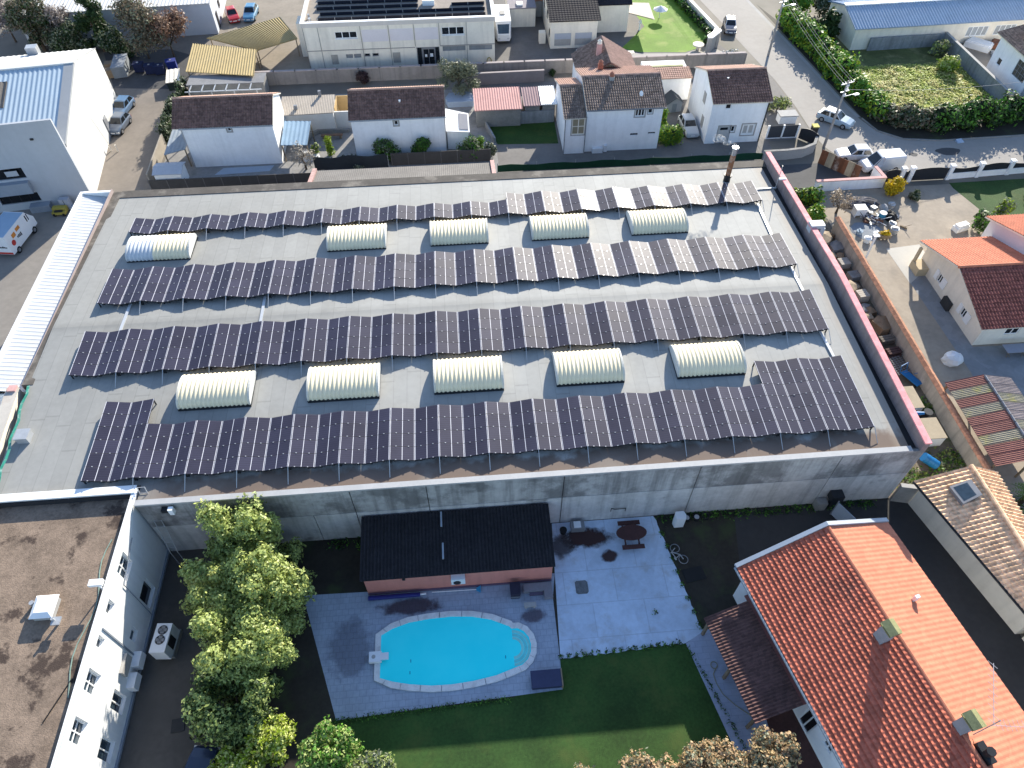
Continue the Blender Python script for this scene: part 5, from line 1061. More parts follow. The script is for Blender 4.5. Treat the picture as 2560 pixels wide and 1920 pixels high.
for i in range(8): b = B(); b.cyl((4.5 * i, .1, 0), (4.5 * i, .1, 1.15), .04, .04, 6); b.obj('post', M_CONC_L, t)
# ------------------------------------------------------------------ white building with the brown flat roof (lower left)
t = thing('white_flat_roofed_building', 'white two storey building with brown mossy flat roof and a raised white parapet', 'building', (-23.0, 27.0, 0))
Hw = [(4.4, 5.8, 4.6, 6.1), (7.55, 8.35, 5.3, 6.1), (9.75, 10.4, 5.3, 6.1), (11.65, 12.85, 4.6, 6.1), (14.25, 15.5, 4.6, 6.1), (17.0, 18.3, 4.6, 6.1), (4.5, 6.0, .7, 2.5), (7.85, 8.65, 1.6, 2.45), (11.8, 12.9, .95, 2.65), (14.4, 15.6, .95, 2.65), (17.1, 18.3, .95, 2.65)]
b = B(); b.wall((0, -24, 0), (0, 1), 24, 6.6, [(24 - h[1], 24 - h[0], h[2], h[3]) for h in Hw], .28)
b.q((0, 0, 0), (-26, 0, 0), (-26, 0, 6.6), (0, 0, 6.6)); b.q((-.28, 0, 6.6), (-.28, -24, 6.6), (-.28, -24, 5.9), (-.28, 0, 5.9)); b.q((0, -24, 6.6), (0, 0, 6.6), (-.28, 0, 6.6), (-.28, -24, 6.6)); b.q((-26, -.4, 5.9), (-.28, -.4, 5.9), (-.28, -.4, 6.6), (-26, -.4, 6.6)); b.q((-26, -.4, 6.598), (-.28, -.4, 6.598), (-.28, .12, 6.598), (-26, .12, 6.598))
b.obj('wall', mat('bright_white_wall', (.82, .82, .81), .04, .5, streak=.08), t)
for i, h in enumerate(Hw):
    big = h[3] - h[2] > 1
    window(t, (0, -24, 0), (0, 1), 24 - h[1], 24 - h[0], h[2], h[3], M_WHITE2, M_GLASSB if i != 6 else M_GLASS, .24, (.5,) if big and i != 6 else (), .07, (.5,) if i in (3, 4, 0, 5) else ())
b = B(); b.prism([(-26, -24), (-.285, -24), (-.285, -.405), (-26, -.405)], 5.5, 6.08)
b.obj('roof', mat('mossy_gravel', (.31, .23, .17), .32, .9, fine=7, dirt=(.045, .03, .024), dirt_amt=.9, dirt_sc=.3, dirt_lo=.55, dirt_hi=.62, bump=.6, bsc=14), t)
b = B(); b.box(-26, -.34, -.52, -.406, 6.082, 6.5); b.box(-.4, -.286, -24, -.53, 6.082, 6.35); b.obj('upstand', mat('bitumen_black', (.035, .035, .04), .2, 1), t)
b = B(); b.box(-.02, .09, -24, -.02, 6.602, 6.66); b.box(-26, -.03, -.42, .16, 6.602, 6.68); b.obj('coping', M_WHITE2, t)
b = B(); b.box(-4.05, -2.9, -8.6, -7.35, 6.1, 6.6); r_ = b.obj('rooflight', M_CONC_L, t); b = B(); b.add([(-4.15, -8.7, 6.602), (-2.8, -8.7, 6.602), (-2.8, -7.25, 6.602), (-4.15, -7.25, 6.602), (-3.9, -8.4, 6.78), (-3.05, -8.4, 6.78), (-3.05, -7.55, 6.78), (-3.9, -7.55, 6.78)], [[0, 1, 5, 4], [1, 2, 6, 5], [2, 3, 7, 6], [3, 0, 4, 7], [4, 5, 6, 7]]); b.obj('dome', M_WHITE2, r_)
b = B(); b.cyl((-2.6, -8.9, 6.05), (-2.6, -8.9, 6.9), .09, .09, 7); b.box(-2.7, -2.2, -9.2, -8.7, 6.6, 6.7); b.cyl((-4.4, -7.6, 6.05), (-4.4, -7.6, 6.5), .15, .15, 8); b.obj('roof_vent', M_GALV, t)
b = B(); b.cyl((-.45, -7.0, 6.05), (-.45, -7.0, 7.1), .05, .05, 6); b.box(-.85, -.05, -7.2, -6.8, 7.1, 7.35); b.obj('floodlight', M_WHITE2, t)
b = B(); P = [(-.9 - .25 * math.sin(i * .8), -3.5 - .75 * i, 6.12) for i in range(14)]; b.tube(P, .035, 4); b.obj('cable', mat('pale_green_cable', (.3, .42, .36), .2, 2), t)
b = B(); b.tube([(-1.7, -14.5, 6.1), (-.8, -12.2, 6.12), (-.4, -12.4, 6.15)], .04, 4); b.obj('black_cable', M_BLACK, t)
for y, z in ((-9.6, .7), (-10.9, .6)):
    b = B(); b.box(.005, .5, y - .5, y + .45, z, z + .75); b.obj('air_conditioner', M_PLASTIC_W, t)
b = B(); b.box(.005, .22, -10.9, -9.7, 1.9, 2.7); b.obj('wall_box', M_STONE, t)
b = B(); b.box(.005, .15, -24, -.1, .1, .3); b.box(.005, .06, -9.4, -9.3, .3, 6); b.tube([(.08, -3.2, 5.6), (.08, -6.2, 5.0), (.08, -6.3, .4)], .03, 5); b.obj('pipework', mat('blue_grey_pipe', (.3, .34, .4), .1, 1), t)
b = B(); 
for k in range(3): b.box(.006, .14, -16.3 - .32 * k, -16.05 - .32 * k, 1.0, 1.25)
b.obj('meter_boxes', M_DARK, t)
b = B()  # roof ladder at the corner
for s in (0, .5): b.tube([(.15 + s, -.2, 6.9), (1.1 + s, -2.6, 2.0), (1.1 + s, -2.6, .1)], .03, 4)
for k in range(12): b.tube([(.15 + .08 * k, -.2 - .2 * k, 6.9 - .41 * k), (.65 + .08 * k, -.2 - .2 * k, 6.9 - .41 * k)], .02, 4)
b.obj('ladder', M_GALV, t)
t = thing('heat_pump', 'tall white heat pump with two round black fans beside the white building', 'heat pump', (-21.35, 18.5, 0), rad(-4))
b = B(); b.box(-.55, .55, -.75, 1.05, 0, .45); b.obj('plinth', M_CONC, t)
b = B(); b.box(-.5, .5, -.95, .95, .452, 1.75); b.obj('casing', M_PLASTIC_W, t)
for y in (.5, -.15):
    b = B(); b.cyl((0, y, 1.752), (0, y, 1.79), .31, .31, 18); f = b.obj('fan', M_DARK, t)
    b = B()
    for k in range(4): a = k * math.pi / 2; b.box(-.02 + .14 * math.cos(a) - .1, .02 + .14 * math.cos(a) + .1, y + .14 * math.sin(a) - .1, y + .14 * math.sin(a) + .1, 1.7905, 1.795)
    b.obj('blades', M_GREYM, f)
b = B(); b.box(.501, .515, -.4, .3, .6, 1.6); b.obj('side_grille', M_DARK, t)
b = B(); b.box(-.4, .4, -.4, .4, 0, .06); solo(b, 'manhole_cover', 'square dark manhole cover in the driveway', 'manhole cover', M_DARK, (-19.8, 13.5, Z2), .1)

# ------------------------------------------------------------------ pool garden
t = thing('pool_house', 'long low salmon pool house with black tiled roof against the concrete wall', 'pool house', (-8.35, 21.15, 0))
b = B(); b.wall((0, 0, 0), (1, 0), 12.9, 2.55, [], .1); b.q((12.9, 0, 0), (12.9, 4.3, 0), (12.9, 4.3, 3.1), (12.9, 0, 2.55)); b.q((0, 4.3, 0), (0, 0, 0), (0, 0, 2.55), (0, 4.3, 3.1)); b.q((12.9, 4.3, 0), (0, 4.3, 0), (0, 4.3, 3.1), (12.9, 4.3, 3.1)); b.obj('wall', mat('salmon_render', (.62, .24, .19), .06, .6, streak=.1), t)
b = B(); b.sheet((-.18, -.2, 2.56), (13.05, -.2, 2.56), (13.05, 4.32, 3.2), (-.18, 4.32, 3.2), .24, .05, 13, .03, 0, 6, .08); b.obj('roof', mat('black_tile', (.026, .024, .028), .2, .8, cell=.15, cell_sc=5), t)
b = B(); b.box(5.35, 5.47, 3.1, 4.25, 3.15, 3.27); b.box(5.4, 5.52, .8, 2.0, 2.83, 2.93); b.obj('roof_flashing', mat('pale_flashing', (.45, .5, .56), .1, 2), t)
b = B(); b.box(0, 12.9, -.12, -.004, .0, .12); b.obj('plinth', mat('dusky_plinth', (.2, .14, .2), .1, 1), t)
b = B(); b.box(5.9, 6.85, -.42, -.01, 1.35, 2.1); ac = b.obj('air_conditioner', M_PLASTIC_W, t); b = B(); b.cyl((6.3, -.43, 1.65), (6.3, -.455, 1.65), .26, .26, 14); b.obj('fan', M_DARK, ac)
b = B(); b.box(2.6, 2.8, -.12, -.004, 1.95, 2.15); b.obj('wall_lamp', M_DARK, t)
# the pool
def pool_pts(g=0.):
    P = []
    top = [(-7.35, 18.1), (-6.6, 18.5), (-5.5, 18.83), (-4.2, 18.97), (-2.6, 19.02), (-1.2, 18.9), (.1, 18.58), (1.3, 18.02), (1.45, 17.85)]
    arc = [(1.85, 17.85), (2.25, 17.62), (2.55, 17.2), (2.66, 16.7), (2.6, 16.2), (2.36, 15.72), (1.95, 15.38), (1.5, 15.25)]
    bot = [(1.3, 15.18), (.2, 14.85), (-1.3, 14.62), (-2.7, 14.52), (-4.0, 14.55), (-5.4, 14.75), (-6.5, 15.0), (-7.35, 15.3)]
    P = top + arc + bot
    if g:
        cx, cy = -2.4, 16.75; Q = []
        n = len(P)
        for i in range(n):
            a = Vector(P[i - 1]); c = Vector(P[(i + 1) % n]); d = (c - a).normalized(); nr = Vector((-d.y, d.x)); Q.append((P[i][0] + nr.x * g, P[i][1] + nr.y * g))
        return Q
    return P
t = thing('swimming_pool', 'turquoise boat shaped swimming pool with pale stone edging and rounded steps', 'pool', (0, 0, 0))
inn, out = pool_pts(), pool_pts(.38)
b = B(); n = len(inn)
for i in range(n):
    j = (i + 1) % n
    for s0, s1 in ((0, .485), (.515, 1)):
        f = lambda P, s: (P[i][0] + (P[j][0] - P[i][0]) * s, P[i][1] + (P[j][1] - P[i][1]) * s)
        b.prism([f(inn, s0), f(inn, s1), f(out, s1), f(out, s0)][::-1], .0, .13)
b.obj('edging', mat('pool_stone', (.72, .71, .69), .12, 2, dirt=(.35, .34, .33), dirt_amt=.4, dirt_sc=1.5), t)
m, nt, bs = _nodes('pool_water')
v = _pos(nt, 'world'); col = _mix(nt, _ramp(nt, _noise(nt, v, .35, 3), .3, .7), (.02, .93, .96, 1), (.04, .97, .99, 1))
nt.links.new(col, bs.inputs['Base Color']); bs.inputs['Roughness'].default_value = .06; bs.inputs['Specular IOR Level'].default_value = .25
bp = nt.nodes.new('ShaderNodeBump'); bp.inputs['Strength'].default_value = .12; bp.inputs['Distance'].default_value = .03; nt.links.new(_noise(nt, v, 3.5, 3), bp.inputs['Height']); nt.links.new(bp.outputs[0], bs.inputs['Normal'])
b = B(); b.q(*[(x, y, .055) for x, y in inn][::-1]); b.obj('water', m, t)
for k, (rr, c) in enumerate(((.98, (.3, .95, .9)), (.8, (.2, .9, .9)), (.62, (.34, .98, .92)))):
    cx, cy = 1.45, 16.55; b = B(); P = [(cx + rr * 1.17 * math.cos(a), cy + rr * 1.22 * math.sin(a)) for a in np.linspace(-math.pi / 2, math.pi / 2, 17)]; Q = [(cx + (rr - .16) * 1.17 * math.cos(a), cy + (rr - .16) * 1.22 * math.sin(a)) for a in np.linspace(-math.pi / 2, math.pi / 2, 17)]
    for i in range(16): b.q((*P[i], .058), (*P[i + 1], .058), (*Q[i + 1], .058), (*Q[i], .058))
    b.obj('step', mat(f'step_tint_{k}', c, .1, 3, rough=.1), t)
b = B()
for x, y in ((-5.35, 16.25), (-5.4, 15.5), (.9, 16.0)): b.box(x - .025, x + .025, y - .1, y + .1, .056, .06)
b.obj('floor_mark', mat('pool_mark', (.01, .3, .5), .1, 2), t)
t = thing('diving_board', 'white diving board at the straight end of the pool', 'diving board', (-7.4, 16.6, .13))
b = B(); b.box(-.65, .15, -.34, .34, 0, .3); b.box(.15, .62, -.22, .22, .16, .28); b.obj('board', M_PLASTIC_W, t); b = B(); b.cyl((-.35, 0, .301), (-.35, 0, .315), .13, .13, 12); b.obj('disc', M_CONC_L, t)
t = thing('pool_locker', 'dark blue pool equipment locker at the corner of the deck', 'locker', (2.4, 13.72, Z3))
b = B(); b.box(.05, 1.9, .06, 1.0, 0, .5); b.obj('box', mat('navy_box', (.035, .045, .1), .1, 1, rough=.5), t); b = B(); b.box(0, 1.95, .0, 1.08, .502, .58); b.obj('lid', mat('navy_lid', (.05, .06, .13), .1, 1, rough=.5), t); b = B(); b.box(1.96, 2.04, 0, 1.1, 0, .62); b.obj('side_post', M_WOOD, t)
t = thing('cover_roll', 'long rolled dark blue pool cover lying along the salmon wall', 'pool cover', (-8.3, 20.72, .22))
b = B(); b.cyl((0, 0, 0), (3.6, 0, 0), .17, .15, 10); b.obj('roll', mat('cover_blue', (.02, .025, .2), .15, 1, rough=.45), t); b = B(); b.cyl((3.6, 0, 0), (4.0, .03, 0), .07, .07, 8); b.obj('axle', M_PLASTIC_W, t)
t = thing('pool_brush', 'pool brush with blue head on a long white pole below the salmon wall', 'brush', (-3.9, 20.85, .12))
b = B(); b.cyl((0, 0, 0), (3.1, -.05, 0), .03, .03, 6); b.obj('pole', M_WHITE2, t); b = B(); b.prism([(3.1, -.12), (3.4, -.3), (3.42, .2), (3.1, .02)], -.04, .08); b.obj('head', mat('sky_blue', (.05, .4, .7), .1, 2), t)
t = thing('barbecue', 'small dark covered barbecue by the salmon wall', 'barbecue', (1.9, 20.4, 0)); b = B(); b.box(-.32, .32, -.45, .35, 0, .75); b.box(-.36, .36, -.5, .4, .752, .86); b.obj('body', mat('navy_cover', (.04, .04, .07), .2, 2), t); b = B(); b.box(-.34, .34, -.52, -.46, .3, .4); b.obj('handle', M_GREYM, t)
t = thing('masonry_bench', 'L shaped grey masonry bench in the corner of the deck', 'bench', (2.5, 19.7, 0)); b = B(); b.box(0, 2.0, .55, 1.1, Z3, .42); b.box(1.4, 2.0, .0, .548, Z3, .42); b.obj('seat', mat('bench_stone', (.3, .29, .32), .1, 1), t); b = B(); b.box(.4, 1.35, .35, .54, Z3, .2); b.obj('step', mat('bench_dark', (.17, .13, .19), .1, 1), t)
t = thing('stone_bench', 'pale stone slab seat in front of the masonry bench', 'bench', (2.85, 19.3, 0)); b = B(); b.box(-.42, .42, -.16, .16, .28, .4); b.obj('seat', M_CONC_L, t); b = B(); b.box(-.35, -.22, -.13, .13, Z3, .279); b.box(.22, .35, -.13, .13, Z3, .279); b.obj('leg', M_CONC_L, t)
t = thing('picnic_table', 'dark red oval picnic table with two attached benches on the terrace', 'picnic table', (10.75, 23.95, Z3))
M_PT = mat('dark_red_wood', (.1, .045, .042), .2, 2)
b = B(); b.prism([(1.13 * math.cos(a), .62 * math.sin(a)) for a in np.linspace(0, 2 * math.pi, 25)[:-1]], .7, .77); b.obj('tabletop', M_PT, t)
for y in (-1.0, .95): b = B(); b.box(-.82, .82, y - .17, y + .17, .42, .48); b.obj('bench_seat', M_PT, t)
for x in (-.5, .5): b = B(); b.box(x - .05, x + .05, -1.0, .95, .3, .37); b.cyl((x, -.75, 0), (x, -.3, .7), .05, .05, 5); b.cyl((x, .75, 0), (x, .3, .7), .05, .05, 5); b.obj('leg_frame', M_PT, t)
t = thing('grill_box', 'small grey metal box with pale top beside the burnt patch', 'box', (6.95, 25.0, Z3)); b = B(); b.box(-.5, .5, -.32, .32, 0, .55); b.obj('body', M_GREYM, t); b = B(); b.box(-.3, .22, -.25, .25, .552, .62); b.obj('top', M_PLASTIC_W, t)
t = thing('charcoal_bucket', 'small black bucket standing beside the grey box', 'bucket', (5.85, 24.75, Z3)); b = B(); b.cyl((0, 0, 0), (0, 0, .4), .22, .28, 12); b.obj('bucket', M_BLACK, t)
t = thing('water_heater', 'white upright appliance standing against the concrete wall', 'appliance', (14.5, 24.75, 0)); b = B(); b.prism([(-.34, -.3), (.34, -.3), (.42, .05), (.3, .34), (-.3, .34), (-.42, .05)], 0, 1.3); b.obj('casing', M_PLASTIC_W, t)
t = thing('wheel_rims', 'pair of pale wheel rims lying by the concrete wall', 'wheel', (15.6, 25.1, 0))
for x in (-.35, .4):
    b = B(); b.cyl((x, 0, 0), (x, 0, .22), .3, .3, 14); w_ = b.obj('tyre', M_BLACK, t); b = B(); b.cyl((x, 0, .222), (x, 0, .24), .19, .19, 12); b.obj('rim', M_GALV, w_)
t = thing('old_tyre', 'black tyre lying by the concrete wall beside the rims', 'tyre', (16.7, 25.2, 0)); b = B(); n = 16
for i in range(n): a0, a1 = 2 * math.pi * i / n, 2 * math.pi * (i + 1) / n; b.cyl((.26 * math.cos(a0), .26 * math.sin(a0), .1), (.26 * math.cos(a1), .26 * math.sin(a1), .1), .1, .1, 7)
b.obj('tyre', M_BLACK, t)
b = B(); b.tube([(-.35, .05, .7), (-.1, -.02, .7), (.4, -.02, .7), (.7, 0, .7)], .03, 5); b.tube([(-.35, .05, .7), (-.36, .05, .3)], .03, 5); b.tube([(.7, 0, .7), (.71, 0, .3)], .03, 5)
solo(b, 'wall_bracket', 'thin dark metal bracket fixed to the concrete wall above the terrace', 'bracket', M_DARK, (9.8, 25.5, .9))
t = thing('bicycle', 'white bicycle lying beside the terrace edge', 'bicycle', (14.05, 22.3, 0), rad(115))
for x in (-.5, .5):
    b = B(); n = 16
    for i in range(n): a0, a1 = 2 * math.pi * i / n, 2 * math.pi * (i + 1) / n; b.cyl((x + .33 * math.cos(a0), .05 + .33 * math.sin(a0), .15), (x + .33 * math.cos(a1), .05 + .33 * math.sin(a1), .15), .03, .03, 5)
    b.obj('wheel', M_GREYM, t)
b = B(); b.tube([(-.5, .05, .2), (-.1, .05, .22), (.35, .5, .25), (-.2, .5, .25), (-.1, .05, .22)], .035, 5); b.tube([(.5, .05, .2), (.35, .5, .25), (.3, .62, .3)], .035, 5); b.box(-.32, -.1, .52, .62, .24, .3); b.obj('frame', M_CONC_L, t)
b = B(); b.box(-.75, .75, -.5, .5, 0, .04); solo(b, 'black_mat', 'black rubber mat on the soil beside the terrace', 'mat', M_BLACK, (14.75, 20.7, Z2), .15)
b = B(); P = [(14.5 + .22 * math.cos(a), 14.35 + .22 * math.sin(a), .05) for a in np.linspace(0, 6.2, 14)] + [(14.3, 13.8, .05), (14.35, 13.2, .05), (14.6, 12.5, .05), (15.2, 11.8, .05), (15.9, 11.2, .05), (16.4, 10.7, .05)]; b.tube(P, .03, 5)
solo(b, 'garden_hose', 'pale yellow garden hose trailing along the path', 'hose', mat('hose_yellow', (.4, .38, .25), .1, 2))
t = thing('white_gate_panel', 'white metal gate panel standing open by the corner of the concrete wall', 'gate', (26.2, 24.6, 0), rad(-62)); b = B(); b.box(0, 1.6, -.03, .03, .1, 1.75); b.obj('panel', mat('pale_gate', (.5, .56, .64), .06, 1), t); b = B(); b.cyl((0, 0, 0), (0, 0, 1.9), .06, .06, 6); b.obj('post', M_GREYM, t)
t = thing('meter_cabinet', 'dark box on a rough concrete block by the white gate panel', 'cabinet', (25.9, 25.25, 0)); b = B(); b.box(-.8, -.05, -.3, .3, 0, 1.0); b.obj('block', M_CONC, t); b = B(); b.box(0, .9, -.35, .33, 1.2, 1.9); b.box(.3, .55, -.1, .2, 0, 1.2); b.obj('box', M_DARK, t)
t = thing('garden_table', 'long pale garden table with trestle legs on the terrace of the cream house', 'table', (47.6, 39.1, Z2)); b = B(); b.box(-.2, 3.4, -.5, .5, .72, .77); b.obj('tabletop', mat('lilac_table', (.45, .46, .52), .06, 2), t)
for x in (.1, 1.5, 3.0): b = B(); b.cyl((x, -.4, 0), (x + .3, .3, .72), .03, .03, 5); b.cyl((x + .3, -.4, 0), (x, .3, .72), .03, .03, 5); b.obj('leg', M_WOOD, t)
def lump(name, label, cat, x, y, rx, ry, h, m, seed=1):
    g = np.random.default_rng(seed); b = B(); n = 12; k = 5
    rings = [[(rx * math.cos(2 * math.pi * i / n) * c * g.uniform(.8, 1.15), ry * math.sin(2 * math.pi * i / n) * c * g.uniform(.8, 1.15), h * z * g.uniform(.85, 1.1)) for i in range(n)] for c, z in ((1, 0), (1.02, .35), (.85, .7), (.45, .95))]
    vs = [p for r in rings for p in r] + [(0, 0, h)]
    fs = [[r * n + i, r * n + (i + 1) % n, (r + 1) * n + (i + 1) % n, (r + 1) * n + i] for r in range(3) for i in range(n)] + [[3 * n + i, 3 * n + (i + 1) % n, 4 * n] for i in range(n)]
    b.add(vs, fs); return solo(b, name, label, cat, m, (x, y, 0))
lump('white_sack', 'big crumpled white sack on the gravel near the garden table', 'sack', 42.6, 38.7, .85, .75, 1.0, M_PLASTIC_W, 3)
M_SCRAP = mat('mixed_scrap', (.3, .3, .32), .5, 3, cell=.5, cell_sc=2.2)
lump('scrap_heap', 'dark heap of scrap and machine parts by the white garden wall', 'heap', 43.4, 61.6, 2.0, 1.0, .7, mat('dark_scrap', (.07, .07, .085), .5, 3, cell=.5, cell_sc=3), 4)
g = np.random.default_rng(17); t = thing('junk_pile', 'jumble of metal, wood and plastic junk between the white tank and black cover', 'junk pile', (43.8, 59.0, 0)); JM = [M_DARK, M_GREYM, M_GALV, M_WOOD, mat('rusty_junk', (.28, .13, .08), .3, 3), M_PLASTIC_W, M_SCRAP]
for i, mm in enumerate(JM):
    b = B()
    for k in range(7):
        x, y = g.normal(0, 1.2 if i % 5 else .4), g.normal(0, .9 if i % 5 else .35); sx, sy, h = g.uniform(.08, .45), g.uniform(.06, .3), g.uniform(.1, .55)
        b.box(x - sx, x + sx, y - sy, y + sy, 0, h, 0, g.uniform(0, 3)); 
        if k % 3 == 0: b.cyl((x, y, .1), (x + g.normal(0, .6), y + g.normal(0, .6), g.uniform(.3, .9)), .03, .03, 5)
    b.obj(['dark_parts', 'grey_parts', 'bright_parts', 'planks', 'rusty_parts', 'white_parts', 'mixed_parts'][i], mm, t)
lump('grey_tarpaulin', 'flat grey tarpaulin spread on the ground by the potted plants', 'tarpaulin', 42.3, 57.0, 1.6, 1.5, .12, mat('tarp_grey', (.3, .33, .37), .08, 1.5), 5)
t = thing('white_tank', 'white cube shaped plastic tank standing in the clutter by the bare shrub', 'tank', (42.4, 59.8, 0)); b = B(); b.box(-.55, .6, -.45, .45, 0, .95); b.obj('tank', M_PLASTIC_W, t); b = B(); b.box(-.6, .65, -.5, .5, .952, 1.05); b.obj('lid', M_WHITE2, t)
t = thing('blue_drum', 'light blue drum standing among the clutter', 'drum', (44.6, 58.9, 0)); b = B(); b.cyl((0, 0, 0), (0, 0, .8), .36, .36, 12); b.obj('drum', mat('light_blue_drum', (.05, .3, .5), .1, 2), t); b = B(); b.cyl((0, 0, .802), (0, 0, .86), .38, .38, 12); b.obj('lid', M_PLASTIC_W, t)
lump('black_cover', 'black plastic cover folded beside the blue drum', 'cover', 45.6, 58.9, .6, 1.0, .8, M_BLACK, 6)
lump('grey_sheet', 'curled pale grey sheet standing beside the black cover', 'sheet', 45.3, 60.0, .3, .8, .9, mat('pale_grey_sheet', (.45, .46, .48), .1, 2), 7)
t = thing('flatbed_trailer', 'small wooden crate planter with yellow plants on the gravel', 'planter', (43.5, 55.7, 0)); b = B(); b.box(-.6, .6, -.35, .35, .25, .65); b.obj('crate', M_WOOD, t)
for k in range(3): b = B(); b.cyl((-.4 + .4 * k, 0, 0), (-.4 + .4 * k, 0, .249), .12, .12, 8); b.obj('leg', M_DARK, t)
leafobj(leaves([(0, 0, .75)], np.array([[.55, .35, .25]]), 160, .13), 'plants', L_YEL, t)
for i, (x, y, s, mm, lab) in enumerate(((41.6, 55.4, .35, M_WHITE2, 'white plastic tub at the edge of the grey tarpaulin'), (42.9, 56.2, .3, M_WHITE2, 'small white bucket in front of the grey tarpaulin'), (41.3, 56.7, .3, mat('pale_blue_tub', (.4, .5, .6), .1, 2), 'pale blue tub at the corner of the tarpaulin'), (45.2, 57.6, .35, M_GALV, 'shiny metal can among the engine parts'), (45.0, 56.6, .4, M_GALV, 'shiny engine part lying on the gravel'), (46.5, 60.8, .35, M_GALV, 'shiny metal crate behind the black cover'))):
    b = B(); b.cyl((0, 0, 0), (0, 0, s * 1.4), s, s * 1.15, 9); b.box(-s * .8, s * .9, -s * .2, s * .3, s * 1.402, s * 1.8); solo(b, 'plastic_tub' if i < 3 else 'metal_can', lab, 'container', mm, (x, y, 0), i * .7, 'clutter in the gravel yard')
b = B(); b.box(-.08, .08, -.08, .08, 0, 2.9); b.box(-.3, .3, -.2, .2, 2.9, 3.0); solo(b, 'gate_post', 'slim post with white cap standing by the tiled wall', 'post', M_WHITE2, (40.4, 52.8, 0))
b = B(); b.box(-.8, .8, -.4, .4, 0, .5); b.box(-.7, .7, -.3, .3, .5, .75); solo(b, 'white_bench', 'white block seat beside the clipped shrub', 'bench', M_WHITE2, (52.2, 56.5, 0), .3)

# ------------------------------------------------------------------ sheds and canopies round the houses
def canopy(name, label, A, Bq, Cq, D, m, cat='canopy', posts=True, period=.3, amp=.03, group=None, postm=None):
    """sheet roof on posts; A B low edge, C D high edge (world points)"""
    o = Vector((A[0], A[1], 0)); f = lambda p: tuple(Vector(p) - o)
    t = thing(name, label, cat, o, 0, group); b = B(); b.sheet(f(A), f(Bq), f(Cq), f(D), period, amp, 0, 0, 0, 5, .05); b.obj('roof', m, t)
    if posts:
        for p in (A, Bq, Cq, D): b = B(); q = f(p); c = Vector(f(((A[0] + Cq[0]) / 2, (A[1] + Cq[1]) / 2, 0))); x, y = q[0] + (c.x - q[0]) * .06, q[1] + (c.y - q[1]) * .06; b.box(x - .06, x + .06, y - .06, y + .06, 0, q[2] - .1); b.obj('post', postm or M_WOOD, t)
    return t
M_TANS = mat('tan_sheet', (.6, .46, .22), .1, .7, dirt=(.4, .32, .18), dirt_amt=.4, dirt_sc=.6)
canopy('carport', 'tan corrugated carport roof, the lower one beside the alley', (-34.6, 92.8, 2.45), (-25.7, 91.0, 2.45), (-26.0, 97.0, 3.0), (-34.8, 99.4, 3.0), M_TANS, 'carport', True, .35, .04)
canopy('carport', 'tan corrugated open carport, the upper one leaning to the office block', (-26.3, 97.7, 2.5), (-21.2, 100.8, 2.5), (-24.1, 106.3, 3.1), (-33.2, 100.6, 3.1), M_TANS, 'carport', True, .38, .05)
t = thing('grey_shed_row', 'grey flat concrete shed roofs below the tan carport', 'shed', (-34.0, 90.0, 0)); b = B(); b.box(0, 9.5, 0, 2.3, 0, 2.0); b.obj('wall', M_CONC, t); b = B(); b.box(-.1, 9.6, -.1, 2.4, 2.002, 2.1); b.obj('roof', mat('grey_felt', (.3, .3, .31), .15, .8), t)
b = B()
for k in range(6): b.box(.5 + 1.5 * k, .62 + 1.5 * k, -1.6, 0, 2.0, 2.08)
b.box(0, 9.5, -1.65, -1.5, 1.9, 2.0)
for k in range(4): b.box(.4 + 2.8 * k, .52 + 2.8 * k, -1.65, -1.5, 0, 1.9)
b.obj('pergola_beam', M_GALV, t)
t = thing('cream_lean_to', 'flat pale sheet roofed outbuilding with cream wall between the two white houses', 'outbuilding', (-21.0, 80.8, 0)); b = B(); b.box(0, 6.1, .2, 3.5, 0, 2.5); b.box(6.102, 8.6, .9, 1.1, 0, 2.2); b.obj('wall', mat('cool_white', (.68, .66, .63), .06, .6), t)
b = B(); b.sheet((-.2, -.1, 2.6), (6.2, .1, 2.6), (6.2, 3.7, 2.95), (-.2, 3.7, 2.95), .2, .02, 0, 0, 0, 5, .06); b.obj('roof', mat('dusty_sheet', (.55, .48, .4), .12, .6), t)
b = B(); b.cyl((4.4, 3.5, 2.8), (4.4, 3.5, 3.6), .2, .2, 8); b.box(1.5, 1.9, .9, 1.2, 2.75, 3.2); b.obj('roof_vent', M_GREYM, t)
t = thing('orange_enclosure', 'small sunlit orange walled corner beside the second white house', 'enclosure', (-14.9, 82.4, 0)); b = B(); b.box(0, .12, 0, 3, 0, 2.3); b.box(.122, 2.2, 2.85, 3, 0, 2.3); b.obj('wall', mat('orange_wall', (.6, .42, .2), .08, 1), t); b = B(); b.box(.3, 2.0, .3, 2.4, 0, .25); b.obj('floor', mat('orange_cover', (.55, .33, .1), .1, 1), t)
canopy('blue_canopy', 'blue ribbed sheet canopy beside the first white house', (-20.4, 75.0, 2.2), (-17.4, 74.8, 2.2), (-17.3, 79.2, 2.6), (-20.4, 79.5, 2.6), mat('blue_sheet', (.3, .44, .58), .08, .7), 'canopy', True, .5, .03)
canopy('grey_blue_canopy', 'triangular blue grey sheet canopy between fence and first white house', (-33.3, 74.1, 2.2), (-31.1, 74.9, 2.3), (-31.0, 78.9, 2.6), (-33.2, 78.9, 2.6), mat('greyblue_sheet', (.38, .44, .5), .1, .7), 'canopy', True, .5, .02)
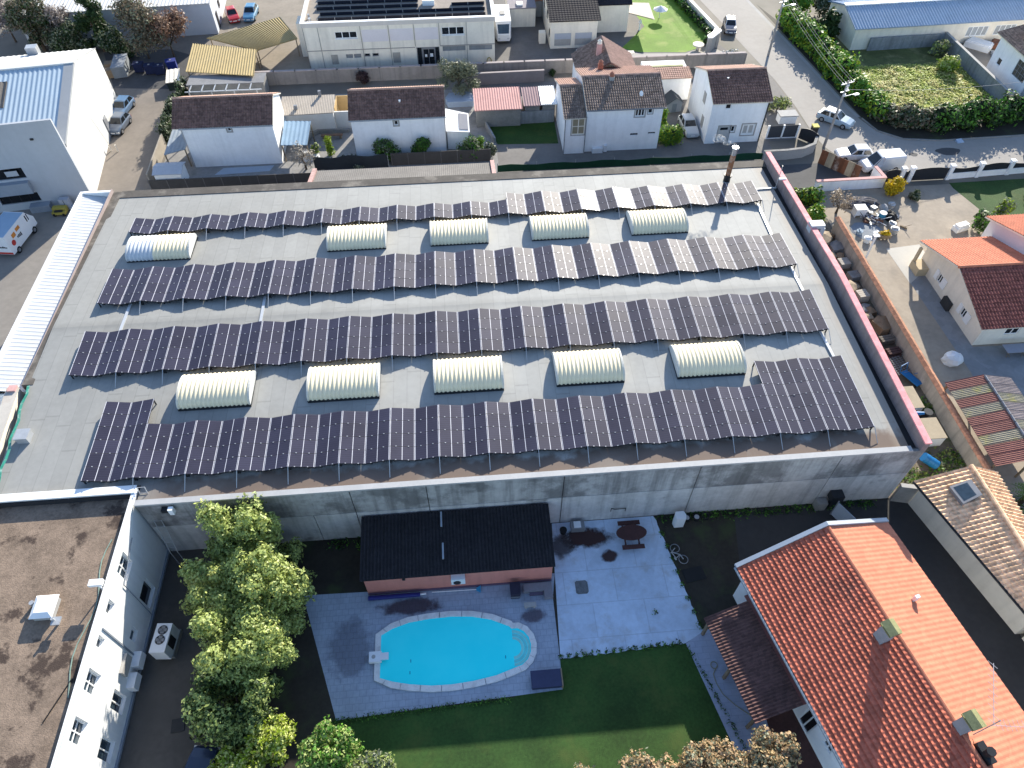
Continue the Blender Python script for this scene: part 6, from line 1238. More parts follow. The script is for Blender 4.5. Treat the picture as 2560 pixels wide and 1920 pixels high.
t = thing('garden_shed', 'small shed with white ridged roof in the corner of the taupe fence', 'shed', (-34.0, 69.6 + 1.15, 0)); b = B(); b.box(.15, 3.0, .1, 2.2, 0, 1.8); b.obj('wall', M_WHITE2, t); b = B(); b.sheet((0, -.05, 1.85), (3.2, -.05, 1.85), (3.2, 1.15, 2.2), (0, 1.15, 2.2), .2, .012, 0, 0, 0, 4, .05); b.sheet((3.2, 2.35, 1.85), (0, 2.35, 1.85), (0, 1.15, 2.2), (3.2, 1.15, 2.2), .2, .012, 0, 0, 0, 4, .05); b.obj('roof', mat('shed_white', (.6, .63, .68), .05, 1), t)
t = thing('white_lean_to', 'white sloping lean-to with a grey solar panel on the second white house', 'lean-to', (-1.35, 75.8, 0)); b = B(); b.prism([(0, .3), (2.5, 0), (2.5, 3.2), (0, 3.9)], 0, [2.35, 2.25, 2.6, 2.9]); b.obj('wall', M_WHITE, t); b = B(); b.prism([(-.1, .1), (2.65, -.2), (2.65, 3.3), (-.1, 4.1)], [2.42, 2.32, 2.68, 2.98], [2.5, 2.4, 2.76, 3.06]); b.obj('roof', M_WHITE2, t); b = B(); b.prism([(1.45, .3), (2.5, .18), (2.5, 3.0), (1.45, 3.2)], [2.5, 2.45, 2.77, 2.85], [2.56, 2.51, 2.83, 2.91]); b.obj('solar_panel', mat('grey_panel', (.3, .3, .33), .06, 1, rough=.4), t)
M_PKS = mat('pink_sheet', (.72, .4, .36), .1, .6)
def shed(name, label, x0, x1, y0, y1, h0, h1, m, wm, cat='shed'):
    t = thing(name, label, cat, (x0, y0, 0)); b = B(); b.box(.1, x1 - x0 - .1, .15, y1 - y0, 0, h0 - .08); b.obj('wall', wm, t); b = B(); b.sheet((-.1, -.15, h0), (x1 - x0 + .1, -.15, h0), (x1 - x0 + .1, y1 - y0, h1), (-.1, y1 - y0, h1), .3, .03, 0, 0, 0, 5, .07); b.obj('roof', m, t); return t
shed('pink_roofed_shed', 'long shed with pale pink sheet roof beside the olive tree', 2.2, 7.8, 80.4, 85.0, 2.4, 2.7, M_PKS, M_CONC)
shed('mauve_roofed_shed', 'small shed with mauve roof between the pink roofed shed and a white panel', 8.2, 10.2, 81.0, 84.8, 2.4, 2.7, mat('mauve_sheet', (.4, .27, .28), .1, .6), M_CONC)
shed('white_roofed_shed', 'small shed with glaring white roof against the brown roofed house', 10.35, 12.1, 81.0, 84.8, 2.5, 2.75, M_WHITE2, M_CONC)
wallrun('stained_wall', 'low stained grey wall at the top of the small shaded lawn', [(3.4, 80.9), (11.9, 81.1)], 1.6, .2, M_OLDW)
wallrun('side_yard_wall', 'low grey wall at the side of the small shaded lawn', [(3.4, 80.7), (4.3, 76.9)], .7, .2, M_OLDW)
t = thing('flat_garage', 'white flat garage with pinkish roof between the brown roofed house and the fourth white house', 'garage', (24.2, 85.0, 0)); b = B(); b.box(0, 5.6, 0, 4.5, 0, 3.0); b.obj('wall', M_WHITE, t); b = B(); b.sheet((-.1, -.2, 3.02), (5.7, -.2, 3.02), (5.7, 2.2, 3.3), (-.1, 2.2, 3.3), .28, .03, 6, .04, 0, 5, .06); b.obj('roof', M_TILE_PK, t); b = B(); b.box(-.1, 5.0, 2.3, 2.7, 3.0, 3.35); b.obj('rear_wall', mat('lime_stained', (.55, .55, .3), .15, 1), t)
t = thing('playhouse', 'small grey childrens playhouse with dark pointed roof in front of the flat garage', 'playhouse', (26.3, 81.9, 0), rad(8)); b = B(); b.box(0, 2.0, 0, 1.6, 0, 1.3); b.q((0, -.002, 1.3), (2, -.002, 1.3), (1, -.002, 2.0)); b.obj('wall', mat('grey_white_board', (.5, .53, .57), .06, 2), t); b = B(); b.box(.7, 1.3, -.03, -.003, .05, 1.15); b.obj('door', mat('blue_grey_door', (.3, .35, .4), .05, 2), t)
b = B(); b.add([(-.2, -.3, 1.2), (1, -.3, 2.1), (1, 1.8, 2.1), (-.2, 1.8, 1.2), (2.2, -.3, 1.2), (2.2, 1.8, 1.2), (1, -.3, 2.02), (1, 1.8, 2.02)], [[0, 1, 2, 3], [4, 5, 2, 1], [0, 6, 1], [6, 4, 1], [3, 2, 7], [7, 2, 5], [0, 3, 7, 6], [6, 7, 5, 4]]); b.obj('roof', mat('dark_felt', (.07, .08, .09), .1, 2), t)
t = thing('curved_bench', 'weathered wooden bench on stone edging behind the small cypress', 'bench', (-16.6, 79.6, 0)); b = B(); b.box(0, 2.6, -.25, .25, .4, .48); b.obj('seat', mat('rust_wood', (.25, .15, .1), .2, 2), t); b = B(); b.box(.2, .4, -.2, .2, 0, .399); b.box(2.2, 2.4, -.2, .2, 0, .399); b.obj('leg', M_WOOD, t)
wallrun('rubble_edging', 'low rubble stone edging round the small garden bed', [(-18.3, 78.2), (-17.9, 80.2), (-17, 80.9), (-13.4, 80.8)], .45, .3, M_CONC)
b = B(); b.box(0, 2.0, 0, 1.3, 0, .06); b.box(.2, .8, 1.0, 1.8, 0, .5); solo(b, 'white_slabs', 'pile of white slabs beside the small bright cypress', 'slabs', M_PLASTIC_W, (-18.2, 74.6, 0), .3)
b = B(); b.prism([(-1.6, -1.1), (1.6, -1.1), (1.9, .2), (1.2, 1.2), (-1.4, 1.2), (-1.9, 0)], 0, .75); solo(b, 'covered_pool', 'above ground pool with pale blue cover under the olive tree', 'pool', mat('pale_blue_cover', (.4, .5, .65), .08, 1), (.5, 86.6, 0))
# lamp, parasol and planter on the bright lawn
t = thing('parasol', 'white garden parasol casting a long shadow on the bright lawn', 'parasol', (31.2, 108.6, 0)); b = B(); b.cyl((0, 0, 0), (0, 0, 1.6), .05, .05, 6); b.obj('pole', M_WHITE2, t); b = B(); b.cyl((0, 0, 1.25), (0, 0, 1.75), 1.1, .05, 8); b.obj('canopy', M_PLASTIC_W, t)
t = thing('garden_lamp', 'small white lamp statue at the edge of the bright lawn by the awning', 'lamp', (27.4, 104.9, 0)); b = B(); b.cyl((0, 0, 0), (0, 0, 1.0), .15, .1, 8); b.obj('post', M_WHITE2, t); b = B(); b.cyl((0, 0, 1.0), (.1, .1, 1.5), .3, .1, 8); b.obj('head', M_WHITE2, t)
t = thing('stone_table', 'round cream stone table near the corner of the bright lawn', 'table', (34.5, 98.35, 0)); b = B(); b.cyl((0, 0, .6), (0, 0, .75), .8, .8, 14); b.obj('tabletop', M_CREAM, t); b = B(); b.cyl((0, 0, 0), (0, 0, .599), .25, .25, 8); b.obj('leg', M_CREAM, t)
t = thing('pedestal', 'pale pedestal with bright slab top by the boundary wall', 'pedestal', (23.8, 95.2, 0)); b = B(); b.box(-.2, .2, -.2, .2, 0, 1.4); b.obj('post', M_WHITE2, t); b = B(); b.box(-.8, .8, -.4, .4, 1.402, 1.52); b.obj('slab', M_CREAM, t)
wallrun('road_wall', 'cream wall with railing between the bright lawn and the road', [(36.3, 98.6), (37.9, 101.8), (36.4, 111), (33.5, 128)], 1.3, .35, M_CREAM, .08, M_WHITE2)
t = thing('gate_pillars', 'cream gate pillars with white curved capping at the lawn corner', 'gate', (35.4, 96.9, 0)); b = B(); b.box(-.2, .25, -.25, .25, 0, 2.3); b.box(1.6, 2.0, 1.6, 2.1, 0, 2.0); b.prism([(.25, -.1), (1.6, 1.65), (1.5, 1.85), (.1, .15)], 0, 2.0); b.obj('pillar', M_STONE, t); b = B(); b.prism([(-.3, -.35), (.35, -.35), (2.1, 1.6), (2.0, 2.2), (1.4, 2.0), (-.3, .35)], 2.302, 2.45); b.obj('capping', M_WHITE2, t)
t = thing('white_flower_heap', 'patch of white flowering ground cover at the road corner by the gate pillars', 'plant', (38.6, 96.6, 0)); leafobj(leaves([(0, 0, .2), (.8, .3, .2), (.4, -.7, .2)], np.array([[.9, .6, .3]] * 3), 400, .12), 'foliage', [M_WHITE2, L_OLIVE], t)

# ------------------------------------------------------------------ vehicles
M_TYRE = mat('tyre', (.018, .018, .019), .15, 3); M_RIM = mat('rim', (.45, .46, .48), .06, 3, rough=.35, metal=.6); M_HL = mat('headlamp', (.75, .78, .8), .03, 3, rough=.1); M_TL = mat('tail_lamp', (.45, .02, .02), .05, 3, rough=.2)
def paint(n, c): return mat(n, c, .02, .5, rough=.28, spec=.5, coat=.5)
def vehicle(name, label, cat, x, y, rot, L, Wd, prof, roofz, hood, cab, pm, group=None, glassm=None, van=False, roofm=None):
    """prof: list of (s, top) along the length for the body, cab: (rear bottom, rear top, front top, front bottom)"""
    t = thing(name, label, cat, (x, y, 0), rot, group); h = Wd / 2; b = B()
    rows = []
    for s, zt, k in prof:
        w_ = h * k; rows.append([(s, -w_ * .93, .25), (s, -w_, .45), (s, -w_, zt - .16), (s, -w_ * .88, zt), (s, w_ * .88, zt), (s, w_, zt - .16), (s, w_, .45), (s, w_ * .93, .25)])
    n = len(rows); vs = [p for r in rows for p in r]
    fs = [[i * 8 + j, i * 8 + (j + 1) % 8, (i + 1) * 8 + (j + 1) % 8, (i + 1) * 8 + j] for i in range(n - 1) for j in range(8)]
    fs += [list(range(7, -1, -1)), [8 * (n - 1) + j for j in range(8)]]
    b.add(vs, [f[::-1] for f in fs]); body = b.obj('body', pm, t)
    a0, a1, a2, a3 = cab; zb = hood; w0, w1 = h * .93, h * .74
    cb = [(a0, -w0, zb - .08), (a3, -w0, zb - .08), (a3, w0, zb - .08), (a0, w0, zb - .08)]; ct = [(a1, -w1, roofz), (a2, -w1, roofz), (a2, w1, roofz), (a1, w1, roofz)]
    b = B(); b.add(cb + ct, [[0, 1, 5, 4], [1, 2, 6, 5], [2, 3, 7, 6], [3, 0, 4, 7]], 0); b.add([ct[0], ct[1], ct[2], ct[3], (a1 + .12, -w1 * .8, roofz + .05), (a2 - .15, -w1 * .8, roofz + .05), (a2 - .15, w1 * .8, roofz + .05), (a1 + .12, w1 * .8, roofz + .05)], [[4, 5, 6, 7], [0, 1, 5, 4], [1, 2, 6, 5], [2, 3, 7, 6], [3, 0, 4, 7]], 0)
    b.obj('cabin', roofm or pm, t)
    gm = glassm or M_GLASS
    def pane(nm, P, sh=.1, push=.012):
        P = [Vector(p) for p in P]; c = sum(P, Vector()) / 4; nr = (P[1] - P[0]).cross(P[3] - P[0]).normalized(); b = B(); b.q(*[tuple(c + (p - c) * (1 - sh) + nr * push) for p in P]); b.obj(nm, gm, t)
    pane('windscreen', [cb[1], cb[2], ct[2], ct[1]], .12)
    if not van: pane('rear_window', [cb[3], cb[0], ct[0], ct[3]], .16)
    f = .52 if not van else .0
    mid0 = tuple(Vector(cb[0]).lerp(Vector(cb[1]), .48)); mid1 = tuple(Vector(ct[0]).lerp(Vector(ct[1]), .48)); mid2 = tuple(Vector(cb[3]).lerp(Vector(cb[2]), .48)); mid3 = tuple(Vector(ct[3]).lerp(Vector(ct[2]), .48))
    if van: mid0, mid1, mid2, mid3 = [tuple(Vector(p).lerp(Vector(q), .86)) for p, q in ((cb[0], cb[1]), (ct[0], ct[1]), (cb[3], cb[2]), (ct[3], ct[2]))]
    else: pane('side_window', [cb[0], mid0, mid1, ct[0]], .2); pane('side_window', [mid2, cb[3], ct[3], mid3], .2)
    pane('side_window', [mid0, cb[1], ct[1], mid1], .2); pane('side_window', [cb[2], mid2, mid3, ct[2]], .2)
    for sx in (-L * .31, L * .31):
        for sy in (-1, 1):
            b = B(); b.cyl((sx, sy * (h - .2), .33), (sx, sy * (h + .01), .33), .33, .33, 14); w_ = b.obj('wheel', M_TYRE, t); b = B(); b.cyl((sx, sy * (h + .011), .33), (sx, sy * (h + .025), .33), .2, .2, 10); b.obj('rim', M_RIM, w_)
    zt = prof[-1][1]; zr2 = prof[0][1]
    for sy in (-1, 1):
        b = B(); b.box(L / 2 - .12, L / 2 + .015, sy * h * .72 - .18, sy * h * .72 + .18, zt - .22, zt - .06); b.obj('headlight', M_HL, t)
        b = B(); b.box(-L / 2 - .015, -L / 2 + .1, sy * h * .75 - .12, sy * h * .75 + .12, zr2 - .3, zr2 - .06); b.obj('tail_light', M_TL, t)
    b = B(); b.box(L / 2 - .02, L / 2 + .02, -.26, .26, .42, .53); b.obj('number_plate', M_WHITE2, t)
    return t
def car(label, x, y, rot, c, nm, L=4.1, Wd=1.74, roofc=None, group=None, glassm=None):
    p = [(-L / 2, .8, .86), (-L / 2 + .18, .98, .98), (-L * .28, 1.0, 1.0), (L * .16, .98, 1.0), (L * .34, .9, .98), (L / 2 - .15, .78, .92), (L / 2, .66, .8)]
    return vehicle('parked_car', label, 'car', x, y, rot, L, Wd, p, 1.47, .98, (-L * .44, -L * .33, L * .03, L * .2), paint(nm, c), group, roofm=paint(nm + '_roof', roofc) if roofc else None, glassm=glassm)
def vanv(label, x, y, rot, c, nm, L=4.4, Wd=1.85, H=1.9, group=None):
    p = [(-L / 2, H - .12, .93), (-L / 2 + .1, H, .98), (L * .08, H, 1.0), (L * .085, 1.1, 1.0), (L * .3, 1.05, .98), (L / 2 - .15, .92, .93), (L / 2, .75, .82)]
    return vehicle('parked_van', label, 'van', x, y, rot, L, Wd, p, H - .03, 1.08, (L * .04, L * .05, L * .14, L * .32), paint(nm, c), group, van=True)
car('silver white hatchback parked nose out between the hedge and the fourth white house', 28.1, 77.8, rad(-88), (.66, .68, .7), 'white_paint_car')
car('pale blue car with white roof driving round the bend by the concrete pole', 46.7, 78.0, rad(-45), (.4, .52, .62), 'pale_blue_car', 4.4, 1.8, (.8, .81, .78))
car('white estate car parked behind the rusty sheet fence', 46.0, 70.3, rad(176), (.76, .78, .8), 'white_estate', 4.2, 1.75)
vanv('glaring white box van parked by the pink capped garden wall', 48.2, 68.0, rad(184), (.8, .81, .82), 'van_paint_c', 4.6, 1.9, 1.95)
car('dark car with white roof coming down the road beside the cream wall', 40.6, 103.9, rad(-101), (.12, .13, .17), 'dark_car', 4.0, 1.7, (.78, .79, .8))
car('brownish car parked in front of the beige house garages', 19.3, 98.1, rad(190), (.26, .21, .2), 'taupe_car', 4.1, 1.75)
car('grey blue car parked along the gable of the white hall, nearer the camera', -41.5, 84.0, rad(-98), (.14, .18, .24), 'blue_grey_car', 3.9, 1.7)
car('blue car parked along the gable of the white hall, farther from the camera', -42.1, 87.9, rad(-98), (.12, .22, .36), 'steel_blue_car', 4.2, 1.75)
car('blue car with pale nose on the sandy yard behind the tan carport', -30.0, 114.0, rad(-92), (.1, .3, .5), 'sky_blue_car', 4.2, 1.75)
car('bright red car at the corner of the low industrial building', -32.6, 113.4, rad(-70), (.6, .02, .02), 'red_car', 3.7, 1.65)
car('dark blue car almost hidden by the trees at the bottom of the driveway', -17.9, 9.9, rad(80), (.02, .04, .1), 'navy_car', 4.2, 1.75)
# white motorhome beside the office
t = thing('motorhome', 'white motorhome parked between the office block and the beige house', 'motorhome', (7.3, 105.4, 0), rad(-91))
b = B(); b.prism([(-3.0, -1.1), (2.5, -1.1), (2.5, 1.1), (-3.0, 1.1)], .5, 2.85); b.prism([(2.5, -1.05), (3.3, -.85), (3.3, .85), (2.5, 1.05)], .45, [2.7, 1.3, 1.3, 2.7]); b.obj('body', M_PLASTIC_W, t)
b = B(); b.add([(2.62, -.85, 2.5), (3.22, -.75, 1.45), (3.22, .75, 1.45), (2.62, .85, 2.5)], [[0, 1, 2, 3]]); b.obj('windscreen', M_GLASSB, t)
for a in (-1, 1):
    for x in (-1.9, 2.2):
        b = B(); b.cyl((x, a * .85, .36), (x, a * 1.08, .36), .36, .36, 12); w_ = b.obj('wheel', M_TYRE, t); b = B(); b.cyl((x, a * 1.081, .36), (x, a * 1.1, .36), .2, .2, 10); b.obj('rim', M_RIM, w_)
b = B(); b.box(-.6, .5, -.35, .35, 2.852, 3.0); b.obj('roof_hatch', M_CONC_L, t); b = B(); b.box(-1.6, -.4, 1.102, 1.12, 1.5, 2.1); b.box(-1.6, -.4, -1.12, -1.102, 1.5, 2.1); b.obj('side_window', M_GLASS, t); b = B(); b.box(3.301, 3.33, -.8, -.5, .7, .9); b.box(3.301, 3.33, .5, .8, .7, .9); b.obj('headlight', M_HL, t)
# decorated van in the side yard
t = thing('decorated_van', 'white box van with orange and red graphics parked in the side yard', 'van', (-46.3, 62.6, 0), rad(82))
b = B(); b.prism([(-2.5, -1.05), (1.6, -1.05), (1.6, 1.05), (-2.5, 1.05)], .45, 2.6); b.prism([(1.6, -1.0), (2.6, -.9), (2.6, .9), (1.6, 1.0)], .45, [2.55, 1.35, 1.35, 2.55]); b.obj('body', M_PLASTIC_W, t)
b = B(); b.q((-2.45, -1.0, 2.606), (1.5, -1.0, 2.606), (1.5, 1.0, 2.606), (-2.45, 1.0, 2.606)); b.obj('roof', mat('sky_blue_roof', (.42, .58, .75), .05, 1, rough=.35), t)
b = B(); b.add([(1.72, -.85, 2.45), (2.5, -.8, 1.5), (2.5, .8, 1.5), (1.72, .85, 2.45)], [[0, 1, 2, 3]]); b.obj('windscreen', M_GLASS, t)
b = B(); b.prism([(1.3, -1.056), (1.75, -1.04), (1.75, -1.02), (1.3, -1.05)], 1.6, 2.3); b.obj('side_window', M_GLASS, t)
M_OR = mat('orange_print', (.8, .3, .06), .1, 2); M_RD = mat('red_print', (.65, .06, .05), .1, 2)
b = B()
for x, z, sx, sz in ((-1.2, 1.9, .3, .22), (-.3, 2.05, .35, .18)): b.box(x - sx, x + sx, -1.062, -1.053, z - sz, z + sz)
b.box(-2.56, -2.503, -.2, .35, 1.75, 2.0); b.box(-2.56, -2.503, .5, .8, 1.5, 1.75); b.obj('orange_graphic', M_OR, t)
b = B(); b.cyl((-1.7, -1.053, 1.35), (-1.7, -1.065, 1.35), .3, .3, 14); b.box(-2.53, -2.503, -1.0, 1.0, .5, .72); b.box(-2.53, -2.503, .35, .5, 1.2, 1.42); b.obj('red_graphic', M_RD, t)
b = B(); 
for k in range(4): b.box(-.9 + .2 * k, -.75 + .2 * k, -1.06, -1.053, 1.3 - .05 * k, 1.5 + .04 * (k % 2))
for k in range(5): b.box(-2.53, -2.503, -.75 + .16 * k, -.63 + .16 * k, 1.25, 1.36 + .05 * (k % 3))
b.obj('dark_lettering', M_NUM, t)
for x in (-1.6, 1.6):
    for a in (-1, 1):
        b = B(); b.cyl((x, a * .85, .36), (x, a * 1.06, .36), .36, .36, 12); w_ = b.obj('wheel', M_TYRE, t); b = B(); b.cyl((x, a * 1.061, .36), (x, a * 1.08, .36), .2, .2, 10); b.obj('rim', M_RIM, w_)
t = thing('pallet_truck', 'small yellow machine in the shade of the hall, beside a pale cabinet', 'machine', (-43.4, 67.1, 0)); b = B(); b.box(-.7, .7, -.5, .5, .2, .5); b.prism([(-.7, -.1), (.7, -.1), (.7, .5), (-.7, .5)], .502, .75); b.obj('body', mat('dull_yellow', (.5, .4, .08), .1, 2), t); b = B(); b.box(-.4, .4, -.45, -.15, .502, .6); b.obj('seat', M_DARK, t)
for x in (-.5, .5): b = B(); b.cyl((x - .1, -.4, .2), (x + .1, -.4, .2), .2, .2, 10); b.obj('wheel', M_BLACK, t)
t = thing('pale_cabinet', 'pale upright cabinet behind the yellow machine', 'cabinet', (-42.9, 68.0, 0)); b = B(); b.box(-.5, .5, -.3, .3, 0, 1.3); b.obj('body', mat('pale_lilac', (.5, .52, .58), .05, 2), t); b = B(); b.box(-.02, .02, -.33, -.302, .1, 1.25); b.obj('door_gap', M_DARK, t)
for i, (x, y, lab) in enumerate(((-45.9, 67.9, 'pale flat box on the kerb below the hall windows'), (-41.7, 67.8, 'pale flat box next to the cabinet and lean-to'))): b = B(); b.box(-.8, .8, -.3, .3, 0, .45); solo(b, 'flat_box', lab, 'box', mat('blue_white_box', (.45, .48, .54), .06, 2), (x, y, 0), .1)
# bins and containers by the trees
M_BINB = mat('dark_blue_bin', (.02, .03, .09), .15, 2); 
for i, (x, y, m_, lab) in enumerate(((-42.5, 98.2, M_BINB, 'dark blue bin nearest the grey container'), (-40.9, 97.6, M_BINB, 'dark blue bin, second from the grey container'), (-39.6, 97.4, M_BINB, 'dark blue bin in the middle of the bin group under the brown tree'), (-38.3, 98.6, mat('bright_blue_bin', (.02, .04, .25), .15, 2), 'bright blue bin nearest the tan carport'))):
    t = thing('waste_bin', lab, 'bin', (x, y, 0), rad(5 * i), 'waste bins under the trees'); b = B(); b.prism([(-.6, -.45), (.6, -.45), (.66, .5), (-.66, .5)], .15, 1.15); b.obj('body', m_, t); b = B(); b.box(-.68, .68, -.5, .55, 1.152, 1.25); b.obj('lid', m_, t); b = B(); b.cyl((-.5, -.3, .08), (-.4, -.3, .08), .08, .08, 8); b.cyl((.4, -.3, .08), (.5, -.3, .08), .08, .08, 8); b.obj('wheel', M_BLACK, t); b = B(); b.box(-.12, .12, -.1, .1, 1.252, 1.3); b.obj('sticker', M_GALV, t)
t = thing('skip_container', 'long grey metal container beside the corner of the white hall', 'container', (-44.9, 98.4, 0), rad(97)); b = B(); b.prism([(-1.8, -.8), (1.8, -.8), (2.0, .8), (-2.0, .8)], .1, 1.5); b.obj('body', mat('container_grey', (.3, .33, .36), .12, 1), t); b = B(); b.box(-1.9, 1.9, -.85, .85, 1.502, 1.56); b.obj('lid', mat('container_lid', (.35, .38, .42), .12, 1), t); b = B(); b.box(-.1, .1, -.87, -.81, .2, 1.5); b.obj('rib', M_GREYM, t)
for x, y, lab in ((-46.2, 97.2, 'tan cardboard crate beside the grey container, nearer one'), (-46.6, 99.1, 'tan cardboard crate beside the grey container, farther one')):
    b = B(); b.box(-.6, .6, -.5, .5, 0, 1.0); b.box(-.62, -.01, -.52, .52, 1.002, 1.05); b.box(.01, .62, -.52, .52, 1.002, 1.05); solo(b, 'cardboard_crate', lab, 'crate', mat('tan_crate', (.36, .27, .18), .1, 2), (x, y, 0), .2)
t = thing('cream_tarp_frame', 'glaring cream sheet laid over a dark frame at the end of the alley', 'cover', (-37.0, 94.2, 0), rad(12)); b = B(); b.box(-.8, .8, -1.4, 1.4, 0, 1.1); b.obj('frame', mat('dark_green_frame', (.04, .06, .05), .2, 2), t); b = B(); b.sheet((-.9, -1.5, 1.15), (.9, -1.5, 1.15), (.95, 1.5, 1.45), (-.7, 1.5, 1.45), .6, .03, 0, 0, 0, 5, .04); b.obj('sheet', M_CREAM, t)
# scattered things behind the blue workshop wall
for i, (x, y, sx, sy, h, m_, nm, lab) in enumerate(((66.8, 99.2, .5, .4, 1.2, M_BLUEP, 'blue_crate', 'strong blue crate in front of the blue roofed workshop'), (61.5, 98.4, 1.6, .7, .9, mat('pale_blue_goods', (.3, .42, .55), .15, 2), 'sheet_pile', 'pale blue stacked sheets behind the plot wall'), (64.6, 98.5, 1.1, .6, .8, mat('pale_blue_goods2', (.34, .46, .58), .15, 2), 'sheet_stack', 'light blue stacked panels next to the blue crate'), (58.9, 98.9, .9, 1.0, 1.0, M_GREYM, 'scrap_trailer', 'grey metal trailer frame at the dark corner of the workshop'), (74.3, 95.6, 1.0, 1.7, .9, M_PLASTIC_W, 'white_boat_cover', 'white covered load in the yard below the workshop windows'), (77.0, 95.5, .9, .9, .8, mat('rusty_goods', (.25, .11, .07), .3, 2), 'rusty_crate', 'rusty crate in the workshop yard'), (75.5, 92.3, 1.8, .8, .3, mat('grey_sheets', (.5, .5, .5), .15, 2), 'sheet_pile', 'pile of pale metal sheets beside the edge house'))):
    b = B(); b.prism([(-sx, -sy), (sx * .9, -sy), (sx, sy * .9), (-sx * .95, sy)], 0, h * .8); b.prism([(-sx * .9, -sy * .85), (sx * .7, -sy * .9), (sx * .85, sy * .8), (-sx * .8, sy * .85)], h * .8 + .002, h); solo(b, nm, lab, nm.split('_')[-1], m_, (x, y, 0), .2 * i)

# ------------------------------------------------------------------ poles and wires
M_POLE = mat('concrete_pole', (.42, .4, .38), .12, 1)
def pole(label, x, y, h, rot):
    t = thing('utility_pole', label, 'utility pole', (x, y, 0), rot, 'utility poles by the road'); b = B(); b.cyl((0, 0, 0), (0, 0, h), .17, .11, 8); b.obj('shaft', M_POLE, t)
    b = B(); b.box(-.9, .9, -.05, .05, h - .35, h - .25); b.box(-.6, .6, -.05, .05, h - 1.3, h - 1.2); b.obj('crossarm', M_GALV, t)
    b = B()
    for x_ in (-.8, -.4, .4, .8): b.cyl((x_, 0, h - .249), (x_, 0, h - .05), .06, .05, 6)
    for z in (.5, .9, 1.6): b.box(-.16, .16, -.2, -.1, h - z - .12, h - z + .12)
    b.obj('insulator', M_PLASTIC_W, t); b = B(); b.tube([(0, 0, h - 1.9), (.9, -.4, h - 1.6), (1.3, -.5, h - 1.6)], .04, 5); b.box(1.1, 1.7, -.68, -.35, h - 1.72, h - 1.58); b.obj('street_light', M_GALV, t); return t
pole('concrete utility pole at the bend beside the curved wall and the driving van', 43.5, 72.9, 8.2, .35)
pole('concrete utility pole farther up the road by the cream wall', 43.9, 95.7, 8.4, .35)
b = B()
for k, o in enumerate((-.8, -.4, .4, .8)):
    P = [(43.5 + .4 * s + o * .9, 72.9 + 22.8 * s + o * .3, 8.1 + .2 * s - 1.3 * 4 * s * (1 - s) * .35) for s in np.linspace(0, 1, 9)]; b.tube(P, .013, 4)
    P = [(43.9 - 4 * s + o * .9, 95.7 + 45 * s + o * .3, 8.3 - 1.3 * 4 * s * (1 - s) * .5) for s in np.linspace(0, 1, 9)]; b.tube(P, .013, 4)
b.tube([(43.5 + 26.5 * s, 72.9 + 3.2 * s, 7.2 - 2.0 * 4 * s * (1 - s) * .3 - 1.5 * s) for s in np.linspace(0, 1, 9)], .02, 4)
solo(b, 'overhead_wires', 'bundle of thin overhead wires strung between the two utility poles', 'wires', mat('wire_grey', (.35, .35, .36), .1, 1))
b = B(); b.cyl((0, 0, 0), (0, 0, 4.2), .12, .09, 8); b.box(-.3, .3, -.1, .1, 4.2, 4.3); solo(b, 'street_post', 'pale post at the road edge near the end of the black wavy fence', 'post', M_POLE, (66.3, 69.0, 0))
# ------------------------------------------------------------------ vegetation
# big glossy evergreens beside the pool
def cl(x, y, z0, z1, rx, ry, r, n, seed, lab, lm=None, nb=12, size=.2, taper=.25): return tree('evergreen_tree', lab, 'tree', x, y, lm or [L_MAG, L_MAG, L_MAG2], rx, ry, z0, z1, r, n, size, nb, seed, taper, group='glossy evergreens between driveway and pool')
cl(-16.0, 23.8, .8, 8.4, 3.4, 2.6, .75, 17000, 5, 'glossy evergreen rising above the edge of the concrete wall', None, 46, .115, .35)
cl(-17.9, 21.0, .6, 6.2, 2.8, 2.5, .65, 12000, 6, 'shorter yellow tipped evergreen reaching towards the white building', [L_MAG, L_MAG2, L_MAG2], 40, .115, .25)
cl(-14.8, 20.3, .4, 7.2, 3.9, 3.2, .78, 25000, 7, 'broad yellow green evergreen at the back corner of the pool deck', [L_MAG, L_MAG2], 64, .115, .25)
cl(-15.2, 16.8, .4, 7.0, 3.9, 3.4, .78, 26000, 8, 'tallest rounded evergreen in the middle of the row by the deck', [L_MAG, L_MAG, L_MAG2], 64, .115, .25)
cl(-15.5, 13.6, .4, 5.6, 3.3, 2.9, .72, 17000, 9, 'darker evergreen at the near end of the row by the driveway', [L_DARK, L_MAG, L_MAG], 48, .115, .25)
cl(-13.4, 11.6, .3, 3.6, 1.6, 1.7, .55, 6500, 10, 'bright lime bush by the lawn corner at the bottom of the picture', [L_BRIGHT, L_MAG2], 26, .11)
cl(-15.4, 9.9, .3, 3.8, 2.4, 1.7, .6, 7500, 11, 'yellow green bush over the dark blue car', [L_BRIGHT, L_MAG2], 30, .11)
cl(-10.0, 10.8, .3, 4.3, 2.0, 1.7, .6, 9500, 12, 'rounded green shrub on the lawn at the bottom of the picture', [L_HEDGE, L_MAG], 34, .105)
cl(-7.2, 9.4, .3, 3.0, 1.8, 1.4, .5, 6000, 13, 'pale olive shrub beside the rounded green one', [L_OLIVE, L_MAG], 26, .1)
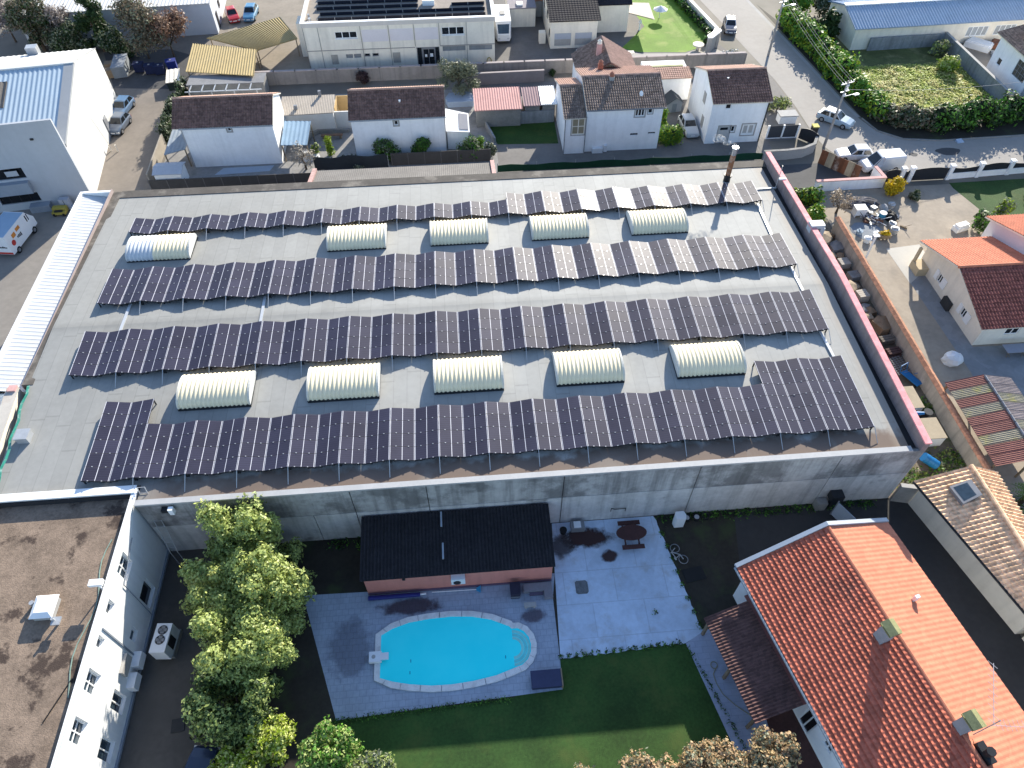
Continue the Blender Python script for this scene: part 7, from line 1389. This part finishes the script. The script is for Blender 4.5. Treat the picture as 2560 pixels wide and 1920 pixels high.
# dry hedge at the bottom
tree('dry_shrub', 'tawny dry leaved shrub, widest of the tawny row at the bottom of the picture', 'shrub', 8.6, 7.6, [L_DRY, L_DRY, L_OLIVE], 3.0, 1.9, .3, 3.3, 0.6, 12000, .1, 40, 21, .2, True, 'tawny shrubs along the bottom of the garden')
tree('dry_shrub', 'tawny dry leaved shrub in the middle of the tawny row', 'shrub', 12.4, 8.1, [L_DRY, L_DRY, L_OLIVE], 2.3, 1.8, .3, 3.4, .58, 10500, .1, 34, 22, .2, True, 'tawny shrubs along the bottom of the garden')
tree('dry_shrub', 'tawny dry leaved shrub next to the house with the red roof', 'shrub', 15.4, 8.3, [L_DRY, L_OLIVE, L_DRY], 2.2, 1.9, .3, 3.8, .58, 10500, .1, 34, 23, .2, True, 'tawny shrubs along the bottom of the garden')
tree('dry_shrub', 'small tawny shrub at the end of the row on the lawn', 'shrub', 4.9, 7.9, [L_DRY, L_OLIVE], 1.6, 1.2, .2, 2.4, .5, 5200, .1, 22, 24, .2, True, 'tawny shrubs along the bottom of the garden')
# trees in the far corner
tree('evergreen_tree', 'dark ivy covered tree behind the back roof of the white hall', 'tree', -57.5, 105.5, [L_DARK, L_OLIVE, L_BROWN], 4.6, 3.4, .5, 7.4, 1.0, 10500, .16, 34, 31, .35)
tree('evergreen_tree', 'dark spiky cedar in front of the pale industrial building', 'tree', -49.0, 104.8, [L_DARK], 2.9, 2.4, .5, 9.0, .8, 9000, .15, 34, 32, .6)
tree('evergreen_tree', 'dark rounded bush between the cedar and the waste bins', 'tree', -46.2, 102.0, [L_DARK, L_DARK, L_OLIVE], 3.4, 2.0, .2, 4.0, 1.2, 6000, .17, 9, 33, .2)
tree('evergreen_tree', 'dark low ivy mass at the foot of the bare trees', 'tree', -53.0, 104.0, [L_DARK, L_OLIVE], 4.0, 2.2, .2, 4.6, 1.3, 6500, .17, 9, 36, .2)
def bare(label, x, y, h, r, lm, n, seed, twig=.16):
    random.seed(seed); t = thing('bare_tree', label, 'tree', (x, y, 0), 0, 'bare winter trees beyond the hall'); b = B(); limb(b, (0, 0, -.1), (0, 0, 1), h * .3, .16, 4); b.obj('trunk', M_BARK, t)
    C, R = blobs(9, r * .7, r * .7, h * .45, h * .9, r * .45, seed); leafobj(leaves(C, R, n, twig, .9, hollow=.2), 'crown', lm, t)
bare('brown bare tree above the waste bins', -42.3, 102.0, 7.4, 4.2, [L_BROWN, L_BROWN, L_OLIVE], 9500, 41)
bare('reddish bare tree near the front of the pale industrial building', -38.9, 102.2, 5.6, 3.0, leafmat('red_twigs', (.26, .15, .1), (.2, .13, .09)), 6000, 42)
bare('grey bare tree at the far corner, left of the ivy covered tree', -62.5, 108.5, 6.5, 3.2, leafmat('grey_twigs', (.3, .26, .24), (.2, .17, .16)), 2600, 43)
bare('grey bare tree at the picture corner, farthest from the hall', -67.5, 112.5, 6.0, 3.0, leafmat('grey_twigs', (.3, .26, .24), (.2, .17, .16)), 2200, 44)
bare('thin bare tree between the ivy covered tree and the small annex', -53.8, 106.5, 6.0, 2.2, leafmat('grey_twigs', (.3, .26, .24), (.2, .17, .16)), 1300, 45)
# shrubs along the houses
tree('shrub', 'wide dark rounded shrub in front of the second white house', 'shrub', -8.5, 74.0, [L_DARK, L_HEDGE, L_OLIVE], 2.0, .75, .1, 2.9, .75, 4200, .12, 9, 51, .2)
tree('shrub', 'round dark ball shrub beside the wide one, second white house', 'shrub', -4.1, 74.0, [L_DARK, L_HEDGE], 1.5, .75, .1, 2.9, .75, 3600, .12, 8, 52, .2)
tree('shrub', 'large grey green shrub at the corner of the second white house', 'shrub', .9, 74.2, [L_DARK, L_OLIVE, L_HEDGE], 1.7, .9, .1, 2.8, .8, 3800, .12, 8, 53, .2)
tree('shrub', 'silvery low shrub at the end of the taupe fence', 'shrub', 3.3, 74.3, [L_OLIVE, L_OLIVE, L_DARK], 1.1, .8, .1, 1.8, .6, 1100, .14, 5, 54, .2)
tree('cypress', 'small bright green cone cypress by the white slabs', 'cypress', -15.2, 76.0, L_BRIGHT, .55, .55, .0, 2.6, .45, 900, .11, 8, 55, .85)
tree('cypress', 'small lime cone cypress between two shrubs at the house corner', 'cypress', 2.5, 75.4, [L_BRIGHT, L_HEDGE], .5, .5, .0, 1.9, .4, 600, .1, 6, 56, .85)
bare('greyish bare shrub in front of the blue canopy', -17.8, 73.3, 2.8, 1.5, leafmat('pale_twigs', (.42, .38, .32), (.3, .27, .23)), 900, 57, .1)
tree('shrub', 'small dark shrub behind the dark mesh fence', 'shrub', -12.9, 74.6, L_DARK, 1.1, .6, .0, .9, .4, 500, .13, 4, 58)
tree('shrub', 'thin grey green shrub in front of the dark mesh fence', 'shrub', -12.0, 71.6, L_OLIVE, 1.2, .7, .0, 1.5, .5, 380, .12, 5, 59)
tree('shrub', 'yellowish small shrub behind the blue canopy corner', 'shrub', -17.0, 76.6, [L_BRIGHT, L_OLIVE], .7, .6, .0, 1.2, .4, 400, .12, 4, 60)
tree('olive_tree', 'big silvery olive tree beside the boundary wall', 'olive tree', .4, 88.2, L_OLIVE, 3.3, 2.4, .9, 4.6, .75, 6500, .12, 36, 61, .25)
tree('shrub', 'dark plum shrub against the long boundary wall', 'shrub', -12.0, 92.4, leafmat('plum_leaves', (.05, .03, .035), (.08, .05, .045)), 1.3, .7, .1, 1.9, .6, 900, .14, 5, 62)
tree('shrub', 'little green shrub against the boundary wall by the brown roofed house', 'shrub', 13.2, 92.5, L_DARK, .6, .5, .0, 1.2, .4, 300, .13, 3, 63)
hedge('hedge', 'clipped hedge between the brown roofed house and the parked white car', [(24.25, 75.2), (26.0, 75.2)], 1.5, 2.2, [L_HEDGE, L_BRIGHT], 2600, .12)
tree('shrub', 'lime green shrub behind the clipped hedge in front of the playhouse', 'shrub', 24.9, 79.2, [L_BRIGHT, L_HEDGE], 1.0, 1.5, .2, 2.4, .7, 1400, .15, 6, 64)
tree('shrub', 'yellow green shrub at the road edge behind the fourth white house', 'shrub', 40.6, 81.7, [L_MAG2, L_OLIVE], 1.7, 1.2, .1, 1.8, .7, 1500, .15, 6, 65)
tree('shrub', 'dark pruned plant beside the awning of the beige house', 'shrub', 21.4, 99.6, L_DARK, .5, .5, .0, 1.4, .4, 260, .12, 3, 66)
hedge('hedge', 'low dark green hedge along the inside of the road wall', [(36.0, 99.6), (37.2, 102), (35.6, 111), (32.8, 127)], .9, 1.1, [L_HEDGE, L_DARK], 1900, .2)
hedge('ivy_hedge', 'ragged ivy hedge along the alley behind the first white house', [(-35.1, 80), (-35.2, 86), (-35.0, 91.5)], 1.0, 2.3, [L_DARK, L_OLIVE], 2600, .16, seed=9, dz=.3)
# road side hedge and plot
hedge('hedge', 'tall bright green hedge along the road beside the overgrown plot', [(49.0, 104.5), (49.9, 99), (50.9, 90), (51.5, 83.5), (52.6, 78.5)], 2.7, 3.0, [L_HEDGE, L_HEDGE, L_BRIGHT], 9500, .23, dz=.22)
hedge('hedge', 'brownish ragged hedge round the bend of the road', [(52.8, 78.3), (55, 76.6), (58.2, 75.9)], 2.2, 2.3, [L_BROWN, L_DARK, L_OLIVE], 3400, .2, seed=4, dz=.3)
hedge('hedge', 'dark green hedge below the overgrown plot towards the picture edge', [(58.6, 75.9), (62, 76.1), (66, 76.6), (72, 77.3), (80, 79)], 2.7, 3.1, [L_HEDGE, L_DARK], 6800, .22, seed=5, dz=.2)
tree('evergreen_tree', 'bright green bushy conifer at the top end of the road hedge', 'tree', 51.8, 107.8, [L_HEDGE, L_HEDGE, L_BRIGHT], 2.4, 2.0, .2, 4.4, 1.1, 3200, .22, 9, 71, .3)
tree('evergreen_tree', 'grey green rounded tree behind the bushy conifer', 'tree', 56.5, 108.0, [L_OLIVE, L_DARK], 3.0, 2.6, .5, 5.0, 1.3, 3400, .24, 10, 72, .3)
tree('evergreen_tree', 'dark tree against the end of the blue roofed workshop', 'tree', 54.0, 100.6, [L_DARK], 2.0, 2.4, .3, 4.2, 1.1, 2600, .23, 8, 73, .3)
tree('shrub', 'lone leafy shrub standing near the concrete wall corner in the plot', 'shrub', 67.4, 94.0, [L_OLIVE, L_MAG2], 1.3, 1.2, .2, 2.4, .7, 1000, .2, 6, 74)
tree('shrub', 'bright green bush in the plot by the long concrete wall', 'shrub', 66.0, 89.4, [L_BRIGHT, L_MAG2], 2.0, 1.4, .1, 1.9, .8, 1300, .2, 6, 75)
# tall grass of the plot
g = np.random.default_rng(3); n = 20000; u = g.random(n); v = g.random(n)
px_ = 53.4 + u * 15.4; py_ = 78.6 + v * 12.5 + .0 * u; keep = (py_ > 78.2 + (px_ - 53.4) * .1) & (px_ < 69.0); px_, py_ = px_[keep], py_[keep]
lump_ = .5 + .5 * np.sin(px_ * 1.3 + 2 * np.sin(py_ * .9)) * np.sin(py_ * 1.7 + px_ * .4)
zz_ = (.08 + .5 * g.random(len(px_)) * (.4 + .6 * lump_))
C = np.stack([px_, py_, zz_], 1); d = g.normal(size=C.shape); d[:, 2] = np.abs(d[:, 2]) * .3; d /= np.linalg.norm(d, axis=1)[:, None]; t_ = np.cross(d, [0, 0, 1.0]); t_ /= np.linalg.norm(t_, axis=1)[:, None] + 1e-9; s_ = (.08 + .13 * g.random(len(px_)))[:, None]
tag(leafobj(np.stack([C - d * s_, C + t_ * s_ * .5, C + d * s_, C - t_ * s_ * .5], 1).reshape(-1, 3), 'tall_grass', [L_GRASSY, L_GRASSY, L_GRASSY, L_BRIGHT]), 'tall yellow green grass and weeds filling the overgrown plot', 'grass', kind='stuff')
# grass tufts spreading on the strip and lawn edges
def tufts(name, label, pts, n, size, lm):
    g = np.random.default_rng(len(name)); pts = np.array(pts); i = g.integers(0, len(pts), n); C = np.stack([pts[i, 0] + g.normal(scale=pts[i, 2]), pts[i, 1] + g.normal(scale=pts[i, 2]), .05 + .12 * g.random(n)], 1)
    d = g.normal(size=C.shape); d[:, 2] = np.abs(d[:, 2]); d /= np.linalg.norm(d, axis=1)[:, None]; t_ = np.cross(d, g.normal(size=C.shape)); t_ /= np.linalg.norm(t_, axis=1)[:, None] + 1e-9; s_ = (size * (.5 + g.random(n)))[:, None]
    tag(leafobj(np.stack([C - d * s_, C + t_ * s_ * .5, C + d * s_, C - t_ * s_ * .5], 1).reshape(-1, 3), name, lm), label, 'grass', kind='stuff')
tufts('strip_weeds', 'weeds growing at the near end of the narrow strip by the blue barrel', [(33.5, 27.2, .8), (36.8, 27.5, .8), (38.0, 28.5, .6), (34.8, 26.4, .5), (37.9, 34, .4)], 1700, .14, [L_MAG, L_OLIVE, L_HEDGE])
tufts('wall_weeds', 'dark weeds along the foot of the concrete wall', [(x, 25.25, .22) for x in np.arange(13.5, 30, .8)] + [(x, 25.2, .3) for x in (-11, -10.3, -9.2)], 1300, .1, [L_DARK, L_HEDGE])
tufts('lawn_edge_grass', 'tufts of grass along the ragged edges of the garden lawn', [(-10.6 + .1 * k, 12.9 + .004 * k, .12) for k in range(0, 118, 2)] + [(13.1 + .085 * k, 15.6 - .27 * k, .08) for k in range(24)], 1300, .06, [L_HEDGE, L_DARK])
tufts('terrace_weeds', 'weeds along the edges of the concrete terrace', [(x, 15.7 + .03 * (x - 4.5), .1) for x in np.arange(4.6, 13, .5)] + [(14.2 - .15 * k, 17 + k, .12) for k in range(8)] + [(11.4, 18.2, .12)], 900, .07, [L_HEDGE, L_DARK])
# yard plants on the far side
tree('flowering_bush', 'round bright yellow flowering bush beside the white garden wall', 'bush', 47.7, 62.9, L_YEL, 1.15, 1.05, .1, 2.2, .7, 2200, .13, 6, 81)
tree('shrub', 'dark green shrub between pink parapet and white garden wall', 'shrub', 37.3, 62.4, [L_DARK, L_HEDGE, L_BRIGHT], 2.0, 1.3, .1, 2.2, .8, 2200, .17, 7, 82)
tree('shrub', 'square trimmed bright green bush at the start of the tiled wall', 'shrub', 36.9, 58.2, [L_HEDGE, L_BRIGHT], 1.5, 1.2, .1, 2.9, .8, 2600, .16, 8, 83, .1)
bare('dry brown bare shrub by the white tank', 40.2, 60.3, 2.6, 1.5, leafmat('tan_twigs', (.4, .33, .25), (.3, .24, .18)), 800, 84, .11)
tree('shrub', 'small green plant beside the yellow flowering bush and black gate', 'shrub', 49.3, 62.0, [L_DARK, L_OLIVE], 1.0, .8, .0, 1.1, .4, 600, .13, 4, 85)
tree('shrub', 'clipped dark and silver shrub group behind the cream house', 'shrub', 54.5, 55.8, [L_OLIVE, L_DARK, L_HEDGE], 2.2, 1.7, .1, 2.2, .9, 2400, .16, 8, 86)
tree('shrub', 'lime green tall shrub on the lawn behind the clipped shrub group', 'shrub', 57.0, 57.6, [L_BRIGHT, L_OLIVE], 1.2, 1.2, .1, 2.6, .7, 1200, .17, 6, 87)
tree('evergreen_tree', 'dark evergreen at the picture edge on the shaded lawn', 'tree', 63.6, 60.6, [L_HEDGE, L_DARK], 1.6, 1.6, .2, 4.2, 1.0, 1800, .2, 7, 88, .5)
# palm
t = thing('palm', 'small fan palm with glossy fronds between tan roofed house and rusty shed', 'palm', (40.9, 24.3, 0)); b = B(); b.cyl((0, 0, 0), (0, 0, 1.6), .22, .16, 8); b.obj('trunk', M_BARK, t)
V = []; g = np.random.default_rng(9)
for k in range(26):
    a = k * 2.4; el = g.uniform(-.2, 1.1); L_ = g.uniform(1.1, 1.7)
    for s in range(11):
        f = s / 10; c = np.array([math.cos(a) * math.cos(el), math.sin(a) * math.cos(el), math.sin(el) - .6 * f * f]) * L_ * f + [0, 0, 1.6]
        for sg in (-1, 1):
            sd = np.array([-math.sin(a), math.cos(a), -.15]) * sg * .34 * math.sin(math.pi * min(1, f + .1)); fw = np.array([math.cos(a), math.sin(a), -.2]) * .15
            V += [c, c + sd * .5 + fw * .2, c + sd + fw, c + sd * .5 + fw * .7]
leafobj(np.array(V), 'fronds', leafmat('palm_leaves', (.06, .13, .02), (.14, .24, .03)), t)
hedge('hedge', 'dark hedge beyond the tan roofed house below the palm', [(39.6, 22.8), (40.6, 20.5), (41, 16)], 1.6, 1.6, [L_DARK], 1800, .17)
# ------------------------------------------------------------------ camera, light, sky
cam = bpy.data.cameras.new('camera'); co = bpy.data.objects.new('camera', cam); COL.objects.link(co)
co.location = (0, 0, 47.96); co.rotation_euler = (rad(90 - 50.5737), 0, rad(-4.7192))
cam.sensor_width = 36; cam.lens = 1783.28 / 2560 * 36; cam.clip_start = .5; cam.clip_end = 3000
SC.camera = co
EL, AZ = rad(22.5), math.atan2(3.0, 6.8)     # sun stands behind the scene, a little to the right
sdir = Vector((math.sin(AZ) * math.cos(EL), math.cos(AZ) * math.cos(EL), math.sin(EL)))
sl = bpy.data.lights.new('sun', 'SUN'); sl.energy = 10.5; sl.angle = rad(.53); sl.color = (1, .93, .8)
so = bpy.data.objects.new('sun', sl); COL.objects.link(so); so.rotation_euler = (-sdir).to_track_quat('-Z', 'Y').to_euler(); so.location = sdir * 200
w = bpy.data.worlds.new('World'); SC.world = w; w.use_nodes = True
nt = w.node_tree; bg = nt.nodes['Background']; bg.inputs['Strength'].default_value = .29
sky = nt.nodes.new('ShaderNodeTexSky'); sky.sky_type = 'NISHITA'; sky.sun_disc = False; sky.sun_elevation = EL; sky.sun_rotation = AZ
sky.air_density = 1.0; sky.dust_density = .4; sky.ozone_density = 2.5
mx = nt.nodes.new('ShaderNodeMix'); mx.data_type = 'RGBA'; mx.blend_type = 'MULTIPLY'; mx.inputs[0].default_value = 1; mx.inputs[7].default_value = (1.04, 1.0, 1.0, 1)
nt.links.new(sky.outputs[0], mx.inputs[6]); nt.links.new(mx.outputs[2], bg.inputs[0])
SC.view_settings.view_transform = 'Standard'; SC.view_settings.look = 'None'; SC.view_settings.exposure = 0; SC.view_settings.gamma = 1
SC.render.engine = 'CYCLES'; SC.cycles.use_denoising = True; SC.cycles.max_bounces = 6; SC.cycles.transparent_max_bounces = 12
